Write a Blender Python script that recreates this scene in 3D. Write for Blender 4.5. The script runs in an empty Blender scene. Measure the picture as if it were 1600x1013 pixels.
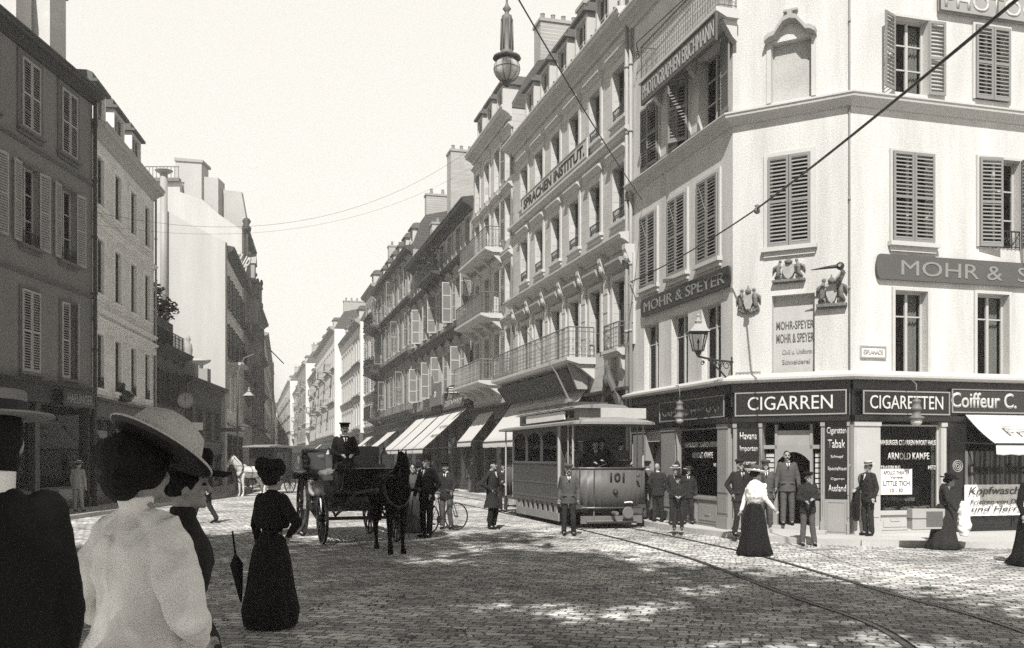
import bpy, bmesh, math, random
from mathutils import Vector, Matrix, noise
R = math.radians
rnd = random.Random(11)
C = bpy.context.scene.collection
FOC = 1474.0; EYE = 1.85; HX = 800.0; HY = 715.0   # focal length, eye height, horizon of the 1600 px photograph

def at(x, y, Y):
    return Vector(((x-HX)/FOC*Y, Y, EYE+(HY-y)/FOC*Y))
def atg(x, Y, z=0.0):
    return Vector(((x-HX)/FOC*Y, Y, z))

PENDING = []      # objects whose modifiers / fonts are turned into plain meshes in one pass at the end

class MB:
    def __init__(s): s.v = []; s.f = []
    def _add(s, vs, fs, M=None):
        n = len(s.v)
        if M is not None: vs = [M @ Vector(v) for v in vs]
        s.v.extend([tuple(v) for v in vs]); s.f.extend([tuple(i+n for i in f) for f in fs]); return s
    def box(s, x0, x1, y0, y1, z0, z1, M=None):
        vs = [(x0,y0,z0),(x1,y0,z0),(x1,y1,z0),(x0,y1,z0),(x0,y0,z1),(x1,y0,z1),(x1,y1,z1),(x0,y1,z1)]
        return s._add(vs, [(0,3,2,1),(4,5,6,7),(0,1,5,4),(1,2,6,5),(2,3,7,6),(3,0,4,7)], M)
    def tube(s, pts, r, n=6, cap=True, M=None):
        pts = [Vector(p) for p in pts]; rs = r if isinstance(r,(list,tuple)) else [r]*len(pts)
        vs = []; fs = []; prev = None
        for i, p in enumerate(pts):
            d = (pts[min(i+1,len(pts)-1)]-pts[max(i-1,0)])
            if d.length < 1e-9: d = Vector((0,0,1))
            d.normalize()
            if prev is None:
                a = Vector((0,0,1)) if abs(d.z) < .9 else Vector((1,0,0))
                u = d.cross(a).normalized()
            else:
                u = (prev - d*prev.dot(d))
                u = u.normalized() if u.length > 1e-6 else d.orthogonal().normalized()
            prev = u; w = d.cross(u)
            for k in range(n):
                a = 2*math.pi*k/n
                vs.append(p + (u*math.cos(a)+w*math.sin(a))*rs[i])
        for i in range(len(pts)-1):
            for k in range(n):
                fs.append((i*n+k, i*n+(k+1)%n, (i+1)*n+(k+1)%n, (i+1)*n+k))
        if cap:
            fs.append(tuple(range(n-1,-1,-1))); fs.append(tuple((len(pts)-1)*n+k for k in range(n)))
        return s._add(vs, fs, M)
    def loft(s, rings, n=16, M=None, power=2.0):
        # rings: (x, y, z, rx, ry) stacked upward, closed
        vs = []; fs = []
        for (cx,cy,z,rx,ry) in rings:
            for k in range(n):
                a = 2*math.pi*k/n; c = math.cos(a); q = math.sin(a)
                c2 = math.copysign(abs(c)**(2/power), c); q2 = math.copysign(abs(q)**(2/power), q)
                vs.append((cx+rx*c2, cy+ry*q2, z))
        for i in range(len(rings)-1):
            for k in range(n):
                fs.append((i*n+k, i*n+(k+1)%n, (i+1)*n+(k+1)%n, (i+1)*n+k))
        fs.append(tuple(range(n-1,-1,-1))); fs.append(tuple((len(rings)-1)*n+k for k in range(n)))
        return s._add(vs, fs, M)
    def lathe(s, prof, n=20, M=None, fn=None):
        vs = []; fs = []
        for i,(r,z) in enumerate(prof):
            for k in range(n):
                a = 2*math.pi*k/n; rr = r*(fn(a,i) if fn else 1)
                vs.append((rr*math.cos(a), rr*math.sin(a), z))
        for i in range(len(prof)-1):
            for k in range(n):
                fs.append((i*n+k, i*n+(k+1)%n, (i+1)*n+(k+1)%n, (i+1)*n+k))
        if prof[0] == prof[-1]: return s._add(vs, fs, M)
        if prof[0][0] > 1e-4: fs.append(tuple(range(n-1,-1,-1)))
        if prof[-1][0] > 1e-4: fs.append(tuple((len(prof)-1)*n+k for k in range(n)))
        return s._add(vs, fs, M)
    def ball(s, c, r, n=12, m=8, M=None, rot=None):
        if not isinstance(r,(tuple,list)): r = (r,r,r)
        vs = [Vector((0,0,-r[2]))]; fs = []
        for j in range(1,m):
            t = math.pi*j/m
            for k in range(n):
                a = 2*math.pi*k/n
                vs.append(Vector((r[0]*math.sin(t)*math.cos(a), r[1]*math.sin(t)*math.sin(a), -r[2]*math.cos(t))))
        vs.append(Vector((0,0,r[2]))); L = len(vs)-1
        for k in range(n):
            fs.append((0, 1+(k+1)%n, 1+k)); fs.append((L, L-n+k, L-n+(k+1)%n))
        for j in range(m-2):
            for k in range(n):
                fs.append((1+j*n+k, 1+j*n+(k+1)%n, 1+(j+1)*n+(k+1)%n, 1+(j+1)*n+k))
        if rot is not None: vs = [rot @ v for v in vs]
        c = Vector(c); vs = [v+c for v in vs]
        return s._add(vs, fs, M)
    def cap(s, a, b, ra, rb, n=12):     # tapered capsule
        a = Vector(a); b = Vector(b); d = b-a; L = max(d.length,1e-5); d /= L
        pts = []; rs = []
        for t in (-.98,-.75,-.4): pts.append(a+d*ra*t); rs.append(ra*math.sqrt(1-t*t))
        pts.append(a); rs.append(ra); pts.append(b); rs.append(rb)
        for t in (.4,.75,.98): pts.append(b+d*rb*t); rs.append(rb*math.sqrt(1-t*t))
        return s.tube(pts, rs, n)
    def prism(s, poly, y0, y1, M=None):   # polygon in XZ, extruded along Y
        n = len(poly)
        vs = [(x,y0,z) for x,z in poly]+[(x,y1,z) for x,z in poly]
        fs = [tuple(range(n)), tuple(range(2*n-1,n-1,-1))]+[(i,i+n,(i+1)%n+n,(i+1)%n) for i in range(n)]
        return s._add(vs, fs, M)
    def extr(s, poly, x0, x1, M=None):   # profile in (y,z), extruded along X
        n = len(poly)
        vs = [(x0,y,z) for y,z in poly]+[(x1,y,z) for y,z in poly]
        fs = [tuple(range(n)), tuple(range(2*n-1,n-1,-1))]+[(i,i+n,(i+1)%n+n,(i+1)%n) for i in range(n)]
        return s._add(vs, fs, M)
    def quad(s, a, b, c, d, M=None): return s._add([a,b,c,d], [(0,1,2,3)], M)
    def mesh(s, name, mat, smooth=False):
        me = bpy.data.meshes.new(name); me.from_pydata(s.v, [], s.f)
        if mat: me.materials.append(mat)
        bm = bmesh.new(); bm.from_mesh(me); bmesh.ops.recalc_face_normals(bm, faces=bm.faces); bm.to_mesh(me); bm.free()
        if smooth: me.polygons.foreach_set('use_smooth', [True]*len(me.polygons))
        me.update(); return me
    def build(s, name, mat, parent=None, M=None, smooth=False):
        return link(name, s.mesh(name, mat, smooth), parent, M)

def link(name, me, parent=None, M=None):
    o = bpy.data.objects.new(name, me); C.objects.link(o)
    if parent: o.parent = parent
    if M is not None: o.matrix_basis = M
    return o

def tag(o, label=None, cat=None, group=None, kind=None):
    if label: o['label'] = label
    if cat: o['category'] = cat
    if group: o['group'] = group
    if kind: o['kind'] = kind
    return o
def thing(name, label, cat, loc=(0,0,0), rz=0, group=None, sc=None):
    o = bpy.data.objects.new(name, None); C.objects.link(o)
    o.empty_display_size = .2
    o.location = loc; o.rotation_euler = (0,0,rz)
    if sc: o.scale = (sc,sc,sc)
    return tag(o, label, cat, group)
def copy_tree(o, parent=None):
    kids = [c for c in bpy.data.objects if c.parent == o]
    c = o.copy(); C.objects.link(c)
    if parent: c.parent = parent
    for k in kids: copy_tree(k, c)
    return c

def soft(o, voxel=.012, sm=4, fac=.5):      # union of overlapping closed pieces -> one continuous skin
    m = o.modifiers.new('Remesh','REMESH'); m.mode = 'VOXEL'; m.voxel_size = voxel; m.use_smooth_shade = True
    if sm:
        q = o.modifiers.new('Smooth','SMOOTH'); q.iterations = sm; q.factor = fac
    PENDING.append((o, None)); return o

def text(s, w, h, mat, parent, M, name='lettering', ext=.006, bold=.0, shear=0, fit=None):
    # lettering standing in the XZ plane of M, face towards -Y, filling the box 0..w x 0..h
    cu = bpy.data.curves.new(name, 'FONT'); cu.body = s; cu.size = 1; cu.offset = bold; cu.shear = shear; cu.resolution_u = 3
    cu.align_x = 'CENTER'
    t = bpy.data.objects.new('tmp', cu); C.objects.link(t)
    me = bpy.data.meshes.new(name); me.materials.append(mat)
    o = link(name, me, parent, M)
    PENDING.append((o, (t, w, h, ext, mat))); return o

def finalize():
    bpy.context.view_layer.update()
    dg = bpy.context.evaluated_depsgraph_get()
    out = []
    for o, tx in PENDING:
        src = tx[0] if tx else o
        out.append(bpy.data.meshes.new_from_object(src.evaluated_get(dg)))
    for (o, tx), me in zip(PENDING, out):
        if tx:
            t, w, h, ext, mat = tx
            vs = [v.co.copy() for v in me.vertices]
            if not vs: continue
            x0 = min(v.x for v in vs); x1 = max(v.x for v in vs); y0 = min(v.y for v in vs); y1 = max(v.y for v in vs)
            for v in me.vertices:
                c = v.co; v.co = ((c.x-x0)/(x1-x0)*w, 0, (c.y-y0)/(y1-y0)*h)
            bm = bmesh.new(); bm.from_mesh(me)
            r = bmesh.ops.extrude_face_region(bm, geom=bm.faces[:])
            for e in r['geom']:
                if isinstance(e, bmesh.types.BMVert): e.co.y -= ext
            bmesh.ops.recalc_face_normals(bm, faces=bm.faces); bm.to_mesh(me); bm.free()
            me.materials.clear(); me.materials.append(mat); o.data = me
            bpy.data.objects.remove(t)
        else:
            mat = o.data.materials[0] if len(o.data.materials) else None
            o.modifiers.clear(); o.data = me
            me.materials.clear(); me.materials.append(mat)
            amp = o.get('fold', 0)
            if amp:
                nr = [v.normal.copy() for v in me.vertices]
                for v, nn in zip(me.vertices, nr):
                    p = v.co
                    q = noise.noise(Vector((p.x*9+p.z*7, p.y*9, p.z*13)))*.6 + noise.noise(Vector((p.x*22, p.y*22+p.z*9, p.z*20)))*.4 if amp<.021 else noise.noise(Vector((p.x*6+p.z*4, p.y*6, p.z*9-p.x*5)))*.55 + (.5-abs(noise.noise(Vector((p.x*11, p.y*8, p.z*7+p.x*6)))))*1.2-.45
                    v.co += nn*amp*q
                del o['fold']
            me.polygons.foreach_set('use_smooth', [True]*len(me.polygons)); me.update()
WARM = (1.0, .98, .945)
def tone(v, w=1.0): return (v, v*(1-(1-WARM[1])*w), v*(1-(1-WARM[2])*w), 1)
MATS = {}
def mat(name, v, rough=.8, amp=.25, scale=6.0, bump=.15, fine=60.0, spec=.3, metal=0, streak=0, w=1.0, bdist=.02):
    if name in MATS: return MATS[name]
    m = bpy.data.materials.new(name); m.use_nodes = True; nt = m.node_tree; N = nt.nodes; L = nt.links
    b = N['Principled BSDF']; b.inputs['Roughness'].default_value = rough; b.inputs['Metallic'].default_value = metal
    b.inputs['Specular IOR Level'].default_value = spec
    tc = N.new('ShaderNodeTexCoord')
    n1 = N.new('ShaderNodeTexNoise'); n1.inputs['Scale'].default_value = scale/6; n1.inputs['Detail'].default_value = 8; n1.inputs['Roughness'].default_value = .65
    n2 = N.new('ShaderNodeTexNoise'); n2.inputs['Scale'].default_value = fine; n2.inputs['Detail'].default_value = 3
    geo = N.new('ShaderNodeNewGeometry')
    mp = N.new('ShaderNodeMapping'); L.new(geo.outputs['Position'], mp.inputs[0])
    if streak: mp.inputs['Scale'].default_value = (1.6, 1.6, .22)
    L.new(mp.outputs[0], n1.inputs['Vector']); L.new(tc.outputs['Object'], n2.inputs['Vector'])
    mx = N.new('ShaderNodeMath'); mx.operation = 'MULTIPLY_ADD'; mx.inputs[1].default_value = .5
    L.new(n1.outputs[0], mx.inputs[0])
    m2 = N.new('ShaderNodeMath'); m2.operation = 'MULTIPLY'; m2.inputs[1].default_value = .5; L.new(n2.outputs[0], m2.inputs[0]); L.new(m2.outputs[0], mx.inputs[2])
    cr = N.new('ShaderNodeValToRGB'); cr.color_ramp.elements[0].position = .3; cr.color_ramp.elements[1].position = .7
    cr.color_ramp.elements[0].color = tone(v*(1-amp), w); cr.color_ramp.elements[1].color = tone(min(.95, v*(1+amp*.6)), w)
    L.new(mx.outputs[0], cr.inputs[0]); L.new(cr.outputs[0], b.inputs['Base Color'])
    if bump:
        bp = N.new('ShaderNodeBump'); bp.inputs['Strength'].default_value = bump; bp.inputs['Distance'].default_value = bdist
        L.new(n2.outputs[0], bp.inputs['Height']); L.new(bp.outputs[0], b.inputs['Normal'])
    MATS[name] = m; return m

def stone_mat(name, v, bw=.6, bh=.3, amp=.2, mortar=.75, rough=.85):
    # coursed ashlar / rusticated render, mapped along the facade by the object's own X and Z
    if name in MATS: return MATS[name]
    m = mat(name, v, rough, amp, 7, .25, 45)
    nt = m.node_tree; N = nt.nodes; L = nt.links; b = N['Principled BSDF']
    tc = N.new('ShaderNodeTexCoord'); sp = N.new('ShaderNodeSeparateXYZ'); cb = N.new('ShaderNodeCombineXYZ')
    L.new(tc.outputs['Object'], sp.inputs[0]); L.new(sp.outputs[0], cb.inputs[0]); L.new(sp.outputs[2], cb.inputs[1])
    br = N.new('ShaderNodeTexBrick'); br.inputs['Scale'].default_value = 1; br.inputs['Brick Width'].default_value = bw; br.inputs['Row Height'].default_value = bh
    br.inputs['Mortar Size'].default_value = .012; br.inputs['Mortar Smooth'].default_value = .2
    br.inputs['Color1'].default_value = (1,1,1,1); br.inputs['Color2'].default_value = (.86,.86,.86,1); br.inputs['Mortar'].default_value = (mortar,mortar,mortar,1)
    L.new(cb.outputs[0], br.inputs['Vector'])
    old = b.inputs['Base Color'].links[0].from_socket
    mu = N.new('ShaderNodeMix'); mu.data_type = 'RGBA'; mu.blend_type = 'MULTIPLY'; mu.inputs[0].default_value = 1
    L.new(old, mu.inputs[6]); L.new(br.outputs['Color'], mu.inputs[7]); L.new(mu.outputs[2], b.inputs['Base Color'])
    bp = N.new('ShaderNodeBump'); bp.inputs['Strength'].default_value = .6; bp.inputs['Distance'].default_value = .02; bp.invert = True
    L.new(br.outputs['Fac'], bp.inputs['Height']); L.new(b.inputs['Normal'].links[0].from_socket, bp.inputs['Normal']); L.new(bp.outputs[0], b.inputs['Normal'])
    return m

def cobble_mat(name, v, rot, bw=.21, bh=.145, dusty=.5):
    m = bpy.data.materials.new(name); m.use_nodes = True; nt = m.node_tree; N = nt.nodes; L = nt.links
    b = N['Principled BSDF']; b.inputs['Specular IOR Level'].default_value = .4
    geo = N.new('ShaderNodeNewGeometry'); mp = N.new('ShaderNodeMapping'); mp.inputs['Rotation'].default_value = (0,0,rot)
    L.new(geo.outputs['Position'], mp.inputs[0])
    nz = N.new('ShaderNodeTexNoise'); nz.inputs['Scale'].default_value = 1.3; nz.inputs['Detail'].default_value = 3; L.new(mp.outputs[0], nz.inputs['Vector'])
    nz2 = N.new('ShaderNodeTexNoise'); nz2.inputs['Scale'].default_value = 9; L.new(mp.outputs[0], nz2.inputs['Vector'])
    sub = N.new('ShaderNodeVectorMath'); sub.operation = 'SCALE'; sub.inputs['Scale'].default_value = .34; L.new(nz.outputs['Color'], sub.inputs[0])
    sub2 = N.new('ShaderNodeVectorMath'); sub2.operation = 'SCALE'; sub2.inputs['Scale'].default_value = .06; L.new(nz2.outputs['Color'], sub2.inputs[0])
    ad = N.new('ShaderNodeVectorMath'); L.new(mp.outputs[0], ad.inputs[0]); L.new(sub.outputs[0], ad.inputs[1])
    ad2 = N.new('ShaderNodeVectorMath'); L.new(ad.outputs[0], ad2.inputs[0]); L.new(sub2.outputs[0], ad2.inputs[1])
    br = N.new('ShaderNodeTexBrick'); br.inputs['Scale'].default_value = 1; br.inputs['Brick Width'].default_value = bw; br.inputs['Row Height'].default_value = bh
    br.inputs['Mortar Size'].default_value = .016; br.inputs['Mortar Smooth'].default_value = 1.0; br.inputs['Bias'].default_value = 0
    br.inputs['Color1'].default_value = tone(v*1.3); br.inputs['Color2'].default_value = tone(v*.5); br.inputs['Mortar'].default_value = tone(v*.16)
    L.new(ad2.outputs[0], br.inputs['Vector'])
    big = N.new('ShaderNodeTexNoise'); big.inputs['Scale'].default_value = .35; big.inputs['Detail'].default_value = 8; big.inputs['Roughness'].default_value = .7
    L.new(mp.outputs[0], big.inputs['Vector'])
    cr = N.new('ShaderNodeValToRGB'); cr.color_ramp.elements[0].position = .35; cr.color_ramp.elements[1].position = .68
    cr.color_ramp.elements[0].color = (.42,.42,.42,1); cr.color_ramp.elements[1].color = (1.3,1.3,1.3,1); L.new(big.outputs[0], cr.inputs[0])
    mu = N.new('ShaderNodeMix'); mu.data_type = 'RGBA'; mu.blend_type = 'MULTIPLY'; mu.inputs[0].default_value = 1
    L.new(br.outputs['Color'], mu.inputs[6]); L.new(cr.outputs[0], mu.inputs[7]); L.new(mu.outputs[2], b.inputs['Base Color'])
    # rounded setts
    bp = N.new('ShaderNodeBump'); bp.inputs['Strength'].default_value = 1; bp.inputs['Distance'].default_value = .03; bp.invert = True
    L.new(br.outputs['Fac'], bp.inputs['Height'])
    fn = N.new('ShaderNodeTexNoise'); fn.inputs['Scale'].default_value = 22; fn.inputs['Detail'].default_value = 4; L.new(mp.outputs[0], fn.inputs['Vector'])
    bp2 = N.new('ShaderNodeBump'); bp2.inputs['Strength'].default_value = .8; bp2.inputs['Distance'].default_value = .02
    L.new(fn.outputs[0], bp2.inputs['Height']); L.new(bp.outputs[0], bp2.inputs['Normal']); L.new(bp2.outputs[0], b.inputs['Normal'])
    rr = N.new('ShaderNodeMapRange'); rr.inputs[3].default_value = .85; rr.inputs[4].default_value = .5; L.new(fn.outputs[0], rr.inputs[0]); L.new(rr.outputs[0], b.inputs['Roughness'])
    return m

def glass_mat():
    m = bpy.data.materials.new('window_glass'); m.use_nodes = True; nt = m.node_tree; N = nt.nodes; L = nt.links
    N.remove(N['Principled BSDF'])
    t = N.new('ShaderNodeBsdfTransparent'); t.inputs[0].default_value = (.75,.76,.75,1)
    g = N.new('ShaderNodeBsdfGlossy'); g.inputs['Roughness'].default_value = .03; g.inputs[0].default_value = (.9,.9,.9,1)
    n = N.new('ShaderNodeTexNoise'); n.inputs['Scale'].default_value = 1.5
    bp = N.new('ShaderNodeBump'); bp.inputs['Strength'].default_value = .12; bp.inputs['Distance'].default_value = .05; L.new(n.outputs[0], bp.inputs['Height']); L.new(bp.outputs[0], g.inputs['Normal'])
    f = N.new('ShaderNodeFresnel'); f.inputs[0].default_value = 1.16
    mx = N.new('ShaderNodeMixShader'); L.new(f.outputs[0], mx.inputs[0]); L.new(t.outputs[0], mx.inputs[1]); L.new(g.outputs[0], mx.inputs[2])
    L.new(mx.outputs[0], N['Material Output'].inputs['Surface']); return m

GLASS = glass_mat()
BGLASS = mat('black_window_glass', .008, .35, .5, 3, .03, 4, spec=.15)
DGLASS = mat('dark_window_glass', .018, .12, .3, 3, .03, 4, spec=.5)
PLASTER = mat('cream_plaster', .54, .9, .42, 5, .35, 35, streak=1)
PLASTER2 = stone_mat('pale_ashlar_stone', .50, .7, .32, .24, .75)
PLASTER3 = mat('white_limewash', .42, .9, .22, 4, .2, 30, streak=1)
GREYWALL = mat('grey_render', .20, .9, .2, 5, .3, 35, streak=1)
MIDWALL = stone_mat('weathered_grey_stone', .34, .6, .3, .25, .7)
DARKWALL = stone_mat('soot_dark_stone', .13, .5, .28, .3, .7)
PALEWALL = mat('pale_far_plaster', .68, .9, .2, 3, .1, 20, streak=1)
TRIM = mat('carved_stone_trim', .46, .85, .15, 6, .15, 50)
DTRIM = mat('dark_painted_trim', .05, .6, .3, 6, .15, 50)
GTRIM = mat('grey_stone_trim', .30, .85, .2, 6, .2, 50)
SLATE = stone_mat('roof_slate', .09, .3, .2, .3, .6)
FRAME = mat('white_window_frame', .40, .6, .15, 8, .05, 60)
DFRAME = mat('brown_window_frame', .12, .6, .2, 8, .05, 60)
SHUT = mat('pale_shutter_paint', .21, .7, .15, 6, .1, 80)
GSHUT = mat('grey_shutter_paint', .36, .7, .2, 6, .1, 80)
LEAFP = mat('shutter_panel_grey', .17, .8, .2, 6, .1, 80)
ROOMD = mat('dim_room_wall', .03, .95, .2)  # near-black colour stands in for the shade of unlit rooms
CURT = mat('linen_curtain', .4, .9, .12, 12, .3, 20)
SHOPD = mat('black_shop_varnish', .012, .3, .4, 6, .05, 60, spec=.5)
SHOPG = mat('grey_shop_paint', .26, .6, .2, 6, .1, 60)
SHOPL = mat('pale_shop_paint', .42, .6, .15, 6, .1, 60)
GILT = mat('pale_gilt_letters', .55, .5, .1)
DLET = mat('dark_sign_letters', .02, .6, .1)
SIGNG = mat('grey_sign_board', .035, .55, .3, 6, .1, 60)
SIGNW = mat('white_sign_board', .68, .7, .1)
PAPER = mat('printed_paper', .75, .8, .08)
IRON = mat('black_ironwork', .02, .5, .3, spec=.5)
IRONG = mat('grey_ironwork', .14, .55, .3)
ZINC = mat('zinc_pipe', .30, .5, .25, 4, .05)
BRICKC = stone_mat('chimney_render', .42, .25, .08, .25, .75)
CANVAS = mat('awning_canvas', .52, .9, .1, 5, .15, 90)
DCANVAS = mat('dark_awning_canvas', .03, .9, .2)
STONEP = mat('pavement_stone', .44, .9, .14, 6, .25, 25)
KERB = mat('kerb_granite', .40, .85, .2, 6, .25, 40)
STEEL = mat('worn_rail_steel', .10, .35, .2, spec=.6, metal=.6)
FOLI = mat('leaf_green_grey', .05, .7, .5, 9, .1, 30)
BARK = mat('tree_bark', .06, .9, .4)
TRAMP = mat('tram_paint_grey', .10, .5, .35, 8, .05, 30, spec=.4)
TRAMD = mat('tram_paint_dark', .055, .4, .3, 8, .05, 30, spec=.4)
TRAMW = mat('tram_roof_canvas', .25, .8, .35, 6, .1, 40)
BLACK = mat('carriage_black_lacquer', .008, .3, .3, spec=.5)
LEATH = mat('dark_leather', .018, .5, .3, 8, .2, 60)
RUBB = mat('tyre_rubber', .02, .7, .2)
SKIN = mat('skin', .27, .6, .1, 12, .05, 80)
HAIRD = mat('dark_hair', .008, .7, .5, 20, 1.0, 90, bdist=.05)
HAIRG = mat('grey_hair', .3, .7, .3, 20, .6, 120)
CB = mat('black_wool', .006, .9, .4, 14, .3, 200)
CD = mat('dark_grey_wool', .02, .9, .4, 14, .3, 200)
CM = mat('mid_grey_wool', .075, .9, .3, 14, .3, 200)
CL = mat('light_grey_linen', .28, .9, .22, 14, .3, 160)
CW = mat('white_cotton_blouse', .76, .85, .12, 14, .2, 120)
STRAW = mat('boater_straw', .52, .7, .2, 30, .5, 220)
BAND = mat('black_ribbon', .012, .5, .2)
BROWN = mat('brown_leather_case', .12, .6, .25)
WICK = mat('pale_canvas_case', .36, .8, .2)
HORSEW = mat('white_horse_coat', .55, .8, .2, 10, .2, 90)
HORSED = mat('dark_horse_coat', .008, .85, .4, 10, .3, 90, spec=.1)
HORSEM = mat('bay_horse_coat', .08, .7, .3, 10, .2, 90)
MILK = mat('opal_lamp_glass', .5, .35, .08, 4, .02)
BRASS = mat('lamp_brass', .12, .35, .2, metal=.5)
HAYL = mat('folded_rug', .14, .9, .6, 30, .4, 30)
T = Matrix.Translation
class Fac:
    # a facade: x runs left to right as seen from the street, y goes into the building, z is up
    def __init__(s, p0, p1):
        s.p0 = Vector((p0[0],p0[1],0)); s.p1 = Vector((p1[0],p1[1],0)); e = s.p1-s.p0; s.L = e.length; e.normalize(); s.e = e
        s.M = Matrix(((e.x,-e.y,0,s.p0.x),(e.y,e.x,0,s.p0.y),(0,0,1,0),(0,0,0,1)))
        s.n = Vector((e.y,-e.x,0))
    def at(s, x, y, out=0.0):     # pixel of the photograph -> (x along, z) on the facade plane
        d = Vector(((x-HX)/FOC, 1, (HY-y)/FOC)); q = s.p0 + s.n*out
        t = q.dot(s.n)/d.dot(s.n); P = d*t; return ((P-q).dot(s.e), EYE+P.z)
    def rect(s, xa, xb, ya, yb, out=0.0):
        xm = (xa+xb)/2; a = s.at(xa,ya,out)[0]; b = s.at(xb,ya,out)[0]
        return (a, b, s.at(xm,yb,out)[1], s.at(xm,ya,out)[1])
def rel(root, M):
    return Matrix.Rotation(-root.rotation_euler.z,4,'Z') @ T(-root.location) @ M if root else M
def fobj(root, fac, mb, name, mat, x=0, y=0, z=0, rz=0, smooth=False):
    M = fac.M @ T((x,y,z)) @ Matrix.Rotation(rz,4,'Z')
    return mb.build(name, mat, root, rel(root,M), smooth)

def wall(root, fac, x0, x1, z0, z1, ops, mat, r=.22, name='wall', shell=0, cx0=.01, cx1=.01, back=None):
    xs = sorted(set([x0,x1]+[v for o in ops for v in o[:2]])); zs = sorted(set([z0,z1]+[v for o in ops for v in o[2:4]]))
    m = MB()
    def inside(cx,cz): return any(o[0]<cx<o[1] and o[2]<cz<o[3] for o in ops)
    for i in range(len(xs)-1):
        for j in range(len(zs)-1):
            if not inside((xs[i]+xs[i+1])/2,(zs[j]+zs[j+1])/2):
                m.quad((xs[i],0,zs[j]),(xs[i+1],0,zs[j]),(xs[i+1],0,zs[j+1]),(xs[i],0,zs[j+1]))
    for (a,b,c,d) in [o[:4] for o in ops]:
        m.quad((a,0,c),(a,0,d),(a,r,d),(a,r,c)); m.quad((b,0,c),(b,r,c),(b,r,d),(b,0,d))
        m.quad((a,0,d),(b,0,d),(b,r,d),(a,r,d)); m.quad((a,0,c),(a,r,c),(b,r,c),(b,0,c))
    if shell:
        m.quad((x0+cx0,0,z0),(x0+cx0,shell,z0),(x0+cx0,shell,z1),(x0+cx0,0,z1))
        m.quad((x1-cx1,0,z0),(x1-cx1,shell,z0),(x1-cx1,shell,z1),(x1-cx1,0,z1))
        m.quad((x0+cx0,shell,z0),(x1-cx1,shell,z0),(x1-cx1,shell,z1),(x0+cx0,shell,z1))
        m.quad((x0+cx0,.001,z1),(x1-cx1,.001,z1),(x1-cx1,shell,z1),(x0+cx0,shell,z1))
    return fobj(root, fac, m, name, mat)

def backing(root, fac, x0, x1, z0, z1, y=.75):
    # near-black sheet behind the windows, room shade put into its colour
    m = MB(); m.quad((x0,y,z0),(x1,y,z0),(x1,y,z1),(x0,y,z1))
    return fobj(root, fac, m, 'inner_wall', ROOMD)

CACHE = {}
def cached(key, fn):
    if key not in CACHE: CACHE[key] = fn()
    return CACHE[key]
def frame_mesh(w,h,nv,rows,mt,b=.055):
    def f():
        m = MB(); m.box(0,b,0,.06,0,h); m.box(w-b,w,0,.06,0,h); m.box(b,w-b,0,.06,0,b); m.box(b,w-b,0,.06,h-b,h)
        for k in range(1,nv+1):
            x = w*k/(nv+1); m.box(x-b*.6,x+b*.6,-.012,.05,b,h-b)
        for q in rows: m.box(b,w-b,.004,.046,h*q-.016,h*q+.016)
        return m.mesh('window', mt)
    return cached(('fr',round(w,2),round(h,2),nv,tuple(rows),mt.name,b), f)
def pane_mesh(w,h,mt):
    def f():
        m = MB(); m.box(.03,w-.03,.028,.034,.03,h-.03); return m.mesh('pane', mt)
    return cached(('pa',round(w,2),round(h,2),mt.name), f)
def curtain_mesh(w,h,kind):
    def f():
        m = MB()
        def strip(a,b,c,d,ph=0):
            n = 10
            for i in range(n):
                xa = a+(b-a)*i/n; xb = a+(b-a)*(i+1)/n; ya = .02*math.sin(i*1.9+ph); yb = .02*math.sin((i+1)*1.9+ph)
                m._add([(xa,ya,c),(xb,yb,c),(xb,yb,d),(xa,ya,d),(xa,ya+.006,c),(xb,yb+.006,c),(xb,yb+.006,d),(xa,ya+.006,d)],
                       [(0,1,2,3),(7,6,5,4),(0,4,5,1),(3,2,6,7)])
        if kind == 'side': strip(.04,w*.30,.03,h-.04); strip(w*.70,w-.04,.03,h-.04,1)
        elif kind == 'full': strip(.04,w-.04,.03,h-.04)
        elif kind == 'half': strip(.04,w-.04,h*.45,h-.04)
        return m.mesh('curtain', CURT)
    return cached(('cu',round(w,2),round(h,2),kind), f)
def shutter_mesh(w,h,mt,sp=.055,sgn=1,mid=(.5,),panel=None):
    def f():
        m = MB(); b = .055; T_ = .035
        def bx(x0,x1,y0,y1,z0,z1):
            if sgn<0: x0,x1 = -x1,-x0
            m.box(x0,x1,y0,y1,z0,z1)
        bx(0,b,-T_,0,0,h); bx(w-b,w,-T_,0,0,h); bx(b,w-b,-T_,0,0,b*1.4); bx(b,w-b,-T_,0,h-b*1.2,h)
        zs = [0]+[h*q for q in mid]+[h]
        for q in mid: bx(b,w-b,-T_,0,h*q-b*.6,h*q+b*.6)
        if panel:
            bx(b,w-b,-T_*.6,-T_*.3,b,h-b)
        else:
            for k in range(len(zs)-1):
                z = zs[k]+b*1.5
                while z < zs[k+1]-b*1.3:
                    x0,x1 = (b,w-b) if sgn>0 else (-(w-b),-b)
                    m._add([(x0,-T_,z),(x1,-T_,z),(x1,-.002,z+sp*.40),(x0,-.002,z+sp*.40),(x0,-T_,z+.008),(x1,-T_,z+.008),(x1,-.002,z+sp*.40+.008),(x0,-.002,z+sp*.40+.008)],
                           [(0,1,2,3),(7,6,5,4),(0,4,5,1),(3,2,6,7)])
                    z += sp
        me = m.mesh('shutter', mt)
        if panel:
            me.materials.append(LEAFP)
            me.polygons.foreach_set('material_index',[0]*(len(me.polygons)-6)+[1]*6); me.update()
        return me
    return cached(('sh',round(w,2),round(h,2),mt.name,sp,sgn,mid,bool(panel)), f)
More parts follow.
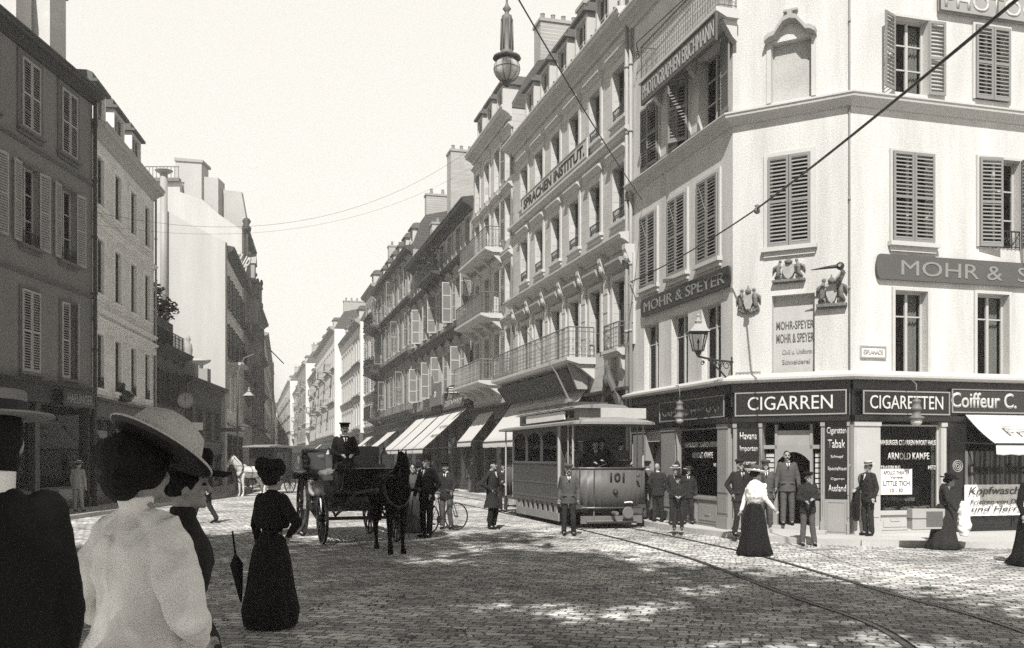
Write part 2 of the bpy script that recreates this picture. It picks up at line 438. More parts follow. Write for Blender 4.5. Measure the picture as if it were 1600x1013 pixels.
def panel_mesh(w,h,mt,sgn,mid):
    def f():
        m = MB(); b = .05; x0,x1 = (b,w-b) if sgn>0 else (-(w-b),-b)
        zs = [0]+[h*q for q in mid]+[h]
        for k in range(len(zs)-1): m.box(x0,x1,-.022,-.008,zs[k]+b*.7,zs[k+1]-b*.7)
        return m.mesh('louvre_panel', mt)
    return cached(('pn',round(w,2),round(h,2),mt.name,sgn,mid), f)
def surround_mesh(w,h,style,mt,bw=.14):
    def f():
        m = MB(); e = .05
        if 'flat' in style or 'hood' in style or 'arch' in style:
            m.box(-bw,0,-e,0,-.0,h); m.box(w,w+bw,-e,0,-.0,h); m.box(-bw,w+bw,-e,0,h,h+bw)
        if 'hood' in style:
            m.extr([(0,h+bw+.10),(-.06,h+bw+.12),(-.16,h+bw+.22),(-.22,h+bw+.24),(-.22,h+bw+.30),(0,h+bw+.36)],-bw-.08,w+bw+.08)
            m.box(-bw,w+bw,-.045,0,h+bw+.001,h+bw+.10)
        if 'ped' in style:
            m.prism([(-bw-.1,h+bw+.3),(w+bw+.1,h+bw+.3),(w/2,h+bw+.62)],-.2,-.001)
        if 'sill' in style:
            m.box(-bw-.05,w+bw+.05,-.14,.0,-.10,-.0); m.box(-bw,w+bw,-.06,0,-.22,-.1)
        if 'guard' in style:
            pass
        return m.mesh('surround', mt)
    return cached(('su',round(w,2),round(h,2),style,mt.name,bw), f)
def guard_mesh(w,hg=.42):
    def f():
        m = MB(); m.box(0,w,-.015,.015,hg-.03,hg); m.box(0,w,-.01,.01,.03,.05)
        n = int(w/.11)
        for i in range(n+1):
            x = w*i/n; m.box(x-.008,x+.008,-.008,.008,0,hg-.03)
        for i in range(n):
            x = w*(i+.5)/n; m.tube([(x-.035,0,.2),(x,0,.27),(x+.035,0,.2),(x,0,.13),(x-.035,0,.2)],.007,4)
        return m.mesh('window_guard', IRON)
    return cached(('gu',round(w,2),hg), f)

def window(root, fac, op, r=.22, frame=None, glass=None, nv=1, rows=(.34,.67), sur='flat sill', smat=None, bw=.14,
           shut=None, smt=None, sp=.085, curtain=None, panel=False, mid=(.5,), guard=False, sur_on=True, leafs=(1,1)):
    x0,x1,z0,z1 = op[:4]; w = x1-x0; h = z1-z0
    frame = frame or FRAME; glass = glass or GLASS
    B = fac.M @ T((x0,0,z0))
    o = link('window', frame_mesh(w,h,nv,rows,frame), root, rel(root, B @ T((0,r-.06,0))))
    link('pane', pane_mesh(w,h,glass), o)
    if curtain: link('curtain', curtain_mesh(w,h,curtain), o, T((0,.14,0)))
    off = T((0,-(r-.06),0))
    if sur: link('surround', surround_mesh(w,h,sur,smat or TRIM,bw), o, off)
    if guard: link('window_guard', guard_mesh(w), o, off @ T((0,-.03,0)))
    if shut:
        for k,(a,sg) in enumerate(zip(shut,(1,-1))):
            if a is None: continue
            hx = 0 if sg>0 else w
            M = off @ T((hx + (0 if a<20 else -sg*0), -.06, 0)) @ Matrix.Rotation(R(-a*sg),4,'Z')
            if a > 20: M = off @ T((hx, -.065, 0)) @ Matrix.Rotation(R(-a*sg),4,'Z')
            s = link('shutter', shutter_mesh(w/2-.008,h,smt or SHUT,sp,sg,mid,panel), o, M)
    return o

def band(root, fac, x0, x1, z, prof, mat, name='cornice', m0=0, m1=0, kids=None):
    # moulding; prof = (outward, up) pairs; m0/m1 mitre factors
    m = MB(); n = len(prof)
    vs = [(x0-a*m0,-a,z+b) for a,b in prof]+[(x1+a*m1,-a,z+b) for a,b in prof]
    fs = [tuple(range(n)), tuple(range(2*n-1,n-1,-1))]+[(i,i+n,(i+1)%n+n,(i+1)%n) for i in range(n)]
    m._add(vs,fs); return fobj(root,fac,m,name,mat)
CORN = [(0,0),(.08,.02),(.12,.10),(.28,.20),(.40,.24),(.42,.34),(.46,.36),(.46,.42),(0,.50)]
def scl(p,k): return [(a*k,b*k) for a,b in p]
STRING = [(0,0),(.06,.01),(.12,.07),(.16,.08),(.16,.14),(0,.18)]

def railing(root, fac, x0, x1, z, out, h=.95, mt=None, slab=None, sh=.22, ends=True, step=.13, wob=True, name='balcony'):
    m = MB(); m.extr([(-.001,-sh),(-out*.6,-sh),(-out,-.12),(-out-.06,-.1),(-out-.06,0),(-.001,0)],x0-.05,x1+.05)
    # brackets below
    n = max(2,int((x1-x0)/1.6)+1)
    for i in range(n):
        x = x0+.15+(x1-x0-.3)*i/(n-1); m.extr([(-.002,-sh-.5),(-.12,-sh-.4),(-out*.7,-sh),(-.002,-sh)],x-.09,x+.09)
    b = fobj(root,fac,m,name,slab or GTRIM,z=z)
    q = MB()
    def run(p0,p1):
        p0=Vector(p0);p1=Vector(p1);d=p1-p0;L=d.length;k=max(1,int(L/step));u=d/L
        q.tube([p0+Vector((0,0,h)),p1+Vector((0,0,h))],.022,5); q.tube([p0+Vector((0,0,.08)),p1+Vector((0,0,.08))],.012,4); q.tube([p0+Vector((0,0,h-.14)),p1+Vector((0,0,h-.14))],.01,4)
        for i in range(k+1):
            p=p0+u*(L*i/k); q.tube([p,p+Vector((0,0,h))],.009 if i%6 else .018,4,False)
            if wob and i<k:
                c=p+u*(L/k/2); rr=L/k*.42
                for zz in (.28,.55):
                    q.tube([c+Vector((0,0,zz))+u*(rr*math.cos(a))+Vector((0,0,rr*1.9*math.sin(a))) for a in [j*math.pi/3 for j in range(7)]],.006,3,False)
    y=-out+.02
    run((x0,y,0),(x1,y,0))
    if ends: run((x0,y,0),(x0,-.05,0)); run((x1,y,0),(x1,-.05,0))
    M = fac.M @ T((0,0,z)); q.build('railing', mt or IRONG, b, T((0,0,0)))
    return b
def chimney(root, fac, x0,x1,y0,y1,z0,z1, mt=None, pots=3):
    m=MB(); m.box(x0,x1,y0,y1,z0,z1); c=fobj(root,fac,m,'chimney',mt or BRICKC)
    k=MB(); k.box(x0-.06,x1+.06,y0-.06,y1+.06,z1,z1+.14); k.build('chimney_cap', GTRIM, c)
    L=max(x1-x0,y1-y0)
    for i in range(pots):
        q=MB(); f=(i+.5)/pots
        px_=x0+(x1-x0)*f if x1-x0>=y1-y0 else (x0+x1)/2; py_=y0+(y1-y0)*f if y1-y0>x1-x0 else (y0+y1)/2
        q.lathe([(.11,z1+.14),(.13,z1+.2),(.10,z1+.5),(.12,z1+.55),(.08,z1+.56)],8,T((px_,py_,0))); q.build('chimney_pot', mat('clay_pot',.2), c)
    return c
def mansard(root, fac, x0,x1,z,h=2.6,run=1.0,D=9,mt=None):
    m=MB(); m.extr([(.02,z),(run,z+h),(D*.5,z+h+.9),(D,z+h*.6),(D,z)],x0+.02,x1-.02)
    return fobj(root,fac,m,'roof',mt or SLATE)
def dormer(root, fac, xc, z, w=1.1,h=1.5, y0=.1, mt=None, ped=True, glass=None):
    m=MB(); t=.14; D=1.6
    m.box(-w/2,-w/2+t,0,D,0,h); m.box(w/2-t,w/2,0,D,0,h); m.box(-w/2+t,w/2-t,0,D,h-.12,h); m.box(-w/2+t,w/2-t,0,D,0,.06)
    d=fobj(root,fac,m,'dormer',mt or TRIM,x=xc,y=y0,z=z)
    q=MB(); q.extr([(-.16,h),(-.16,h+.1),(.0,h+.12),(.0,h+.32),(.2,h+.4),(D,h+.4),(D,h)],-w/2-.14,w/2+.14); q.build('dormer_roof', mat('lead_sheet',.12), d)
    link('window', frame_mesh(w-2*t,h-.18,1,(.5,),FRAME), d, T((-w/2+t,.1,.06)))
    link('pane', pane_mesh(w-2*t,h-.18,DGLASS), d, T((-w/2+t,.1,.06)))
    return d
def pipe(root, fac, x, z0, z1, r=.06, y=-.1, mt=None):
    m=MB(); m.tube([(x,y,z0),(x,y,z1)],r,8)
    z=z0+1.5
    while z<z1: m.tube([(x,y,z),(x,y,z+.08)],r*1.35,8); z+=2.0
    return fobj(root,fac,m,'downpipe',mt or ZINC,smooth=True)
def shopfront(root, fac, x0,x1,z0,z1, n, mt=None, base=.55, zf=None, deep=.25, glass=None, facing=True):
    # pilasters, stall riser, glass and fascia for one ground floor
    mt = mt or SHOPD; zf = zf or z1-.7
    w=(x1-x0)/n
    s=MB(); s.box(x0,x1,0,deep,zf,z1)
    for i in range(n+1):
        x=x0+w*i; a=max(x0,x-.14); b=min(x1,x+.14); s.box(a,b,-.04,deep,z0,zf); s.box(a-.0,b+.0,-.08,-.04,z0,z0+.35); s.box(a,b,-.08,-.04,zf-.2,zf)
    for i in range(n): s.box(x0+w*i+.14,x0+w*(i+1)-.14,.02,deep,z0,z0+base)
    s.box(x0,x1,-.10,0,zf+.02,z1-.1)
    s.box(x0-.0,x1+.0,-.22,0.0,z1-.098,z1-.0)
    f=fobj(root,fac,s,'shop_front',mt)
    for i in range(n):
        ww=w-.28; hh=zf-z0-base
        g=link('shop_window', frame_mesh(ww,hh,0,(.78,),mt,.05), f, T((x0+w*i+.14,.1,z0+base)))
        link('pane', pane_mesh(ww,hh,glass or GLASS), g)
    return f
def awning(fac, x0,x1,ztop,zbot,out,label,group=None,mt=None,stripe=None,text_=None,y=-.1,side=False):
    p = fac.M @ Vector(((x0+x1)/2,y,ztop)); a = math.atan2(fac.e.y,fac.e.x)
    t = thing('awning',label,'awning',p,a,group); w=x1-x0; h=zbot-ztop
    m=MB(); n=14; th=.012
    vs=[];k=7
    for i in range(n+1):
        for j in range(k+1):
            f=j/k; x=-w/2+w*i/n; sag=.05*math.sin(math.pi*f)*(1+.4*math.sin(i*1.7))
            vs.append((x,-out*f,h*f-sag))
    for i in range(n+1):
        vs.append((-w/2+w*i/n,-out-.01,h-.22-.02*(i%2)))
    N=len(vs); fs=[]
    for i in range(n):
        for j in range(k): fs.append((i*(k+1)+j,i*(k+1)+j+1,(i+1)*(k+1)+j+1,(i+1)*(k+1)+j))
        fs.append((i*(k+1)+k,(n+1)*(k+1)+i,(n+1)*(k+1)+i+1,(i+1)*(k+1)+k))
    vs2=[(a_,b_+.004,c_-.012) for a_,b_,c_ in vs]; vs+=vs2; fs+=[tuple(N+q for q in reversed(f)) for f in fs]
    m._add(vs,fs); c=m.build('canvas',mt or CANVAS,t,smooth=True)
    r=MB(); r.tube([(-w/2,-out,h),(w/2,-out,h)],.025,6)
    for s in (-1,1): r.tube([(s*(w/2-.02),.02,h*.95),(s*(w/2-.02),-out,h)],.018,5)
    r.build('awning_frame',IRON,t)
    if text_:
        for (s,u,v,tw,thh,mt2) in text_:
            L=math.hypot(out,h); d=Vector((0,-out,h)).normalized(); nrm=Vector((1,0,0)).cross(d)   # plane of the canvas
            up=-d; X=Vector((1,0,0)); Yn=X.cross(up)*-1
            M=Matrix((( X.x,Yn.x,up.x,0),(X.y,Yn.y,up.y,0),(X.z,Yn.z,up.z,0),(0,0,0,1)))
            pos=d*(L*v)+Vector((-w/2+w*u,0,0))
            M.translation=pos - Yn*.03
            text(s,tw,thh,mt2,c,M,ext=.004)
    return t
def sign(fac, x0,x1,z0,z1,label,txt=None,board=None,let=None,out=.06,th=.05,round_=False,group=None,pad=(.06,.2),bold=.01,tilt=0,frame=None,name='shop_sign',cat='sign',rows=None):
    w=x1-x0;h=z1-z0
    p=fac.M @ Vector((x0,-out,z0)); a=math.atan2(fac.e.y,fac.e.x)
    t=thing(name,label,cat,p,a,group)
    m=MB()
    if round_:
        e=h*.5; poly=[]
        for k in range(9): b=-math.pi/2+math.pi*k/8; poly.append((w+e*.35*math.cos(b)+ (0.0),h/2+h/2*math.sin(b)))
        for k in range(9): b=math.pi/2+math.pi*k/8; poly.append((e*.35*math.cos(b),h/2+h/2*math.sin(b)))
        m.prism(poly,-th,0)
    else: m.box(0,w,-th,0,0,h)
    M=Matrix.Rotation(tilt,4,'X'); b=m.build('board',board or SIGNG,t,M)
    if frame:
        f=MB(); q=.03
        for (a0,a1,b0,b1) in ((0,w,0,q),(0,w,h-q,h),(0,q,q,h-q),(w-q,w,q,h-q)): f.box(a0,a1,-th-.02,-th,b0,b1)
        f.build('moulding',frame,b)
    for (s,u0,u1,v0,v1) in (rows or ([(txt,pad[0],1-pad[0],pad[1],1-pad[1])] if txt else [])):
        text(s,(u1-u0)*w,(v1-v0)*h,let or GILT,b,T((u0*w,-th-.001,v0*h)),bold=bold,ext=.012)
    return t
# ---------------- ground
def rowpt(t, out=0.0): return (5.27-.268*t-.9634*out, 22.52+.9634*t-.268*out)
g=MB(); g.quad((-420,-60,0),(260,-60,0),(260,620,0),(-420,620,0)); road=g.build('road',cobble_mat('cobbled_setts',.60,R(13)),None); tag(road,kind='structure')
def slab_poly(name,pts,z,h,mt,edge):
    m=MB(); n=len(pts)
    m._add([(x,y,z) for x,y in pts]+[(x,y,z-h) for x,y in pts],[tuple(range(n))]+[(i,i+n,(i+1)%n+n,(i+1)%n) for i in range(n)])
    o=m.build(name,mt,None); tag(o,kind='structure')
    return o
def kerbline(name,pts,z=.125,w=.16):
    m=MB()
    for (a,b) in zip(pts[:-1],pts[1:]):
        a=Vector((*a,0));b=Vector((*b,0));d=(b-a);L=d.length;d/=L;nrm=Vector((-d.y,d.x,0));k=max(1,int(L/1.1))
        for i in range(k):
            p=a+d*(L*i/k+.006);q=a+d*(L*(i+1)/k-.006);zz=z+rnd.uniform(-.006,.006)
            vs=[p-nrm*w/2,q-nrm*w/2,q+nrm*w/2,p+nrm*w/2]
            m._add([(v.x,v.y,-.02) for v in vs]+[(v.x,v.y,zz) for v in vs],[(4,5,6,7),(0,1,5,4),(1,2,6,5),(2,3,7,6),(3,0,4,7)])
    o=m.build(name,KERB,None); tag(o,kind='structure'); return o
kr=[(22,18.6),(10.3,19.2),(7.3,19.75),(6.2,20.2),(5.15,21.4),(4.55,22.9)]+[rowpt(t,.72) for t in (2.5,40,120,420)]
inner=[rowpt(t,-1.5) for t in (420,120,40,2.5)]+[(8,26),(22,30)]
PAVE=stone_mat('pavement_slabs',.46,.6,.6,.2,.6)
nt=PAVE.node_tree
slab_poly('pavement',kr+inner,.118,.2,mat('pavement_asphalt',.46,.85,.16,5,.25,30),None)
kerbline('kerb',kr)
kl=[(-13.0,-6),(-13.1,14),(-13.2,28),(-13.35,43),(-15.7,58),(-19.5,78),(-25,100),(-44,180),(-100,400)]
il=[(-110,400),(-50,180),(-32,100),(-24,78),(-22,58),(-20,43),(-20,28),(-20,-6)]
slab_poly('pavement_left',kl+il,.118,.2,MATS['pavement_asphalt'],None)
kerbline('kerb_left',kl)
slab_poly('refuge_island',[(-4.2,.6),(-.15,.6),(-.15,4.7),(-4.2,4.7)],.30,.4,MATS['pavement_asphalt'],None)
# tram track: two grooved rails curving out of the street
def smooth_path(pts,n=8):
    out=[]
    P=[Vector((*p,0)) for p in pts]
    for i in range(len(P)-1):
        p0=P[max(i-1,0)];p1=P[i];p2=P[i+1];p3=P[min(i+2,len(P)-1)]
        for k in range(n):
            t=k/n; out.append(.5*((2*p1)+(-p0+p2)*t+(2*p0-5*p1+4*p2-p3)*t*t+(-p0+3*p1-3*p2+p3)*t**3))
    out.append(P[-1]); return out
ctr=[(-1.0,-12),(1.6,-2),(3.6,5),(4.65,9.7),(4.4,12.8),(3.97,17.2),(3.35,20.5),(2.62,23.6)]+[(2.62-.268*t,23.6+.9634*t) for t in (4,12,40,120,390)]
path=smooth_path(ctr)
def rail(off,name):
    m=MB(); L=[]
    for i,p in enumerate(path):
        d=(path[min(i+1,len(path)-1)]-path[max(i-1,0)]).normalized(); nrm=Vector((d.y,-d.x,0)); L.append((p,nrm))
    def strip(a,b,z,mm):
        vs=[];fs=[]
        for p,nn in L:
            q=p+nn*(off+a);w=p+nn*(off+b); vs+= [(q.x,q.y,z),(w.x,w.y,z)]
        for i in range(len(L)-1): fs.append((2*i,2*i+1,2*i+3,2*i+2))
        mm._add(vs,fs)
    strip(-.035,.035,.014,m)
    strip(-.035,-.036,.0,m)
    r=m.build('tram_rail',STEEL,None); 
    k=MB(); strip(.035,.085,.004,k); k.build('rail_groove',mat('rail_groove_dark',.01,.9),r)  # flat near-black strip beside each rail
    return r
for off,s in ((-.72,'left'),(.72,'right')):
    tag(rail(off,'r'),kind='structure')
rl=random.Random(5)
m=MB()
for k in range(420):
    y=9+rl.random()**1.5*30; x=rl.uniform(-.42,.40)*y*.9; a=rl.random()*6; L=rl.uniform(.02,.09)
    if rl.random()<.35:
        c_=Vector((x,y,.012)); 
        for j in range(rl.randrange(2,6)): m.ball(c_+Vector((rl.gauss(0,.05),rl.gauss(0,.05),0)),(.016,.016,.011),6,4)
    else: m.tube([(x,y,.012),(x+math.cos(a)*L,y+math.sin(a)*L,.016)],.004,3)
tag(m.build('road_litter',mat('dung_and_straw',.16,.95,.7,30),None),'scattered dung and straw on the cobbles',None,None,'stuff')
# ---------------- corner building
C1=(5.27,22.52); C2=(7.62,21.20); LFend=rowpt(6.14)
LF=Fac(LFend,C1); CF=Fac(C1,C2); RFe=(C2[0]+.9634*9,C2[1]+.268*9); RF=Fac(C2,RFe)
cb=thing('corner_building','pale plastered corner house with shuttered windows above a dark cigar shop','building',(5.27,22.52,0))
ZS=3.62   # top of the shop front
# openings read off the photograph
lf1=[LF.rect(1007,1029,507,616),LF.rect(1049,1075,492,612),LF.rect(1096,1127,473,604)]
lf2=[LF.rect(1003,1027,336,447),LF.rect(1047,1073,307,430),LF.rect(1092,1125,279,410)]
lf3=[LF.rect(1006,1029,166,262),LF.rect(1047,1079,120,232),LF.rect(1094,1129,86,190)]
def even(lst):
    w=sum(o[1]-o[0] for o in lst)/len(lst); z0=sum(o[2] for o in lst)/len(lst); z1=sum(o[3] for o in lst)/len(lst)
    return [((o[0]+o[1])/2-w/2,(o[0]+o[1])/2+w/2,z0,z1) for o in lst]
lf1,lf2,lf3=even(lf1),even(lf2),even(lf3)
cf1=[CF.rect(1206,1273,460,592)]; cf2=[CF.rect(1201,1267,243,385)]; cf3=[CF.rect(1205,1268,62,156)]
rf1=[RF.rect(1397,1448,455,584),RF.rect(1525,1575,460,587)]
rf2=[RF.rect(1393,1457,240,380),RF.rect(1528,1592,250,388)]
rf3=[RF.rect(1397,1449,30,146),RF.rect(1522,1575,44,158)]
ZC=CF.at(1328,158)[1]; print('ZC',ZC,'lf',lf1,lf2,lf3,'cf',cf1,cf2,cf3,'rf',rf1,rf2,rf3, LF.L,CF.L)
TOP=15.2
wall(cb,LF,0,LF.L,ZS,TOP,lf1+lf2+lf3,PLASTER,r=.24)
wall(cb,CF,0,CF.L,ZS,TOP,cf1+cf2+cf3,PLASTER,r=.2)
wall(cb,RF,0,RF.L,ZS,TOP,rf1+rf2+rf3,PLASTER,r=.24)
# back walls, roof and the dark sheets standing in for room shade
m=MB(); bl=Vector((*rowpt(6.12,-8),0)); a_=Vector((*LFend,0)); b_=Vector((*RFe,0)); br_=b_+Vector((-.268,.9634,0))*8
for p,q in ((a_,bl),(bl,br_),(br_,b_)):
    m.quad((p.x,p.y,0),(q.x,q.y,0),(q.x,q.y,TOP),(p.x,p.y,TOP))
m._add([(p.x,p.y,TOP-.01) for p in (a_,Vector((*C1,0)),Vector((*C2,0)),b_,br_,bl)],[(0,1,2,3,4,5)])
m.build('back_wall',PLASTER,cb,rel(cb,Matrix.Identity(4)))
for f_ in (LF,CF,RF):
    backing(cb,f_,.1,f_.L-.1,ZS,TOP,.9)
k_=.4142
for f_,a0,a1 in ((LF,0,k_*.55),(CF,k_*.55,k_*.55),(RF,k_*.55,0)):
    pass
MIT={id(LF):(0,.268),id(CF):(.268,.41),id(RF):(.41,0)}
ang1=math.atan2(CF.e.y,CF.e.x)-math.atan2(LF.e.y,LF.e.x); ang2=math.atan2(RF.e.y,RF.e.x)-math.atan2(CF.e.y,CF.e.x)
t1=math.tan(abs(ang1)/2); t2=math.tan(abs(ang2)/2)
for f_,a0,a1 in ((LF,0,t1),(CF,t1,t2),(RF,t2,0)):
    band(cb,f_,0,f_.L,ZC-.12,scl(CORN,.62),TRIM,'cornice',a0,a1)
    band(cb,f_,0,f_.L,ZS-.02,[(0,0),(.30,.0),(.34,.05),(.34,.10),(0,.22)],TRIM,'shop_cornice',a0,a1)
    band(cb,f_,0,f_.L,TOP-.5,CORN,TRIM,'eaves_cornice',a0,a1)
for o in lf1:
    window(cb,LF,o,sur='',frame=FRAME,curtain='side',guard=False,rows=(.72,))
window(cb,LF,lf2[0],sur='flat sill',bw=.1,shut=(0,0)); window(cb,LF,lf2[1],sur='flat sill',bw=.1,shut=(0,0)); window(cb,LF,lf2[2],sur='flat sill',bw=.1,shut=(0,0))
window(cb,LF,lf3[0],sur='flat',bw=.08,shut=(0,6)); window(cb,LF,lf3[1],sur='flat',bw=.08,shut=(0,35)); window(cb,LF,lf3[2],sur='flat',bw=.08,shut=(None,172),curtain='side')
window(cb,CF,cf2[0],sur='flat sill',bw=.1,shut=(0,0),sp=.088,r=.2)
window(cb,RF,rf2[0],sur='flat sill',bw=.06,shut=(0,0),sp=.088); window(cb,RF,rf2[1],sur='flat',bw=.06,shut=(8,75),guard=True,sp=.088)
window(cb,RF,rf3[0],sur='flat',bw=.06,shut=(155,176),curtain='side',sp=.088); window(cb,RF,rf3[1],sur='flat',bw=.06,shut=(0,0),sp=.088)
window(cb,RF,rf1[0],sur='flat',bw=.07,curtain='side',rows=(.7,)); window(cb,RF,rf1[1],sur='flat',bw=.07,curtain='side',rows=(.7,))
# blind niches of the chamfer
def blind(op,top=None,y=.195):
    m=MB(); x0,x1,z0,z1=op; m.box(x0-.02,x1+.02,y,y+.1,z0-.02,z1+.02)
    return fobj(cb,CF,m,'niche_back',PLASTER3)
nb=blind(cf1[0]); blind(cf3[0]).data.materials[0]=mat('grey_niche_render',.40,.9,.35,5,.35,35)
x0,x1,z0,z1=cf1[0]; w_=x1-x0; h_=z1-z0
for s,a,b,c,d in (('MOHR-SPEYER',.06,.94,.60,.70),('MOHR & SPEYER',.06,.94,.44,.55),('Civil u. Uniform',.2,.9,.30,.36),('Schneiderei',.2,.85,.18,.24)):
    text(s,(b-a)*w_,(d-c)*h_,mat('faded_letters',.24,.9,.5) if c<.4 else mat('worn_letters',.10,.9,.6),nb,T((x0+a*w_,.19,z0+c*h_)),ext=.004,bold=.01)
x0,x1,z0,z1=cf3[0]; mid_=(x0+x1)/2; hw=(x1-x0)/2+.12
m=MB(); 
prof=[(-1,.0),(-.8,.08),(-.62,.1),(-.42,.26),(-.25,.38),(0,.42),(.25,.38),(.42,.26),(.62,.1),(.8,.08),(1,.0)]
for (ua,za),(ub,zb) in zip(prof[:-1],prof[1:]):
    m._add([(mid_+ua*hw,-.0,z1+za-.05),(mid_+ub*hw,0,z1+zb-.05),(mid_+ub*hw,0,z1+zb+.1),(mid_+ua*hw,0,z1+za+.1),
            (mid_+ua*hw,-.22,z1+za-.0),(mid_+ub*hw,-.22,z1+zb-.0),(mid_+ub*hw,-.22,z1+zb+.1),(mid_+ua*hw,-.22,z1+za+.1)],
           [(0,1,5,4),(3,7,6,2),(4,5,6,7)]+([(0,4,7,3)] if ua==-1 else [])+([(1,2,6,5)] if ub==1 else []))
m.box(mid_-.05,mid_+.05,-.2,0,z1+.5,z1+.62); m.box(mid_-.16,mid_+.16,-.12,0,z1+.62,z1+.67)
fobj(cb,CF,m,'niche_hood',mat('worn_stone_hood',.36,.9,.3))
for a_q,b_q in ((x0-.1,x0),(x1,x1+.1)):
    m=MB(); m.box(a_q,b_q,-.03,0,z0,z1); fobj(cb,CF,m,'niche_surround',TRIM)
pipe(cb,LF,.10,.12,TOP-.5,.055,-.09); 
pipe(cb,CF,CF.L-.03,.12,TOP-.6,.02,-.03,mat('thin_conduit',.2))
# balcony above the long sign on the street side
bs=LF.rect(1003,1120,60,62,out=.55)
railing(cb,LF,LF.at(1001,125,.55)[0],LF.at(1121,28,.55)[0],LF.at(1003,122,.6)[1],.55,.95,IRONG,slab=TRIM)
zb_=LF.at(1003,122,.6)[1]
ops4=[(o[0],o[1],zb_+.02,zb_+2.3) for o in lf3]
# --- shop front of the corner building
def panel(root,fac,x0,x1,z0,z1,mt,name='panel',y=-.05,th=.05,frame=None,inset=.05):
    m=MB(); m.box(x0,x1,y,y+th,z0,z1)
    if frame is None:
        a=inset; m.box(x0+a,x1-a,y-.012,y,z0+a,z0+a+.02); m.box(x0+a,x1-a,y-.012,y,z1-a-.02,z1-a); m.box(x0+a,x0+a+.02,y-.012,y,z0+a+.02,z1-a-.02); m.box(x1-a-.02,x1-a,y-.012,y,z0+a+.02,z1-a-.02)
    return fobj(root,fac,m,name,mt)
def fascia(fac,x0,x1,z0,z1,label,txt,mt=SHOPD,let=GILT,bold=.02,pad=.1,v=(.2,.82),out=.10):
    return sign(fac,x0,x1,z0,z1,label,board=mt,let=let,out=out,th=.04,frame=SHOPG,bold=bold,rows=[(txt,pad,1-pad,v[0],v[1])],name='fascia_sign')
zf0,zf1=2.82,3.36
for f_,a0,a1 in ((LF,0,t1),(CF,t1,t2),(RF,t2,0)):
    m=MB(); a=.0
    m.box(.02,f_.L-.02,.0,.28,2.66,ZS-.03); m.box(.001,f_.L-.001,-.08,-.0,3.38,ZS-.03)
    m.box(.01,f_.L-.01,-.12,0,2.68,2.80)
    fobj(cb,f_,m,'shop_beam',SHOPD if f_ is not RF else SHOPD)
def pil(fac,x0,x1,mt=SHOPG,z1=2.66):
    m=MB(); m.box(x0,x1,-.06,.28,.12,z1); m.box(x0-.01,x1+.01,-.09,-.06,.12,.4)
    m.box(x0+.04,x1-.04,-.075,-.06,.5,.9); m.box(x0+.04,x1-.04,-.075,-.06,1.0,z1-.15); m.box(x0-.01,x1+.01,-.09,-.06,z1-.1,z1)
    return fobj(cb,fac,m,'pilaster',mt)
def shopwin(fac,x0,x1,z0,z1,mt=SHOPG,riser=True,panels=2):
    if riser:
        m=MB(); m.box(x0,x1,-.0,.28,.12,z0); w=(x1-x0)/panels; m.box(x0,x1,-.05,0,z0-.06,z0)
        for i in range(panels):
            a=x0+w*i+.05;b=x0+w*(i+1)-.05
            m.box(a,b,-.015,0,.2,z0-.13); m.box(a+.06,b-.06,-.03,-.015,.27,z0-.2)
            m.box((a+b)/2-.12,(a+b)/2+.12,-.045,-.03,.40,.45)
        fobj(cb,fac,m,'stall_riser',mt)
    o=link('shop_window',frame_mesh(x1-x0,z1-z0,0,(),mt,.035),cb,rel(cb,fac.M@T((x0,.04,z0))))
    link('pane',pane_mesh(x1-x0,z1-z0,GLASS),o)
    m=MB(); m.box(.02,x1-x0-.02,.08,.75,-.02,.04); m.box(.02,x1-x0-.02,.45,.75,.04,.22); m.build('display_shelf',SHOPD,o)
    q=MB(); 
    for i in range(26):
        x=.1+rnd.random()*(x1-x0-.25);y=.12+rnd.random()*.3;s=.05+rnd.random()*.06;q.box(x,x+s*1.6,y,y+s,.04,.04+s*.7)
    for i in range(10):
        x=.1+rnd.random()*(x1-x0-.25);s=.05+rnd.random()*.06;q.box(x,x+s*1.6,.5,.5+s,.22,.22+s*.9)
    q.build('cigar_boxes',mat('pale_boxes',.32,.7,.6,40),o)
    return o
# right facade
a0=RF.at(1343,700)[0];a1=RF.at(1373,700)[0];a2=RF.at(1468,700)[0];a3=RF.at(1476,700)[0];a4=RF.at(1506,700)[0]
pil(RF,.04,a1,SHOPL); sw=shopwin(RF,a1,a2,RF.at(1420,800)[1],2.60,SHOPL)
pil(RF,a2,a3,SHOPL); 
m=MB(); m.box(a3,a4,-.08,.28,.12,2.66); m.box(a3+.04,a4-.04,-.1,-.08,.3,.9); m.box(a3+.05,a4-.05,-.1,-.08,1.15,2.5)
pd=fobj(cb,RF,m,'dark_pilaster',SHOPD); q=MB()
for r_ in (.13,.085,.04): q.tube([(r_*math.cos(k*math.pi/10),0,r_*math.sin(k*math.pi/10)) for k in range(21)],.012,5)
q.build('round_ornament',GTRIM,pd,T(((a3+a4)/2,-.11,1.65)))
w2=a4+2.6; sw2=shopwin(RF,a4,w2,.85,2.60,SHOPD); pil(RF,w2,w2+.4,SHOPD); m=MB(); m.box(w2+.4,RF.L,0,.2,.12,2.66); fobj(cb,RF,m,'shop_wall',SHOPG)
def glasstext(sw,w,h,rows,mt=GILT):
    for s,u0,u1,v0,v1 in rows: text(s,(u1-u0)*w,(v1-v0)*h,mt,sw,T((u0*w,.022,v0*h)),ext=.003,bold=.02)
W=a2-a1;Hh=2.60-RF.at(1420,800)[1]
glasstext(sw,W,Hh,[('HAMBURGER CIGARREN IMPORT HAUS',.03,.97,.765,.825),('ARNOLD KAMPE',.17,.86,.60,.68),('STRASSBURG',.03,.38,.485,.53),('METZ',.84,.97,.485,.53)])
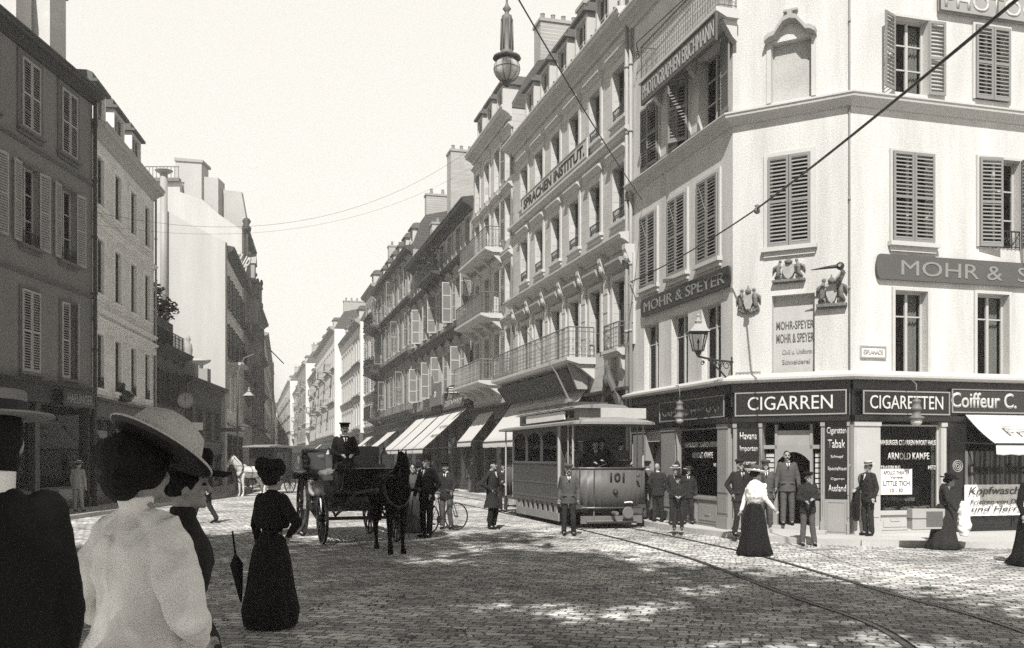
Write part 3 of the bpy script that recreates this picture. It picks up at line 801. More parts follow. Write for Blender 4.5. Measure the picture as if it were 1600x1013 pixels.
# entrance on the chamfer
cz=CF.at; b0=cz(1152,700)[0];b1=cz(1187,700)[0];b2=cz(1213,700)[0];b3=cz(1264,700)[0];b4=cz(1287,700)[0];b5=cz(1325,700)[0]
for xa,xb in ((.03,b0),(b1,b1+.07),(b4-.05,b4+.03),(b5,CF.L-.03)):
    pil(CF,xa,xb,SHOPG)
for xa,xb in ((b0,b1),(b4+.03,b5)):
    m=MB(); m.box(xa,xb,.0,.06,.9,2.66); fobj(cb,CF,m,'black_glass_panel',SHOPD)
    panel(cb,CF,xa,xb,.12,.9,SHOPG,'stall_riser',y=-.03,th=.08)
panel(cb,CF,b0-.02,b1+.02,.12,.14,SHOPG)
m=MB()  # door frame, arch and fanlight
m.box(b2-.06,b2,.1,.22,.12,2.62); m.box(b3,b3+.06,.1,.22,.12,2.62); m.box(b1+.07,b4-.05,.1,.22,2.05,2.14)
for k in range(8):
    u0=-1+k/4;u1=-1+(k+1)/4;zz0=1.98-.22*u0*u0;zz1=1.98-.22*u1*u1;c=(b2+b3)/2;hw=(b3-b2)/2
    m._add([(c+u0*hw,.1,zz0),(c+u1*hw,.1,zz1),(c+u1*hw,.1,2.05),(c+u0*hw,.1,2.05),(c+u0*hw,.2,zz0),(c+u1*hw,.2,zz1),(c+u1*hw,.2,2.05),(c+u0*hw,.2,2.05)],[(0,1,2,3),(0,4,5,1),(7,6,5,4)])
m.box(b1+.07,b2-.06,.1,.2,.12,.85); m.box(b3+.06,b4-.05,.1,.2,.12,.85)
df=fobj(cb,CF,m,'door_frame',SHOPG)
m=MB(); m.box(b2,b3,.13,.16,2.14,2.48); m.build('fanlight',mat('frosted_glass',.3,.4),df)
q=MB(); q.box(b1+.07,b4-.05,.02,.75,.119,.27); q.box(b1-.1,b4+.1,-.35,-.07,.10,.2); q.build('door_step',KERB,df)
q=MB()
for xa,xb in ((b1+.10,b2-.09),(b3+.10,b4-.09)):
    z=.9; q=MB()
    while z<1.95: q.box(xa,xb,.2,.32,z,z+.09); z+=.12
    q.build('stacked_boxes',mat('pale_boxes2',.5,.7,.5,60),df)
m=MB(); m.box(.05,CF.L-.05,1.7,1.75,.12,2.66); m.box(.05,.1,.3,1.7,.12,2.66); m.box(CF.L-.1,CF.L-.05,.3,1.7,.12,2.66); m.box(.1,CF.L-.1,.3,1.7,2.64,2.7); fobj(cb,CF,m,'inner_wall',ROOMD)  # dark sheets round the shop, interior shade put into their colour
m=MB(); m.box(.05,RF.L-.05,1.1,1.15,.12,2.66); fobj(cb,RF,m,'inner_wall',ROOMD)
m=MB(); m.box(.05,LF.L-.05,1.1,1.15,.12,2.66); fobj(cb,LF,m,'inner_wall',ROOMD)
def ptext(fac,xa,xb,z0,z1,rows,mt=GILT,y=-.001):
    for s,u0,u1,v0,v1 in rows: text(s,(u1-u0)*(xb-xa),(v1-v0)*(z1-z0),mt,cb,rel(cb,fac.M@T((xa+u0*(xb-xa),y,z0+v0*(z1-z0)))),ext=.004,bold=.01)
ptext(CF,b0,b1,.9,2.66,[('Havana',.12,.88,.78,.88),('Importen',.12,.92,.60,.70),('Bremer',.18,.85,.44,.50),('Hamburger',.12,.9,.30,.36)])
ptext(CF,b4+.03,b5,.9,2.66,[('Cigaretten',.08,.94,.82,.93),('Tabak',.12,.88,.66,.77),('Schnupf',.25,.8,.52,.57),('Specialitaet',.12,.95,.36,.42),('Cigarren',.25,.85,.24,.28),('Ausland',.14,.92,.10,.19)])
# street facade shop
c1=LF.at(1012,720)[0];c2=LF.at(1036,720)[0];c3=LF.at(1060,720)[0];c4=LF.at(1124,720)[0]
pil(LF,.2,c1,SHOPG); pil(LF,c2,c3,SHOPG); pil(LF,c4,LF.L-.12,SHOPG)
sw3=shopwin(LF,c3,c4,.85,2.60,SHOPG); W3=c4-c3
glasstext(sw3,W3,1.75,[('HAMBURGER CIGARREN IMPORT',.12,.94,.72,.80),('ARNOLD KAMPE',.30,.80,.56,.65),('METZ',.82,.95,.44,.49)])
m=MB(); m.box(c1,c2,.2,.26,.12,2.3); fobj(cb,LF,m,'side_door',SHOPD); m=MB(); m.box(c1,c2,.0,.05,2.3,2.62); fobj(cb,LF,m,'pale_transom',SIGNW)
fascia(CF,CF.at(1151,635)[0],CF.at(1325,635)[0],zf0,zf1+.02,'black fascia over the chamfered shop door with gilt lettering CIGARREN','CIGARREN',bold=.0,pad=.12,v=(.24,.8))
fascia(RF,RF.at(1342,635)[0],RF.at(1477,635)[0],zf0,zf1,'black fascia with gilt lettering CIGARETTEN','CIGARETTEN',bold=.0,pad=.08,v=(.24,.8))
xx0=RF.at(1480,625)[0]; xx1=RF.at(1592,625)[0]+1.4; xf=lambda p:(RF.at(p,625,.14)[0]-xx0)/(xx1-xx0)
sign(RF,xx0,xx1,zf0+.06,zf1+.08,'dark grey fascia reading Coiffeur above the pale awning',board=SIGNG,let=mat('grey_gilt',.45),out=.10,th=.04,frame=SHOPG,bold=.02,rows=[('Coiffeur C.',xf(1486),xf(1588),.2,.85)],name='fascia_sign')
fascia(LF,LF.at(1038,640)[0],LF.at(1140,625)[0],zf0,zf1,'dark fascia on the street side of the corner with dim lettering CIGARREN-IMPORT','CIGARREN-IMPORT',let=mat('dim_gilt',.09),bold=.02,pad=.05)
# signs on the walls
r=LF.rect(1003,1134,445,447,.1); zz=LF.at(1000,497,.1)[1]; zt=LF.at(1000,470,.1)[1]
sign(LF,LF.at(1001,480,.1)[0]+.08,LF.at(1137,440,.1)[0],zz,zt,'long round-ended dark board MOHR & SPEYER on the street side of the corner house','MOHR & SPEYER',let=mat('letter_mid',.22),out=.05,round_=True,bold=.0,pad=(.03,.22),name='wall_sign')
zz=RF.at(1400,437,.1)[1]; zt=RF.at(1400,398,.1)[1]
xx0=RF.at(1376,420,.1)[0]; xf=lambda p:(RF.at(p,420,.1)[0]-xx0)/6.0
sign(RF,xx0,xx0+6.0,zz,zt,'round-ended grey board reading MOHR & on the right-hand front of the corner house',rows=[('MOHR &',xf(1408),xf(1566),.2,.8),('SPEYER',xf(1590),xf(1590)+.38,.2,.8)],board=mat('sign_mid_grey',.085),let=mat('letter_mid',.22),out=.05,round_=True,bold=.0,name='wall_sign')
sign(RF,RF.at(1467,10,.1)[0],RF.at(1467,10,.1)[0]+5,RF.at(1500,22,.1)[1],RF.at(1500,22,.1)[1]+.62,'pale framed board PHOTOGRAPHIE high on the right-hand front','PHOTOGRAPHIE',board=mat('sign_pale_grey',.30),let=mat('letter_pale3',.5),frame=DTRIM,bold=.01,name='wall_sign',pad=(.03,.18))
sign(LF,LF.at(1004,140,.66)[0],LF.at(1120,50,.66)[0],LF.at(1004,166,.66)[1],LF.at(1004,130,.66)[1],'long dark framed photographer board below the balcony','PHOTOGRAPHEN ERICHMANN',board=mat('sign_dark2',.10),let=mat('letter_pale4',.34),frame=DTRIM,bold=.0,name='wall_sign',pad=(.02,.2),out=.64)
x0=CF.at(1150,588)[0]; sign(CF,x0,CF.at(1189,588)[0],CF.at(1170,599)[1],CF.at(1170,581)[1],'small pale street name plate left of the lettered niche',board=SIGNW,let=mat('letter_stone',.36),frame=GTRIM,out=.01,th=.02,rows=[('PROMENADE',.12,.88,.55,.8),('AM ESPLANADE',.08,.92,.2,.45)],name='street_plate')
x0=RF.at(1343,550)[0]; sign(RF,x0,RF.at(1383,550)[0],RF.at(1363,560)[1],RF.at(1363,541)[1],'faint pale street name plate between niche and grey board',board=SIGNW,let=mat('letter_stone',.36),frame=GTRIM,out=.01,th=.02,rows=[('ESPLANADE',.12,.88,.3,.7)],name='street_plate')
x0=RF.at(1376,620)[0]
# poster in the window
psx=RF.at(1377,750)[0]; pw=RF.at(1426,750)[0]-psx; pz=RF.at(1400,773)[1]; ph=RF.at(1400,733)[1]-pz
t=thing('theatre_poster','white playbill LITTLE TICH pasted inside the cigar shop window','poster',RF.M@Vector((psx,.15,pz)),math.atan2(RF.e.y,RF.e.x))
t.location=RF.M@Vector((psx,.02,pz))
m=MB(); m.box(0,pw,0,.004,0,ph); b=m.build('sheet',PAPER,t)
for s,u0,u1,v0,v1 in (('APOLLO THEATER',.08,.92,.78,.93),('Varieté',.3,.7,.62,.72),('LITTLE TICH',.08,.92,.34,.54),('10 - 30',.3,.7,.08,.24)):
    text(s,(u1-u0)*pw,(v1-v0)*ph,DLET,b,T((u0*pw,-.001,v0*ph)),ext=.002,bold=.02)
# hairdresser's cloth banner
bx0=RF.at(1507,770,.12)[0]; bw_=2.0; bz0=RF.at(1540,806,.12)[1]; bz1=RF.at(1540,705,.12)[1]
t=thing('cloth_banner','hanging cloth banner of the hairdresser with dark striped top and white lettered bottom','banner',RF.M@Vector((bx0,-.12,bz0)),math.atan2(RF.e.y,RF.e.x))
hh=bz1-bz0
def cloth(z0,z1,mt,name,par):
    m=MB(); n=40;k=4
    for i in range(n):
        for (d,rev) in ((0,0),(.006,1)):
            xa=bw_*i/n;xb=bw_*(i+1)/n;ya=.025*math.sin(i*1.3)+d;yb=.025*math.sin((i+1)*1.3)+d
            m._add([(xa,ya,z0),(xb,yb,z0),(xb,yb,z1),(xa,ya,z1)],[(0,1,2,3)])
    return m.build(name,mt,par,smooth=True)
stripe=bpy.data.materials.new('striped_cloth'); stripe.use_nodes=True; N=stripe.node_tree.nodes;Ln=stripe.node_tree.links
tc=N.new('ShaderNodeTexCoord');wv=N.new('ShaderNodeTexWave');wv.inputs['Scale'].default_value=2.2;wv.inputs['Distortion'].default_value=.6;wv.bands_direction='X'
Ln.new(tc.outputs['Object'],wv.inputs['Vector']);cr=N.new('ShaderNodeValToRGB');cr.color_ramp.elements[0].position=.4;cr.color_ramp.elements[1].position=.6;cr.color_ramp.elements[0].color=tone(.03);cr.color_ramp.elements[1].color=tone(.12)
Ln.new(wv.outputs[0],cr.inputs[0]);Ln.new(cr.outputs[0],N['Principled BSDF'].inputs['Base Color']);N['Principled BSDF'].inputs['Roughness'].default_value=.9
c_=cloth(hh*.48,hh,stripe,'striped_cloth',t); text('Damen Salon',bw_*.9,hh*.17,mat('dark_cloth_letter',.008),c_,T((bw_*.04,-.04,hh*.64)),bold=.02)
c_=cloth(0,hh*.48,PAPER,'lettered_cloth',t)
for s,u0,u1,v0,v1 in (('Kopfwaschen',.04,.92,.29,.45),('Frisiren von Damen',.06,.95,.18,.25),('und Herren',.08,.9,.07,.15)):
    text(s,(u1-u0)*bw_,(v1-v0)*hh,mat('blue_grey_ink',.08),c_,T((u0*bw_,-.04,v0*hh)),bold=.01,shear=.25)
ax0=RF.at(1500,650)[0]; 
awning(RF,ax0+.05,ax0+2.9,2.86,2.15,.95,'pale half-lowered awning with faint lettering in front of the hairdresser',text_=[('Frisi',.22,.72,1.1,.34,mat('faint_grey_print',.34))])
# coats of arms
def crest(fac,xa,xb,ya,yb,label,kind):
    a,b,z0,z1=fac.rect(xa,xb,ya,yb); w=b-a;h=z1-z0
    t=thing('coat_of_arms',label,'coat of arms',fac.M@Vector(((a+b)/2,0,z0)),math.atan2(fac.e.y,fac.e.x))
    G=mat('weathered_relief',.16,.7,.7,30,.8,30)
    m=MB(); s=w/2
    m.prism([(-s*.35,h*.72),(s*.35,h*.72),(s*.36,h*.4),(s*.2,h*.2),(0,h*.1),(-s*.2,h*.2),(-s*.36,h*.4)],-.10,-.0); m.build('shield',mat('relief_pale',.33,.7,.5,30),t)
    m=MB(); m.lathe([(.02,h*.74),(s*.22,h*.76),(s*.26,h*.86),(s*.12,h*.93),(.02,h*.97)],10,T((0,-.08,0))); m.box(-.01,.01,-.09,-.07,h*.95,h*1.04); m.build('crown',G,t,smooth=True)
    for sg in (-1,1):
        m=MB()
        m.tube([(sg*s*.85,-.05,h*.16),(sg*s*.6,-.08,h*.36),(sg*s*.62,-.09,h*.6),(sg*s*.52,-.1,h*.8)],[.05*h,.09*h,.08*h,.05*h],8)
        m.ball((sg*s*.5,-.1,h*.86),(.07*h,.06*h,.07*h)); m.tube([(sg*s*.58,-.1,h*.62),(sg*s*.36,-.12,h*.62)],[.035*h,.02*h],6)
        m.tube([(sg*s*.62,-.06,h*.3),(sg*s*.42,-.08,h*.22),(sg*s*.5,-.08,h*.1)],[.05*h,.035*h,.03*h],6)
        m.tube([(sg*s*.66,-.05,h*.7),(sg*s*.9,-.04,h*.62),(sg*s*1.0,-.03,h*.38)],[.06*h,.07*h,.015*h],6)
        m.build('supporter_figure',G,t,smooth=True)
    m=MB()
    if kind=='ledge': m.box(-s,s,-.14,0,0,h*.1); m.box(-s*.9,s*.9,-.1,0,-h*.06,0)
    else:
        for k in range(7): u=-1+k/3; m.ball((u*s*.75,-.05,h*.18-(1-u*u)*h*.1),(.09*h,.05,.07*h))
    m.build('base_scroll',G,t)
    return t
crest(CF,1208,1259,404,441,'relief coat of arms with crown and two supporters above the lettered niche','ledge')
crest(CF,1152,1189,449,492,'dark scrollwork coat of arms left of the lettered niche','scroll')
crest(CF,1277,1324,432,480,'coat of arms on a deep ledge right of the lettered niche, under a flagpole holder','ledge')
t=thing('flagpole_holder','short dark turned pole on a slanting strut above the right-hand coat of arms','bracket',CF.M@Vector((CF.at(1318,430)[0],0,CF.at(1318,425)[1])),math.atan2(CF.e.y,CF.e.x))
m=MB(); m.tube([(-.02,-.04,.0),(-.25,-.1,-.25)],.035,6); m.tube([(0,0,-.02),(0,-.5,.06)],[.05,.03],8); m.build('strut',GTRIM,t)
m=MB(); m.ball((0,-.4,.06),.09); m.tube([(.0,-.42,.06),(-.22,-.44,.05),(-.62,-.46,.02)],[.05,.035,.01],8); m.build('pole',IRON,t,smooth=True)
# gas lantern on a scrolled bracket
def lantern(name,label,loc,rz,S=1.0,arm=None,group=None):
    t=thing(name,label,'lamp',loc,rz,group)
    def P(m,n,mt,par=t,sm=False): return m.build(n,mt,par,Matrix.Scale(S,4),sm)
    m=MB()
    b,tp=.11,.19
    for sx in (-1,1):
        for sy in (-1,1): m.tube([(sx*b,sy*b,0),(sx*tp,sy*tp,.42)],.011,4)
    for r_,z in ((b,0),(tp,.42)):
        for sx in (-1,1): m.box(sx*r_-.012,sx*r_+.012,-r_,r_,z-.012,z+.012); m.box(-r_,r_,sx*r_-.011,sx*r_+.011,z-.012,z+.012)
    m.lathe([(.03,-.14),(.05,-.1),(.09,-.02),(.02,0)],8); m.lathe([(.015,0),(.015,.16),(.03,.2),(.01,.28)],6)
    P(m,'lantern_frame',IRON)
    m=MB(); m._add([(-b,-b,.0),(b,-b,0),(b,b,0),(-b,b,0),(-tp,-tp,.42),(tp,-tp,.42),(tp,tp,.42),(-tp,tp,.42)],[(0,1,5,4),(1,2,6,5),(2,3,7,6),(3,0,4,7)]); P(m,'lantern_glass',GLASS)
    m=MB(); m._add([(-.24,-.24,.43),(.24,-.24,.43),(.24,.24,.43),(-.24,.24,.43),(-.13,-.13,.56),(.13,-.13,.56),(.13,.13,.56),(-.13,.13,.56),(-.08,-.08,.62),(.08,-.08,.62),(.08,.08,.62),(-.08,.08,.62)],[(0,1,5,4),(1,2,6,5),(2,3,7,6),(3,0,4,7),(4,5,9,8),(5,6,10,9),(6,7,11,10),(7,4,8,11),(8,9,10,11)])
    m.lathe([(.06,.62),(.09,.68),(.05,.72),(.03,.78),(.045,.82),(.0,.88)],8); P(m,'lantern_cap',ZINC)
    return t
lx=atg(1091,21.6); 
lp=at(1091,548,22.05); la=lantern('gas_lantern','four-sided gas lantern on a scrolled iron bracket at the corner of the cigar shop',lp,ang1*0,1.0)
cpt=CF.M@Vector((.0,0,0)); dx=Vector((C1[0],C1[1],0)); 
end=Vector((C1[0]-lp.x,C1[1]-lp.y,0)); m=MB()
m.tube([(0,0,-.14),tuple(end*.5+Vector((0,0,-.2))),tuple(end+Vector((0,0,-.22)))],.025,6)
m.tube([tuple(end*.3+Vector((0,0,-.2))),tuple(end*.6+Vector((0,0,-.42))),tuple(end*.98+Vector((0,0,-.75)))],.022,6)
m.tube([tuple(end*.97+Vector((0,0,-.1))),tuple(end*.97+Vector((0,0,-1.3)))],.022,6)
for c,rr in ((.12,.06),(.48,.07),(.64,.09),(.82,.12)):
    q=end*c+Vector((0,0,-.26-rr*.4)); u=end.normalized()
    m.tube([q+u*(rr*(1-j*.045)*math.cos(j*.6))+Vector((0,0,rr*(1-j*.045)*math.sin(j*.6))) for j in range(16)],.012,4)
m.build('scroll_bracket',IRON,la)
# electric shop lamp hanging before CIGARETTEN, and its double on the street side
def hanglamp(label,p,S=1):
    t=thing('hanging_lamp',label,'lamp',p,0,'electric shop lamps on the corner house'); Mx=Matrix.Scale(S,4)
    m=MB(); m.lathe([(.02,0),(.03,-.04),(.10,-.07),(.10,-.12),(.09,-.13),(.09,-.22),(.12,-.24),(.12,-.30),(.09,-.31),(.09,-.42),(.17,-.46),(.18,-.50),(.05,-.52)],14); m.tube([(0,0,.02),(0,0,.3),(0,.25,.42),(0,.62,.44)],.015,5); m.build('lamp_body',IRONG,t,Mx,True)
    m=MB(); m.ball((0,0,-.56),(.13,.13,.11)); m.build('lamp_globe',MILK,t,Mx,True)
hanglamp('ribbed electric lamp with a glass globe in front of the word CIGARETTEN',at(1438,620,20.6)+Vector((0,.2,0)),.95)
hanglamp('ribbed electric lamp with a glass globe on the street side of the corner shop',at(1062,625,24.0),.9)
# ---------------- the row of houses on the right of the street; t = metres from the corner along the street
def rfac(t0,t1): return Fac(rowpt(t1),rowpt(t0))       # x=0 at the far end
def house(name,label,fac,zt,floors,cols,wallmat,w=.95,D=9,shop=True,trim=TRIM,roof=SLATE,rh=2.6,**kw):
    b=thing(name,label,'building',(fac.p0.x,fac.p0.y,0),0)
    ops=[[(c-w/2,c+w/2,z0,z1) for c in cols] for z0,z1 in floors]
    zs=kw.get('zs',4.3)
    wall(b,fac,0,fac.L,zs if shop else 0,zt,[o for r in ops for o in r],wallmat,shell=D,r=kw.get('r',.22))
    backing(b,fac,.1,fac.L-.1,zs if shop else 0,zt-.1,.9)
    mansard(b,fac,0,fac.L,zt+.05,rh,kw.get('run',1.2),D,roof)
    band(b,fac,0,fac.L,zt-.35,scl(CORN,kw.get('cs',1.1)),trim,'cornice')
    return b,ops
GR='window openings'
# institute building
D_=rfac(6.16,19.62); off=19.62
cols=[off-(7.15+2.1*k) for k in range(6)]
fl=[(5.30,7.40),(9.2,10.95),(12.35,14.0)]
inst,ops=house('institute_building','tall pale stone house with a language school sign and one long balcony',D_,15.3,fl,cols,PLASTER2,w=.98,D=10,rh=2.4,zs=4.0)
for j,r_ in enumerate(ops):
    for i,o in enumerate(r_):
        window(inst,D_,o,r=.24,sur=['flat','hood sill','hood sill'][j],guard=(j>0),curtain='side' if j==0 else None,bw=.16,frame=DFRAME,glass=GLASS if j==0 else BGLASS)
band(inst,D_,0,D_.L,11.65,scl(STRING,1.5),TRIM,'string_course'); band(inst,D_,0,D_.L,8.25,scl(CORN,.9),TRIM,'string_course')
# pilasters between the tall windows, with little consoles
for c in [cols[0]+1.05]+[c-1.05 for c in cols]:
    m=MB()
    m.box(c-.2,c+.2,-.07,0,5.25,8.0)
    for z in (5.9,6.5,7.1): m.box(c-.21,c+.21,-.085,-.07,z,z+.05)
    m.extr([(-.001,7.6),(-.16,7.75),(-.3,8.1),(-.3,8.25),(-.001,8.25)],c-.13,c+.13); m.ball((c,-.2,7.9),(.12,.1,.16),8,6)
    fobj(inst,D_,m,'pilaster',TRIM)
for k in range(6): 
    m=MB(); c=cols[k]; m.extr([(0,7.62),(-.12,7.66),(-.28,7.9),(-.28,7.98),(0,8.02)],c-.62,c+.62); fobj(inst,D_,m,'lintel_hood',GTRIM)
railing(inst,D_,off-19.4,off-9.3,5.18,.95,1.0,IRONG,slab=TRIM)
railing(inst,D_,cols[0]-.6,cols[0]+.6,5.2,.3,.8,IRONG,slab=TRIM)
for i,c in enumerate(cols): dormer(inst,D_,c+.2,15.75,w=1.25,h=1.55,y0=.15)
for x_,h_ in ((off-16.9,20.6),(off-14.0,23.6),(off-11.9,25.0),(off-19.0,19.6)): chimney(inst,D_,x_-.45,x_+.45,2.2,4.4,15.5,h_)
pipe(inst,D_,D_.L-.12,.12,15.2,.06,-.12)
shopfront(inst,D_,.05,D_.L-.05,.12,4.0,6,mt=mat('shop_dark_grey',.04,.5),base=.5)
xa=D_.at(838,300,.1)[0]; 
xa=off-17.4; xb=off-9.6
sign(D_,xa,xb,11.95,12.62,'long pale board SPRACHEN INSTITUT. on the tall stone house','SPRACHEN INSTITUT.',board=mat('sign_pale2',.46),let=DLET,out=.14,frame=GTRIM,bold=.03,pad=(.03,.2),name='wall_sign')
# slanting shop sign under the balcony
s_=sign(D_,off-19.2,off-9.9,4.15,5.0,'long dark slanting board under the long balcony with worn lettering','KUNST-ANSTALT',board=mat('sign_black',.018,.6),let=mat('dim_letter',.10),out=.25,tilt=R(36),frame=DTRIM,bold=.02,pad=(.08,.25),name='shop_sign')
m=MB(); m.prism([(0,0),(.8,.0),(.45,-.85),(.1,-.85)],-.05,.05)
mm=D_.M@T((off-9.75,-.04,5.0))@Matrix.Rotation(R(-90),4,'Z')
m.build('sign_end_bracket',GTRIM,inst,rel(inst,mm))
# arched side door with a carved figure
m=MB(); c=off-7.4
for k in range(12):
    a0=math.pi*k/12;a1=math.pi*(k+1)/12
    pts=[(c+.62*math.cos(a0),3.2+.62*math.sin(a0)),(c+.62*math.cos(a1),3.2+.62*math.sin(a1)),(c+.85*math.cos(a1),3.2+.85*math.sin(a1)),(c+.85*math.cos(a0),3.2+.85*math.sin(a0))]
    m.prism(pts,-.25,-.05)
m.box(c+.62,c+.85,-.25,-.05,.12,3.2); m.box(c-.85,c-.62,-.25,-.05,.12,3.2)
m.ball((c,-.3,4.25),(.16,.14,.2),10,8); m.tube([(c-.3,-.22,3.9),(c-.12,-.3,4.3),(c,-.3,4.7),(c+.1,-.28,4.3),(c+.35,-.2,3.9)],[.1,.12,.06,.12,.1],8)
fobj(inst,D_,m,'carved_doorway',mat('dark_carving',.10,.8,.5,20,.4,30))
awning(D_,19.62-19.3,19.62-9.9,4.15,2.5,1.3,'large pale awning over the shop under the long balcony')
# narrow balcony house
E_=rfac(19.66,27.0); off=27.0; cols=[off-26.06,off-24.1,off-22.15,off-20.2]
fl=[(5.7,7.6),(8.6,10.5),(11.6,13.5),(14.3,16.1)]
eh,ops=house('balcony_house','narrow pale house with stacked projecting balconies and three dormers',E_,17.2,fl,cols,PLASTER2,w=.92,rh=2.2)
for j,r_ in enumerate(ops):
    for i,o in enumerate(r_): window(eh,E_,o,sur='hood' if j>0 else 'flat',frame=mat('mid_frame',.25),glass=BGLASS,shut=(168,168) if (i==3) else None,sp=.08,curtain=None)
for z,o_ in ((11.4,.8),(8.4,1.0),(5.35,1.1)): railing(eh,E_,.25,off-21.2,z,o_,.95,IRONG if z>6 else mat('balcony_panel',.25),slab=TRIM)
for z in (14.0,11.2,8.2,5.2): band(eh,E_,0,E_.L,z-.2,STRING,TRIM,'string_course')
for c in cols[:3]: dormer(eh,E_,c,17.6,w=1.1,h=1.4)
chimney(eh,E_,E_.L-1.6,E_.L-.6,1.5,3.5,17.2,21.5,pots=4); chimney(eh,E_,.1,.5,3,6,17.2,20.8,pots=0)
shopfront(eh,E_,.05,E_.L-.05,.12,4.3,3,mt=mat('shop_dark_grey',.04),base=.5)
awning(E_,off-25.5,off-22.5,4.0,2.6,1.1,'small pale awning on the narrow balcony house')
# long dark house with open shutters
F1=rfac(27.04,45.7); off=45.7; n=8; cols=[1.3+2.3*k for k in range(n)]
fl=[(5.6,7.9),(9.5,11.8),(12.9,14.5)]
f1,ops=house('shuttered_house','long dark house with rows of open pale shutters above white awnings',F1,15.0,fl,cols,MIDWALL,w=1.1,rh=1.6,trim=DTRIM,cs=1.4,zs=4.6)
for j,r_ in enumerate(ops):
    for i,o in enumerate(r_):
        sh=None
        if j<2: sh=[(168,95),(170,168),(165,100),(166,160),(95,166),(168,170),(168,92),(170,165)][(i+3*j)%8]
        window(f1,F1,o,sur='hood ped' if j<2 else 'flat',smat=GTRIM,shut=sh,panel=True,mid=(.34,.67),smt=mat('white_shutter_edge',.42),curtain='side' if i%2 else None)
        
for z,k_ in ((12.5,1.0),(8.7,1.2),(4.8,.8)): band(f1,F1,0,F1.L,z-.25,scl(CORN,k_),DTRIM,'string_course')
railing(f1,F1,7.0,12.0,12.7,.9,1.0,IRON,slab=DTRIM)
foi=MB()
for k in range(500):
    p=Vector((7.1+4.8*rnd.random(),-.95+rnd.random()*.5,12.85+rnd.random()**.7*1.3)); a=rnd.random()*6; u=Vector((math.cos(a),math.sin(a),rnd.uniform(-.6,.6)))*.1; v=Vector((-math.sin(a),math.cos(a),rnd.uniform(-1,1)))*.06
    foi.quad(p-u,p+v,p+u,p-v)
pl=thing('balcony_plants','dense climbing plants in tubs on the balcony of the long shuttered house','plants',F1.M@Vector((0,0,0)),math.atan2(F1.e.y,F1.e.x)); foi.build('foliage',FOLI,pl)
chimney(f1,F1,F1.L-1.0,F1.L-.3,1.5,6,15.0,19.2,pots=6); chimney(f1,F1,7,8.2,1.0,2.6,15,21.0,pots=3); chimney(f1,F1,.1,.9,1.2,5,15,18.2,pots=4)
shopfront(f1,F1,.05,F1.L-.05,.12,4.6,7,mt=mat('shop_dark_grey',.04),base=.5)
sign(F1,F1.L-6.0,F1.L-.8,4.55,5.15,'dark lettered fascia above the nearer pair of white awnings','GUSTAV MARX',board=mat('sign_mid_grey',.11),let=mat('letter_stone2',.30),out=.35,tilt=R(-5),bold=.02,name='fascia_sign')
sign(F1,6.0,F1.L-6.8,4.55,5.15,'dark lettered fascia above the farther pair of white awnings','CAFE DU GLOBE',board=SIGNG,let=mat('dim_letter',.10),out=.35,tilt=R(-5),bold=.02,name='fascia_sign')
s_=sign(F1,F1.L-9.4,F1.L-5.8,4.9,6.2,'arched pale sign G on the long shuttered house','GO',board=mat('sign_mid2',.16),let=GILT,out=.5,bold=.02,pad=(.58,.35),name='arched_sign')
m=MB(); m.lathe([(.55,-.03),(.55,.03)],20,T((.9,-.05,1.3))@Matrix.Rotation(R(90),4,'X')); m.build('arch_panel',mat('sign_mid2',.16),s_)
# oval street sign
p=F1.M@Vector((F1.L-.6,-.9,5.35)); t=thing('oval_sign','small black oval plate with white lines projecting over the white awnings','sign',p,0); m=MB(); m.lathe([(.42,-.02),(.42,.02)],20,Matrix.Scale(.6,4,(0,0,1))@Matrix.Rotation(R(90),4,'X')); m.build('plate',SHOPD,t)
m=MB()
for z in (-.12,0,.12): m.box(-.28,-.03,-.04,-.021,z-.025,z+.025); m.box(.02,.28,-.04,-.021,z-.025,z+.025)
m.build('lettering',GILT,t); m=MB(); m.tube([(0,0,0),(.6,.3,.1),(.86,.4,.0)],.02,5); m.build('arm',IRON,t)
gA='white awnings on the long shuttered house'
awning(F1,F1.L-4.0,F1.L-.9,4.5,2.3,2.4,'nearest white awning of the long shuttered house, lettered on its slope',gA,text_=[('LIQUEURS',.4,.5,2.2,.2,DLET),('VINS FINS',.5,.72,2.0,.2,DLET)])
awning(F1,F1.L-7.6,F1.L-4.2,4.5,2.3,2.4,'second white awning from the balcony house',gA)
awning(F1,6.6,10.6,4.5,2.3,2.4,'third white awning from the balcony house, the longest',gA)
awning(F1,2.6,6.3,4.5,2.3,2.4,'fourth white awning from the balcony house',gA)
# café enclosure with an arched dark canopy
F2=rfac(45.75,65.7); n=8; cols=[1.4+2.45*k for k in range(n)]
fl=[(5.9,8.3),(10.0,12.4),(13.8,15.9)]
f2,ops=house('flowered_balcony_house','dark house with flower-hung balconies at its far end and a tall slate roof',F2,16.6,fl,cols,MIDWALL,w=1.1,rh=2.4,trim=DTRIM,cs=1.3,zs=4.6,run=.9)
for j,r_ in enumerate(ops):
    for i,o in enumerate(r_): window(f2,F2,o,sur='hood' if j else 'flat',smat=GTRIM,shut=[(160,160),None,(95,165),None][(i+j)%4],sp=.1,curtain='side' if i%3==0 else None)
for z,k_ in ((13.2,.9),(9.3,1.0),(5.2,.8)): band(f2,F2,0,F2.L,z-.3,scl(CORN,k_),DTRIM,'string_course')
for z in (13.2,9.3,5.3): railing(f2,F2,.3,5.0,z,1.2,1.0,IRON,slab=DTRIM)
foi=MB()
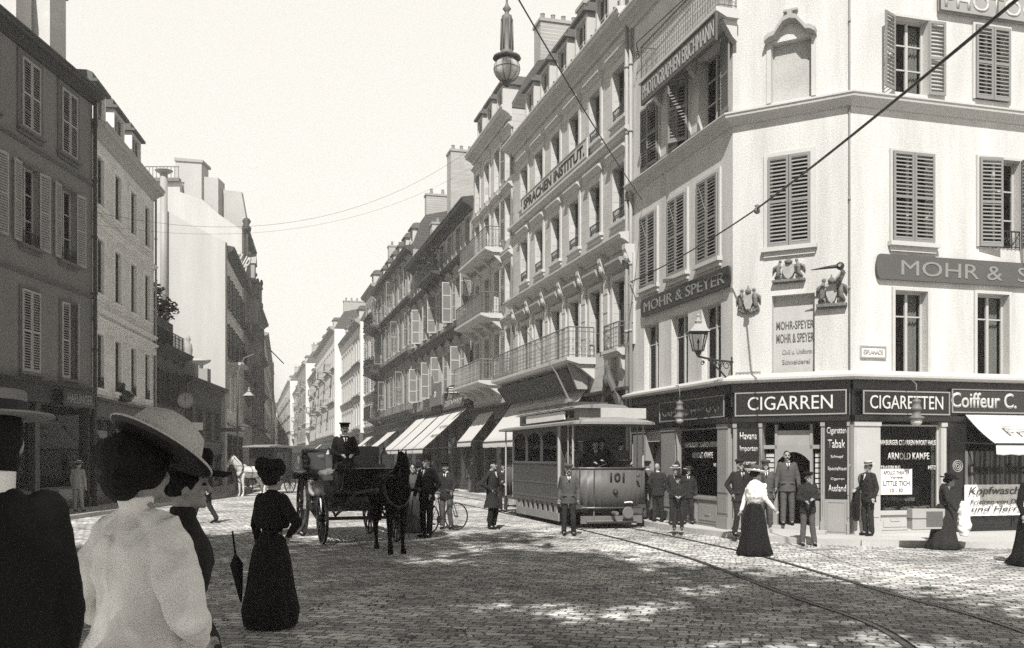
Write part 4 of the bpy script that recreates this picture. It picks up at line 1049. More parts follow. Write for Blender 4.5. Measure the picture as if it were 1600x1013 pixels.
for z in (9.5,13.3):
  for k in range(260):
    p=Vector((.3+4.8*rnd.random(),-1.25+rnd.random()*.3,z-.1+rnd.random()**.7*1.1)); a=rnd.random()*6; u=Vector((math.cos(a),math.sin(a),rnd.uniform(-.6,.6)))*.12; v=Vector((-math.sin(a),math.cos(a),rnd.uniform(-1,1)))*.08
    foi.quad(p-u,p+v,p+u,p-v)
pl=thing('balcony_plants','plants trailing over the balconies at the far end of the dark row','plants',F2.M@Vector((0,0,0)),math.atan2(F2.e.y,F2.e.x)); foi.build('foliage',FOLI,pl)
for k in range(6): dormer(f2,F2,2.0+3.1*k,17.0,w=1.1,h=1.5,y0=.3)
chimney(f2,F2,F2.L-.9,F2.L-.2,1,6,16.6,20.5,pots=6); chimney(f2,F2,.1,.9,1.5,5,16.6,19.5,pots=4)
shopfront(f2,F2,.05,F2.L-.05,.12,4.6,7,mt=mat('shop_dark_grey',.04),base=.5)
awning(F2,8,12.5,3.9,2.6,1.6,'far pale awning beyond the long shuttered house')
# far row: each house with its own storeys
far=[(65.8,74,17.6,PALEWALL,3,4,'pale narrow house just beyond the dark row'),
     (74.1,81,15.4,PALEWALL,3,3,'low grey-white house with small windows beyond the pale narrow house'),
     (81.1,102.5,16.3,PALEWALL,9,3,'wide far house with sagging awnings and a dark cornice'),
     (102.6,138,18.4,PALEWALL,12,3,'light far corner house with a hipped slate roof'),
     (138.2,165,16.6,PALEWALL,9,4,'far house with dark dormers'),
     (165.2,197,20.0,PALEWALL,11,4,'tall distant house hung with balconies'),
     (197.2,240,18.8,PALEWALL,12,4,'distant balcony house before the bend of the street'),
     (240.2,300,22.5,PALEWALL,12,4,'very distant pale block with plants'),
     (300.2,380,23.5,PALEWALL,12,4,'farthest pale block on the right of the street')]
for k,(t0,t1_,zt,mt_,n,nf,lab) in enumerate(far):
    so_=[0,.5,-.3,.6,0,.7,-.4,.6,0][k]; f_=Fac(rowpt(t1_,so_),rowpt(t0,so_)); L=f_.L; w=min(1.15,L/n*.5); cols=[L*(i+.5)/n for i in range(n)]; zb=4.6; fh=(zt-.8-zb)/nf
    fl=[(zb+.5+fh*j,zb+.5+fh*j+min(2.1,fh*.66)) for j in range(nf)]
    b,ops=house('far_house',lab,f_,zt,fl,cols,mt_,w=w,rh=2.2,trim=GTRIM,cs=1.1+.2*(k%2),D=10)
    for j,r_ in enumerate(ops):
        for i,o in enumerate(r_): window(b,f_,o,sur='flat',smat=GTRIM,bw=.16,glass=DGLASS,nv=1,rows=(.5,),shut=(165,165) if (k in(0,5) and i%2==0) else None,sp=.16)
    for j in range(nf): band(b,f_,0,L,zb+fh*j,scl(STRING,1.6),GTRIM,'string_course')
    for i in range(max(1,n//3)): dormer(b,f_,L*(i+.5)/max(1,n//3),zt+.1,w=1.2,h=1.5,y0=.2)
    chimney(b,f_,L-1.1,L-.3,1.2,4,zt,zt+3.6,pots=4)
    if k>2: 
        for i in range(0,n,2): railing(b,f_,cols[i]-1,cols[i]+1,zb+fh*(1+(i//2)%(nf-1)),1.0,.9,IRON,slab=GTRIM,step=.3,wob=False)
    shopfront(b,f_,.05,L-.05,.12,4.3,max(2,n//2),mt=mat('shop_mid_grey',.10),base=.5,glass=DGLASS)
    if k in (0,2,3,5): awning(f_,L*.3,L*.3+4,3.8,2.6,1.5,['far small awning on the pale narrow house','','far awning on the wide house with a dark cornice','far awning on the hipped corner house','','distant awning on the house hung with balconies'][k])
# ---------------- left side of the street
A0=(-15.4,12.0); A1=(-14.9,33.5); A2=(-16.1,42.4); A3=(-17.9,58.0)
B1=Fac(A0,A1)
def r1(*a): return B1.rect(*a)
def opw(fac,xc,w,ya,yb,x): z1=fac.at(x,ya)[1]; z0=fac.at(x,yb)[1]; return (xc-w/2,xc+w/2,z0,z1)
xA=B1.at(46,400)[0]; xB=B1.at(106,400)[0]; sp_=xB-xA; print('B1',B1.L,xA,xB)
tops=[opw(B1,0,0,98,206,46),opw(B1,0,0,262,385,46),opw(B1,0,0,455,582,46)]
cw=1.05; xs=[xA-2*sp_,xA-sp_,xA,xB]; print(tops)
ops=[]
g1=thing('grey_house','dark grey rendered house with shutters and a black shop front at the left edge','building',(A1[0],A1[1],0))
for (_,_,z0,z1) in tops: ops.append([(x-cw/2,x+cw/2,z0,z1) for x in xs])
z8=B1.at(137,145)[1]
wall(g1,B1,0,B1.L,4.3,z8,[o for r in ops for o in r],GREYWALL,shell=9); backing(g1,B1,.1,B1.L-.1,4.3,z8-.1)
mansard(g1,B1,0,B1.L,z8+.1,1.5,2.4,9,SLATE); band(g1,B1,0,B1.L+.1,z8-.3,scl(CORN,1.0),DTRIM,'eaves')
for i in range(4):
    window(g1,B1,ops[0][i],sur='flat sill',smat=mat('grey_window_stone',.13),bw=.2,shut=(0,0),sp=.08,smt=GSHUT,mid=(.5,))
    window(g1,B1,ops[1][i],sur='flat sill',smat=mat('grey_window_stone',.13),bw=.1,shut=(172,172),sp=.08,smt=GSHUT,curtain='side',guard=True)
    window(g1,B1,ops[2][i],sur='flat sill',smat=mat('grey_window_stone',.13),bw=.1,shut=(0,0) if i!=3 else (0,30),sp=.08,smt=mat('pale_shutter2',.42))
for z in (tops[1][3]+.6,tops[2][3]+.45): band(g1,B1,0,B1.L,z,scl(STRING,.7),mat('grey_window_stone',.13),'string_course')
chimney(g1,B1,B1.L-1.5,B1.L-.4,.75,1.75,z8,17.9,mt=mat('pale_chimney',.5),pots=0); chimney(g1,B1,B1.L-2.6,B1.L-1.65,1.3,2.9,z8,17.5,mt=mat('pale_chimney',.5),pots=0)
pipe(g1,B1,B1.L-.05,.12,z8,.07,-.12,mat('dark_pipe',.05))
shopfront(g1,B1,.05,B1.L-.25,.12,4.28,6,mt=SHOPD,base=.7)
sign(B1,B1.at(85,620)[0],B1.L-.35,B1.at(120,638)[1],B1.at(120,612)[1],'black fascia with pale lettering on the grey house shop','HAELINGER',board=SHOPD,let=mat('letter_grey3',.30),out=.24,bold=.01,pad=(.12,.22),name='fascia_sign',frame=DTRIM)
xw0=B1.at(92,700)[0]; q=MB(); q.prism([(0,1.0),(0,2.5),(1.2,2.5),(1.25,1.6),(.6,1.25),(.35,1.0)],0,.01)
dp=thing('draped_cloth','white striped fabric draped behind the grey house shop window','fabric',B1.M@Vector((xw0,.45,.2)),math.atan2(B1.e.y,B1.e.x)); q.build('folds',PAPER,dp)
q=MB(); q.box(-.3,1.6,.05,.45,.0,.75); q.build('window_ledge',SHOPD,dp)
# light stone house
B2=Fac(A1,A2); off=B2.L
colx=[B2.at(p,400)[0] for p in (154,184.5,208.5,228)]; print('B2',colx,B2.L)
c0=sum(colx)/4; cols=[c0+(i-1.5)*(colx[3]-colx[0])/3 for i in range(4)]
fl=[(B2.at(154,607)[1],B2.at(154,522)[1]),(B2.at(154,460)[1],B2.at(154,373)[1]),(B2.at(154,323)[1],B2.at(154,245)[1])]; print(fl)
zt=B2.at(143,195)[1]+.0
b2,ops=house('light_stone_house','light stone house with ornate string courses and three white dormers',B2,13.7,fl,cols,stone_mat('light_stone2',.80,.9,.36,.16,.93),w=.85,rh=1.8,zs=4.0)
for j,r_ in enumerate(ops):
    for i,o in enumerate(r_): window(b2,B2,o,sur='flat sill' if j else 'hood sill',frame=DFRAME,glass=BGLASS,r=.13,rows=(.68,),guard=(j==0),smat=mat('light_trim2',.80,.8,.1))
for z in (fl[2][0]-.5,fl[1][0]-.5): band(b2,B2,0,B2.L,z-.2,scl(STRING,1.2),MATS['light_trim2'],'string_course')
band(b2,B2,0,B2.L,fl[1][0]-1.1,scl(CORN,.5),MATS['light_trim2'],'string_course')
m=MB()
for i in range(26): x=.2+i*.34; m.box(x,x+.12,-.14,0,fl[1][0]-1.35,fl[1][0]-1.1)
fobj(b2,B2,m,'consoles',MATS['light_trim2'])
for i in range(3): dormer(b2,B2,1.6+2.6*i,13.8,w=1.5,h=1.7,y0=.2,mt=mat('white_dormer',.72))
shopfront(b2,B2,.05,B2.L-.05,.12,4.0,3,mt=SHOPD,base=.7); pipe(b2,B2,B2.L-.05,.12,13.6,.05,-.1)
q=MB(); q.lathe([(.0,0),(.3,.05),(.42,.25),(.3,.45),(.1,.5),(.06,.62),(.1,.7),(0,.8)],12); lp_=thing('shop_ornament','dark carved finial standing on the cornice of the shop left of the clock','ornament',B2.M@Vector((3.6,-.1,4.0))); q.build('finial',SHOPD,lp_,smooth=True)
# low dark houses with terrace
B3=Fac(A2,A3); xm=B3.at(287,600)[0]; print('B3',xm,B3.L)
pm=B3.M@Vector((xm,0,0))
Ba=Fac(A2,(pm.x,pm.y)); Bb=Fac((pm.x,pm.y),A3)
za=6.9
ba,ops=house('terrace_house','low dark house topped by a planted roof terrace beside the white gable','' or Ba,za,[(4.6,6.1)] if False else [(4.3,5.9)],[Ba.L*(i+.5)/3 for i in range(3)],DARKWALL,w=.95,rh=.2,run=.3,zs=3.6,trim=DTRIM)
for i,o in enumerate(ops[0]): window(ba,Ba,o,sur='flat',smat=mat('dark_stone_trim',.09),frame=DFRAME,shut=(160,165),smt=mat('dark_shutter',.05),sp=.1)
shopfront(ba,Ba,.05,Ba.L-.05,.12,3.6,3,mt=SHOPD)
m=MB(); m.box(.1,Ba.L-.1,.5,3.5,za,za+1.7); fobj(ba,Ba,m,'terrace_room',DARKWALL); railing(ba,Ba,.1,Ba.L-.1,za+.2,.02,.8,IRON,slab=DTRIM)
for k,(u,z) in enumerate(((.35,za+1.7),(.8,za+1.3))):
    pp=Ba.M@Vector((Ba.L*u,.9,0)); t=thing('terrace_shrub',['bushy shrub in a tub nearest the light stone house, on the dark terrace','bushy shrub at the far end of the dark terrace'][k],'shrub',(pp.x,pp.y,z),0,'shrubs on the terrace')
    q=MB(); q.lathe([(.22,0),(.28,.3)],10); q.build('tub',BROWN,t); q=MB()
    for i in range(420):
        v=Vector((rnd.gauss(0,1),rnd.gauss(0,1),rnd.gauss(0,1))).normalized()*rnd.random()**.4; p=Vector((v.x*.95,v.y*.8,1.0+v.z*.7)); a=rnd.random()*6; uu=Vector((math.cos(a),math.sin(a),rnd.uniform(-.6,.6)))*.12; vv=Vector((-math.sin(a),math.cos(a),rnd.uniform(-1,1)))*.08
        q.quad(p-uu,p+vv,p+uu,p-vv)
    q.build('crown',FOLI,t)
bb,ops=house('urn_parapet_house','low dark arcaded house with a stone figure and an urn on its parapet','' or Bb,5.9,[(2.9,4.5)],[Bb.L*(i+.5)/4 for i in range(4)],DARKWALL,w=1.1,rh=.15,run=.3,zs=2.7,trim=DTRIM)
for i,o in enumerate(ops[0]): window(bb,Bb,o,sur='arch flat',smat=mat('dark_stone_trim',.09),frame=DFRAME)
shopfront(bb,Bb,.05,Bb.L-.05,.12,2.7,4,mt=SHOPD,base=.3)
for px_,lab,kind in ((300,'small stone figure standing on the dark parapet','figure'),(320,'flat stone urn on the dark parapet','urn')):
    x_=Bb.at(px_,575)[0]; p=Bb.M@Vector((x_,.2,5.95)); t=thing('parapet_'+kind,lab,kind,p)
    q=MB(); q.box(-.45,.45,-.3,.3,0,.9); q.build('pedestal',GTRIM,t); q=MB()
    if kind=='figure': q.lathe([(.28,.9),(.2,1.2),(.24,1.6),(.2,1.9),(.08,2.0),(.14,2.15),(.1,2.32),(0,2.38)],10)
    else: q.lathe([(.1,.9),(.12,1.1),(.5,1.3),(.55,1.42),(.1,1.45)],12)
    q.build('stone_'+kind,GTRIM if kind=='figure' else TRIM,t,smooth=True)
# street clock
p=at(290,626,43.0); t=thing('street_clock','round white street clock on a bracket before the dark arcade','clock',p,R(10))
q=MB(); q.lathe([(.36,-.07),(.38,-.05),(.38,.05),(.36,.07)],24,Matrix.Rotation(R(90),4,'X')); q.build('clock_case',IRONG,t,smooth=False)
q=MB(); q.lathe([(.33,-.005),(.33,.005)],24,T((0,-.075,0))@Matrix.Rotation(R(90),4,'X')); fa=q.build('clock_face',mat('clock_enamel',.34),t)
q=MB(); q.box(-.012,.012,-.09,-.082,0,.24); q.box(-.012,.014,-.092,-.09,0,.2)
for k in range(12):
    a=k*math.pi/6; q._add([(math.sin(a)*.25-.012,-.085,math.cos(a)*.25),(math.sin(a)*.25+.012,-.085,math.cos(a)*.25),(math.sin(a)*.30+.012,-.085,math.cos(a)*.30),(math.sin(a)*.30-.012,-.085,math.cos(a)*.30)],[(0,1,2,3)])
q.build('hands',DLET,fa); q=MB(); q.tube([(0,0,-.38),(0,0,-1.1)],.03,6); q.tube([(0,0,.38),(0,0,.9),(-1.5,.1,.9),(-3.4,.1,.9)],.03,5); q.build('bracket',IRON,t)
q=MB(); q.box(-.0,.75,-.03,.03,-1.35,-1.0); q.build('sign_plate',SIGNW,t)
# white gable house
W0=B3.M@Vector((xm*.0,0,0))
def gable(name,label,poly_px,Y,thick,mt,fac_end,zt,nwin,floors):
    root=thing(name,label,'building',(poly_px[0][0]*0+A3[0],Y,0))
    pts=[]
    for x,y in poly_px: p=at(x,y,Y); pts.append((p.x-A3[0],max(p.z,0)))
    m=MB(); m.prism(pts,0,thick); m.build('gable_wall',mt,root)
    return root
wg=gable('white_gable_house','tall whitewashed house showing its blank sunlit side wall',[(236,790),(236,395),(243,392),(262,401),(300,423),(344,448),(352,452),(352,775)],58.0,.4,PLASTER3,None,0,0,0)
A4=(-21.4,78.0); Wf=Fac((-17.68,58.42),(-20.0,70.0))
# upper wall, its flue stack and the stepped chimneys behind
zt=at(352,452,58)[2]
# real heights: the gable rises to the slanting edge seen in the photograph
wg.children[0].data.clear_geometry()
P=[(236,790),(236,335),(262,330),(300,352),(345,374),(352,378),(352,775)]
m=MB(); m.prism([(at(x,y,58).x-A3[0],max(at(x,y,58).z,0)) for x,y in P],0,.4); me=m.mesh('gable_wall',PLASTER3); wg.children[0].data=me
Wt=at(350,378,58).z
wl=[( .0 ) ]
Wf=Fac((at(352,500,58.41).x,58.41),(at(379,500,69.9).x,69.9)); print('Wf',Wf.L,Wt)
fl=[(4.9,7.3),(8.2,10.2),(11.2,13.2)]; cols=[Wf.L*(i+.5)/4 for i in range(4)]
ops=[(c-.5,c+.5,a,b) for a,b in fl for c in cols]
wall(wg,Wf,0,Wf.L,4.0,Wt-.3,ops,MATS['light_stone2'],shell=6,cx0=1.8)
backing(wg,Wf,.1,Wf.L-.1,4,Wt-.4)
for o in ops: window(wg,Wf,o,sur='flat',bw=.12,shut=(160,160) if o[2]>8 else None,sp=.1,smt=mat('dark_shutter',.05))
band(wg,Wf,0,Wf.L,Wt-.7,scl(CORN,1.2),DTRIM,'cornice'); band(wg,Wf,0,Wf.L,7.7,STRING,TRIM,'string_course'); railing(wg,Wf,1.5,5,7.9,.9,1.0,IRON,slab=TRIM)
shopfront(wg,Wf,.05,Wf.L-.05,.12,4.0,3,mt=SHOPD,base=.4)
m=MB(); m.tube([tuple(at(256,y,57.8)-wg.location) for y in (560,272)],.22,10); m.lathe([(.25,0),(.5,.15),(.55,.2),(.2,.35)],12,T(at(256,272,57.8)-wg.location)); m.build('stove_pipe',ZINC,wg,smooth=True)
# taller party walls with chimneys behind
wh=thing('chimney_gable_house','very tall pale party wall with stepped chimneys and painted lettering','building',(-20,70,0))
def pw(P,Y,th,name,mt=PLASTER3,par=wh):
    m=MB(); m.prism([(at(x,y,Y).x+20,max(at(x,y,Y).z,0)) for x,y in P],Y-70,Y-70+th); return m.build(name,mt,par)
pw([(228,790),(228,281),(281,283),(281,300),(316,312),(342,335),(378,360),(379,770)],70.0,.5,'party_wall')
pw([(274,310),(274,249),(315,253),(315,330)],70.6,1.6,'chimney',mat('grey_limewash',.38,.9,.15)); pw([(272,251),(272,246),(317,250),(317,254)],70.5,1.9,'chimney_cap',GTRIM)
pw([(316,330),(316,276),(341,278),(341,350)],71.0,1.6,'chimney',MATS['grey_limewash']); pw([(341,350),(341,296),(377,300),(385,345),(385,400),(379,420)],72,.5,'rear_wall',MATS['grey_limewash'])
m=MB(); p0=at(228,281,69.9); m.box(p0.x+20,at(281,281,69.9).x+20,-.3,.2,p0.z-.15,p0.z+.1); 
for k in range(10): x_=p0.x+20+k*.27; m.box(x_,x_+.04,-.25,-.2,p0.z+.1,p0.z+.9)
m.box(p0.x+20,at(281,281,69.9).x+20,-.25,-.2,p0.z+.9,p0.z+.96); m.build('roof_railing',IRONG,wh)
tp=at(322,372,69.9); text('COIFFEUR',3.3,1.3,mat('faded_wall_letters',.42,.9,.5),wh,T((tp.x+20,-.105,tp.z-1.2))@Matrix.Rotation(R(28),4,'Y'),ext=.01,bold=.02)
Xf=Fac((at(379,500,70.6).x,70.6),(at(394,500,80).x,80)); Xt=at(380,350,70.6).z; cols=[Xf.L*(i+.5)/4 for i in range(4)]
fl=[(5+3.4*j,7.2+3.4*j) for j in range(4)]; ops=[(c-.5,c+.5,a,b) for a,b in fl for c in cols]
wall(wh,Xf,0,Xf.L,0,Xt,ops,PLASTER2,shell=6,cx0=2.5); backing(wh,Xf,.1,Xf.L-.1,0,Xt-.1)
for o in ops: window(wh,Xf,o,sur='hood',smat=GTRIM)
for z in (4.4,7.9,11.3,14.7,Xt-.5): band(wh,Xf,0,Xf.L,z,scl(CORN,.9),DTRIM,'string_course')
for k in range(4):
    m=MB(); c=Xf.L*(k+.5)/4; m.lathe([(.3,0),(.36,.3),(.18,.5),(.34,.8),(.2,1.0),(.0,1.1)],8); fobj(wh,Xf,m,'roof_finial',DTRIM,x=c,y=-.2,z=Xt-.3-k*.9,smooth=True)
for k in range(3):
    m=MB(); m.box(-.7,.7,-.8,0,0,1.1); m.prism([(-.8,1.1),(.8,1.1),(0,1.9)],-.9,0); fobj(wh,Xf,m,'oriel',GTRIM,x=Xf.L*(k+.7)/4,z=15.5-3.0*k)
# dark ornate tower house
Tf=Fac((at(396,500,80.2).x,80.2),(at(413,500,97).x,97)); th_=thing('tower_house','dark carved house with a turret closing the left side of the street','building',(Tf.p0.x,Tf.p0.y,0))
zt=at(405,470,83).z; fl=[(4.8,7),(8.3,10.6),(11.7,13.6)]; cols=[Tf.L*(i+.5)/4 for i in range(4)]; ops=[(c-.55,c+.55,a,b) for a,b in fl for c in cols]
wall(th_,Tf,0,Tf.L,0,zt,ops,mat('dark_carved_stone',.17,.9,.6,20,.6,12),shell=8); backing(th_,Tf,.1,Tf.L-.1,0,zt-.1)
for o in ops: window(th_,Tf,o,sur='hood',smat=DTRIM,frame=FRAME)
for z in (4.2,7.6,11,zt-.6): band(th_,Tf,0,Tf.L,z,scl(CORN,1.0),DTRIM,'string_course')
m=MB(); q=at(404,600,81.0); m.lathe([(.6,6),(.9,7),(.9,14.6),(1.1,14.8),(1.1,15.1),(1.0,15.2),(1.0,16.3),(1.1,16.4),(1.05,16.6)],14,T((1.2,.35,0))); fobj(th_,Tf,m,'turret',MATS['dark_carved_stone'])
for k in range(8): m=MB(); a=k*math.pi/4; m.ball((1.2+.95*math.cos(a),.35+.95*math.sin(a),16.9),(.15,.15,.32),6,5); fobj(th_,Tf,m,'turret_ball',DTRIM)
m=MB(); m.tube([(3,-1,11.6),(3.5,-2.4,10.2)],.05,5); fobj(th_,Tf,m,'flag_pole',IRON)
# distant left side
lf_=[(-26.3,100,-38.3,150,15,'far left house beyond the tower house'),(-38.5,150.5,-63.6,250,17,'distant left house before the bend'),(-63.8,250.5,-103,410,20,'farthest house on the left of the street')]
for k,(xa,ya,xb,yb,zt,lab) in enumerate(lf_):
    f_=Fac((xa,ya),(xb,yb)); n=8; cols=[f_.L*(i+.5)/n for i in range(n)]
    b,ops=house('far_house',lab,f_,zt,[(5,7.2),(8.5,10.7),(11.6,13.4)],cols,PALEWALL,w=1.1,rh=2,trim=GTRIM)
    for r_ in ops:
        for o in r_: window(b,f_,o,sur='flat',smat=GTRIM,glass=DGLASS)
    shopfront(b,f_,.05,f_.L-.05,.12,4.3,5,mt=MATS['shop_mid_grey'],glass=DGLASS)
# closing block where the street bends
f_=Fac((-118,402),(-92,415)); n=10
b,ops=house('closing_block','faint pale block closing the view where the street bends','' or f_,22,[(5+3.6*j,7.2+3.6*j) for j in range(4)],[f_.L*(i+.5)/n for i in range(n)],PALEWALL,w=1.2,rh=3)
for r_ in ops:
    for o in r_: window(b,f_,o,sur='flat',smat=GTRIM,glass=DGLASS)
# street lamp on the left pavement
sl=thing('street_lamp','tall iron gas lamp post beside the white horse','lamp',(at(371,700,50).x,50,.12))
m=MB(); m.tube([(0,0,0),(0,0,.5),(0,0,3.4)],[.12,.08,.05],8); m.tube([(0,0,3.3),(.3,0,3.45),(.62,0,3.4)],.03,6); m.tube([(0,0,3.4),(.05,0,6.3),(.35,0,7.0),(.9,0,7.2)],[.05,.04,.035,.03],6); m.box(-.9,.35,-.02,.02,3.1,3.3); m.build('post',IRONG,sl,smooth=True)
lantern('gas_lantern','small gas lantern hung on the lamp post beside the white horse',at(389,632,50.0),0,1.05)
V=Vector
def lerp(a,b,t): return a+(b-a)*t
BASE=dict(head=(0,-.02,1.645),neck=(0,.0,1.50),chest=(0,0,1.28),waist=(0,0,1.05),hip=(0,0,.93),
 shL=(.18,.0,1.43),shR=(-.18,.0,1.43),elL=(.235,.03,1.15),elR=(-.235,.03,1.15),wrL=(.25,-.06,.90),wrR=(-.25,-.06,.90),
 hpL=(.09,0,.92),hpR=(-.09,0,.92),knL=(.10,-.02,.50),knR=(-.10,-.02,.50),anL=(.11,.02,.09),anR=(-.11,.02,.09))
POSES=dict(
 stand={}, 
 apart=dict(knL=(.13,-.02,.5),knR=(-.13,-.02,.5),anL=(.17,.02,.09),anR=(-.17,.02,.09),elL=(.27,.02,1.15),elR=(-.27,.02,1.15)),
 hips=dict(elL=(.38,.08,1.20),wrL=(.19,-.04,1.04),elR=(-.38,.08,1.20),wrR=(-.19,-.04,1.04)),
 hipR=dict(elR=(-.38,.08,1.18),wrR=(-.18,-.05,1.02)), hipL=dict(elL=(.38,.08,1.18),wrL=(.18,-.05,1.02)),
 walk=dict(knL=(.09,-.20,.52),anL=(.09,-.24,.10),knR=(-.09,.04,.50),anR=(-.09,.26,.14),elL=(.24,.14,1.17),wrL=(.25,.16,.92),elR=(-.24,-.08,1.17),wrR=(-.24,-.26,.98)),
 hold=dict(elL=(.24,.0,1.16),wrL=(.08,-.24,1.12),elR=(-.24,.0,1.16),wrR=(-.08,-.24,1.10)),
 pocket=dict(elL=(.27,.09,1.17),wrL=(.20,-.02,.96),elR=(-.27,.09,1.17),wrR=(-.20,-.02,.96)),
 lean=dict(elL=(.26,-.12,1.2),wrL=(.2,-.34,1.18)),
 raise_=dict(elL=(.36,-.18,1.34),wrL=(.26,-.28,1.58),elR=(-.24,-.05,1.16),wrR=(-.15,-.28,1.12)),
 sit=dict(hip=(0,0,.93),knL=(.13,-.42,.90),knR=(-.13,-.42,.90),anL=(.14,-.52,.48),anR=(-.14,-.52,.48),elL=(.24,-.08,1.18),wrL=(.10,-.34,1.12),elR=(-.24,-.08,1.18),wrR=(-.10,-.34,1.12)),
 bend=dict(head=(0,-.12,1.60),neck=(0,-.07,1.47),elL=(.25,.0,1.14),wrL=(.26,-.08,.88)),
)
def hand(m,wr,el,sg,sc=1.0,curl=.5,fr=.0085):
    wr=V(wr);d=(wr-V(el)).normalized(); side=V((0,-1,0)); side=(side-d*side.dot(d)); side=side.normalized() if side.length>.2 else V((1,0,0)); nrm=d.cross(side).normalized()*sg
    m.cap(wr-d*.02,wr+d*.02,.024*sc,.026*sc,8)
    m.ball(wr+d*.055,(.036*sc,.036*sc,.036*sc),8,6); 
    for k,L in enumerate((.062,.072,.068,.052)):
        o=wr+d*.08+side*((1.5-k)*.021); p1=o+d*L*.5-nrm*.01*curl*2; p2=p1+(d*(1-curl)-nrm*curl).normalized()*L*.5
        m.cap(o,p1,fr*1.1,fr,6); m.cap(p1,p2,fr,fr*.85,6)
    t0=wr+d*.03+side*.03; t1=t0+(d*.7+side*.7).normalized()*.04; m.cap(t0,t1,.012,.010,6); m.cap(t1,t1+(d*.9-nrm*.4).normalized()*.03,.010,.008,6)
def person(label,loc,face,h=1.72,pose='stand',outfit='suit',coat=CD,legs=CD,hat='cap',hatm=CD,hair=HAIRD,vox=.014,group=None,must=False,over=None,hem=.80,shirt=True,turn=0,skirt_r=.36,stoop=0):
    J={k:V(v) for k,v in BASE.items()}
    for k,v in POSES[pose].items(): J[k]=V(v)
    if over:
        for k,v in over.items(): J[k]=V(v)
    s=h/1.75; woman=outfit=='dress'; rr=random.Random(len(label)*7+int(loc[0]*50))
    if pose!='sit' and vox>.010:
        for k_ in ('kn','an'):
            sd_=rr.choice('LR'); J[k_+sd_].y-=rr.uniform(.0,.07) if k_=='kn' else rr.uniform(.0,.12); J[k_+sd_].x+=rr.uniform(-.01,.03)*(1 if sd_=='L' else -1)
        for k_ in ('el','wr'):
            for sd_ in 'LR': J[k_+sd_]+=V((rr.uniform(-.02,.02),rr.uniform(-.04,.03),rr.uniform(-.02,.02)))
        dx_=rr.uniform(-.03,.03); J['head'].x+=dx_; J['neck'].x+=dx_*.4; J['head'].y-=rr.uniform(0,.03)
    m=MB(); hd=J['head']
    m.ball(hd+V((0,.01,.01)),(.073,.092,.105),14,10); m.ball(hd+V((0,-.035,-.065)),(.052,.052,.052),10,8); m.ball(hd+V((0,-.08,-.095)),(.024,.018,.018),8,6)
    m.cap(hd+V((0,-.088,.02)),hd+V((0,-.108,-.025)),.011,.016,8); m.ball(hd+V((0,-.078,-.062)),(.027,.018,.012),8,6)
    m.ball(hd+V((0,-.082,.036)),(.055,.018,.012),8,6)
    for e in (-1,1): m.ball(hd+V((e*.074,.012,-.012)),(.012,.022,.032),8,6); m.ball(hd+V((e*.04,-.062,-.035)),(.024,.024,.024),8,6)
    m.cap(hd+V((0,.015,-.06)),J['neck']-V((0,0,.05)),.05,.055,10)
    m.loft([(0,0,.88,.13,.09),(0,0,1.0,.12,.085),(0,0,1.2,.14,.09),(0,0,1.38,.15,.08),(0,0,1.46,.09,.06)],14)
    for q,sg in (('L',1),('R',-1)):
        m.cap(J['sh'+q],J['el'+q],.045,.036,8); m.cap(J['el'+q],J['wr'+q],.036,.025,8)
        m.cap(J['hp'+q],J['kn'+q],.07,.05,8); m.cap(J['kn'+q],J['an'+q],.05,.035,8); m.cap(J['an'+q],J['an'+q]+V((0,-.1,-.05)),.035,.03,8)
        hand(m,J['wr'+q],J['el'+q],sg)
    b=m.build('person',SKIN,None); soft(b,min(vox,.011),2,.4); tag(b,label,'person',group)
    b.location=loc; b.rotation_euler=(stoop,0,R(face)); b.scale=(s,s,s)
    # eyes and hair
    e_=MB()
    for e in (-1,1): e_.ball(hd+V((e*.031,-.083,.008)),(.014,.010,.009),8,6)
    e_.build('eyes',DLET,b)
    if must: q=MB(); q.cap(hd+V((-.03,-.098,-.05)),hd+V((0,-.108,-.042)),.008,.013,6); q.cap(hd+V((.03,-.098,-.05)),hd+V((0,-.108,-.042)),.008,.013,6); q.build('moustache',hair,b,smooth=True)
    q=MB()
    if woman: q.ball(hd+V((0,.03,.03)),(.095,.10,.10),12,8); q.ball(hd+V((0,.10,.02)),(.07,.06,.06),10,8)
    else: q.ball(hd+V((0,.022,.03)),(.078,.09,.098),12,8)
    hq=q.build('hair',hair,b); soft(hq,vox*.8,2,.5)
    # hat
    top=hd+V((0,0,.075)); H=T(top)
    if hat=='boater':
        q=MB(); q.lathe([(.0,.068),(.088,.068),(.092,.062),(.093,0),(.165,-.002),(.168,-.008),(.09,-.012),(0,-.012)],24); hh=q.build('hat',STRAW,b,H@Matrix.Rotation(R(4),4,'X')); q=MB(); q.lathe([(.0945,0),(.0955,.002),(.0955,.034),(.0945,.036)],24); q.build('hat_band',BAND,hh)
    elif hat=='cap':
        q=MB(); q.lathe([(.085,-.02),(.105,.01),(.122,.035),(.10,.06),(.05,.07),(0,.072)],18,None,lambda a,i:1+.05*math.sin(3*a)); 
        q.box(-.075,.075,-.15,-.07,-.018,-.008); q.build('hat',hatm,b,H,smooth=True)
    elif hat=='peaked':
        q=MB(); q.lathe([(.088,-.03),(.09,.015),(.115,.04),(.11,.055),(.0,.06)],20); hh=q.build('hat',hatm,b,H,smooth=False); q=MB(); q.ball((0,-.085,-.02),(.075,.06,.008),10,4); q.build('peak',IRON,hh)
    elif hat=='bowler':
        q=MB(); q.lathe([(0,.105),(.05,.098),(.08,.07),(.09,.03),(.092,-.01),(.125,-.012),(.138,.002),(.13,-.02),(.09,-.022),(0,-.022)],20); q.build('hat',hatm,b,H,smooth=True)
    elif hat=='trilby':
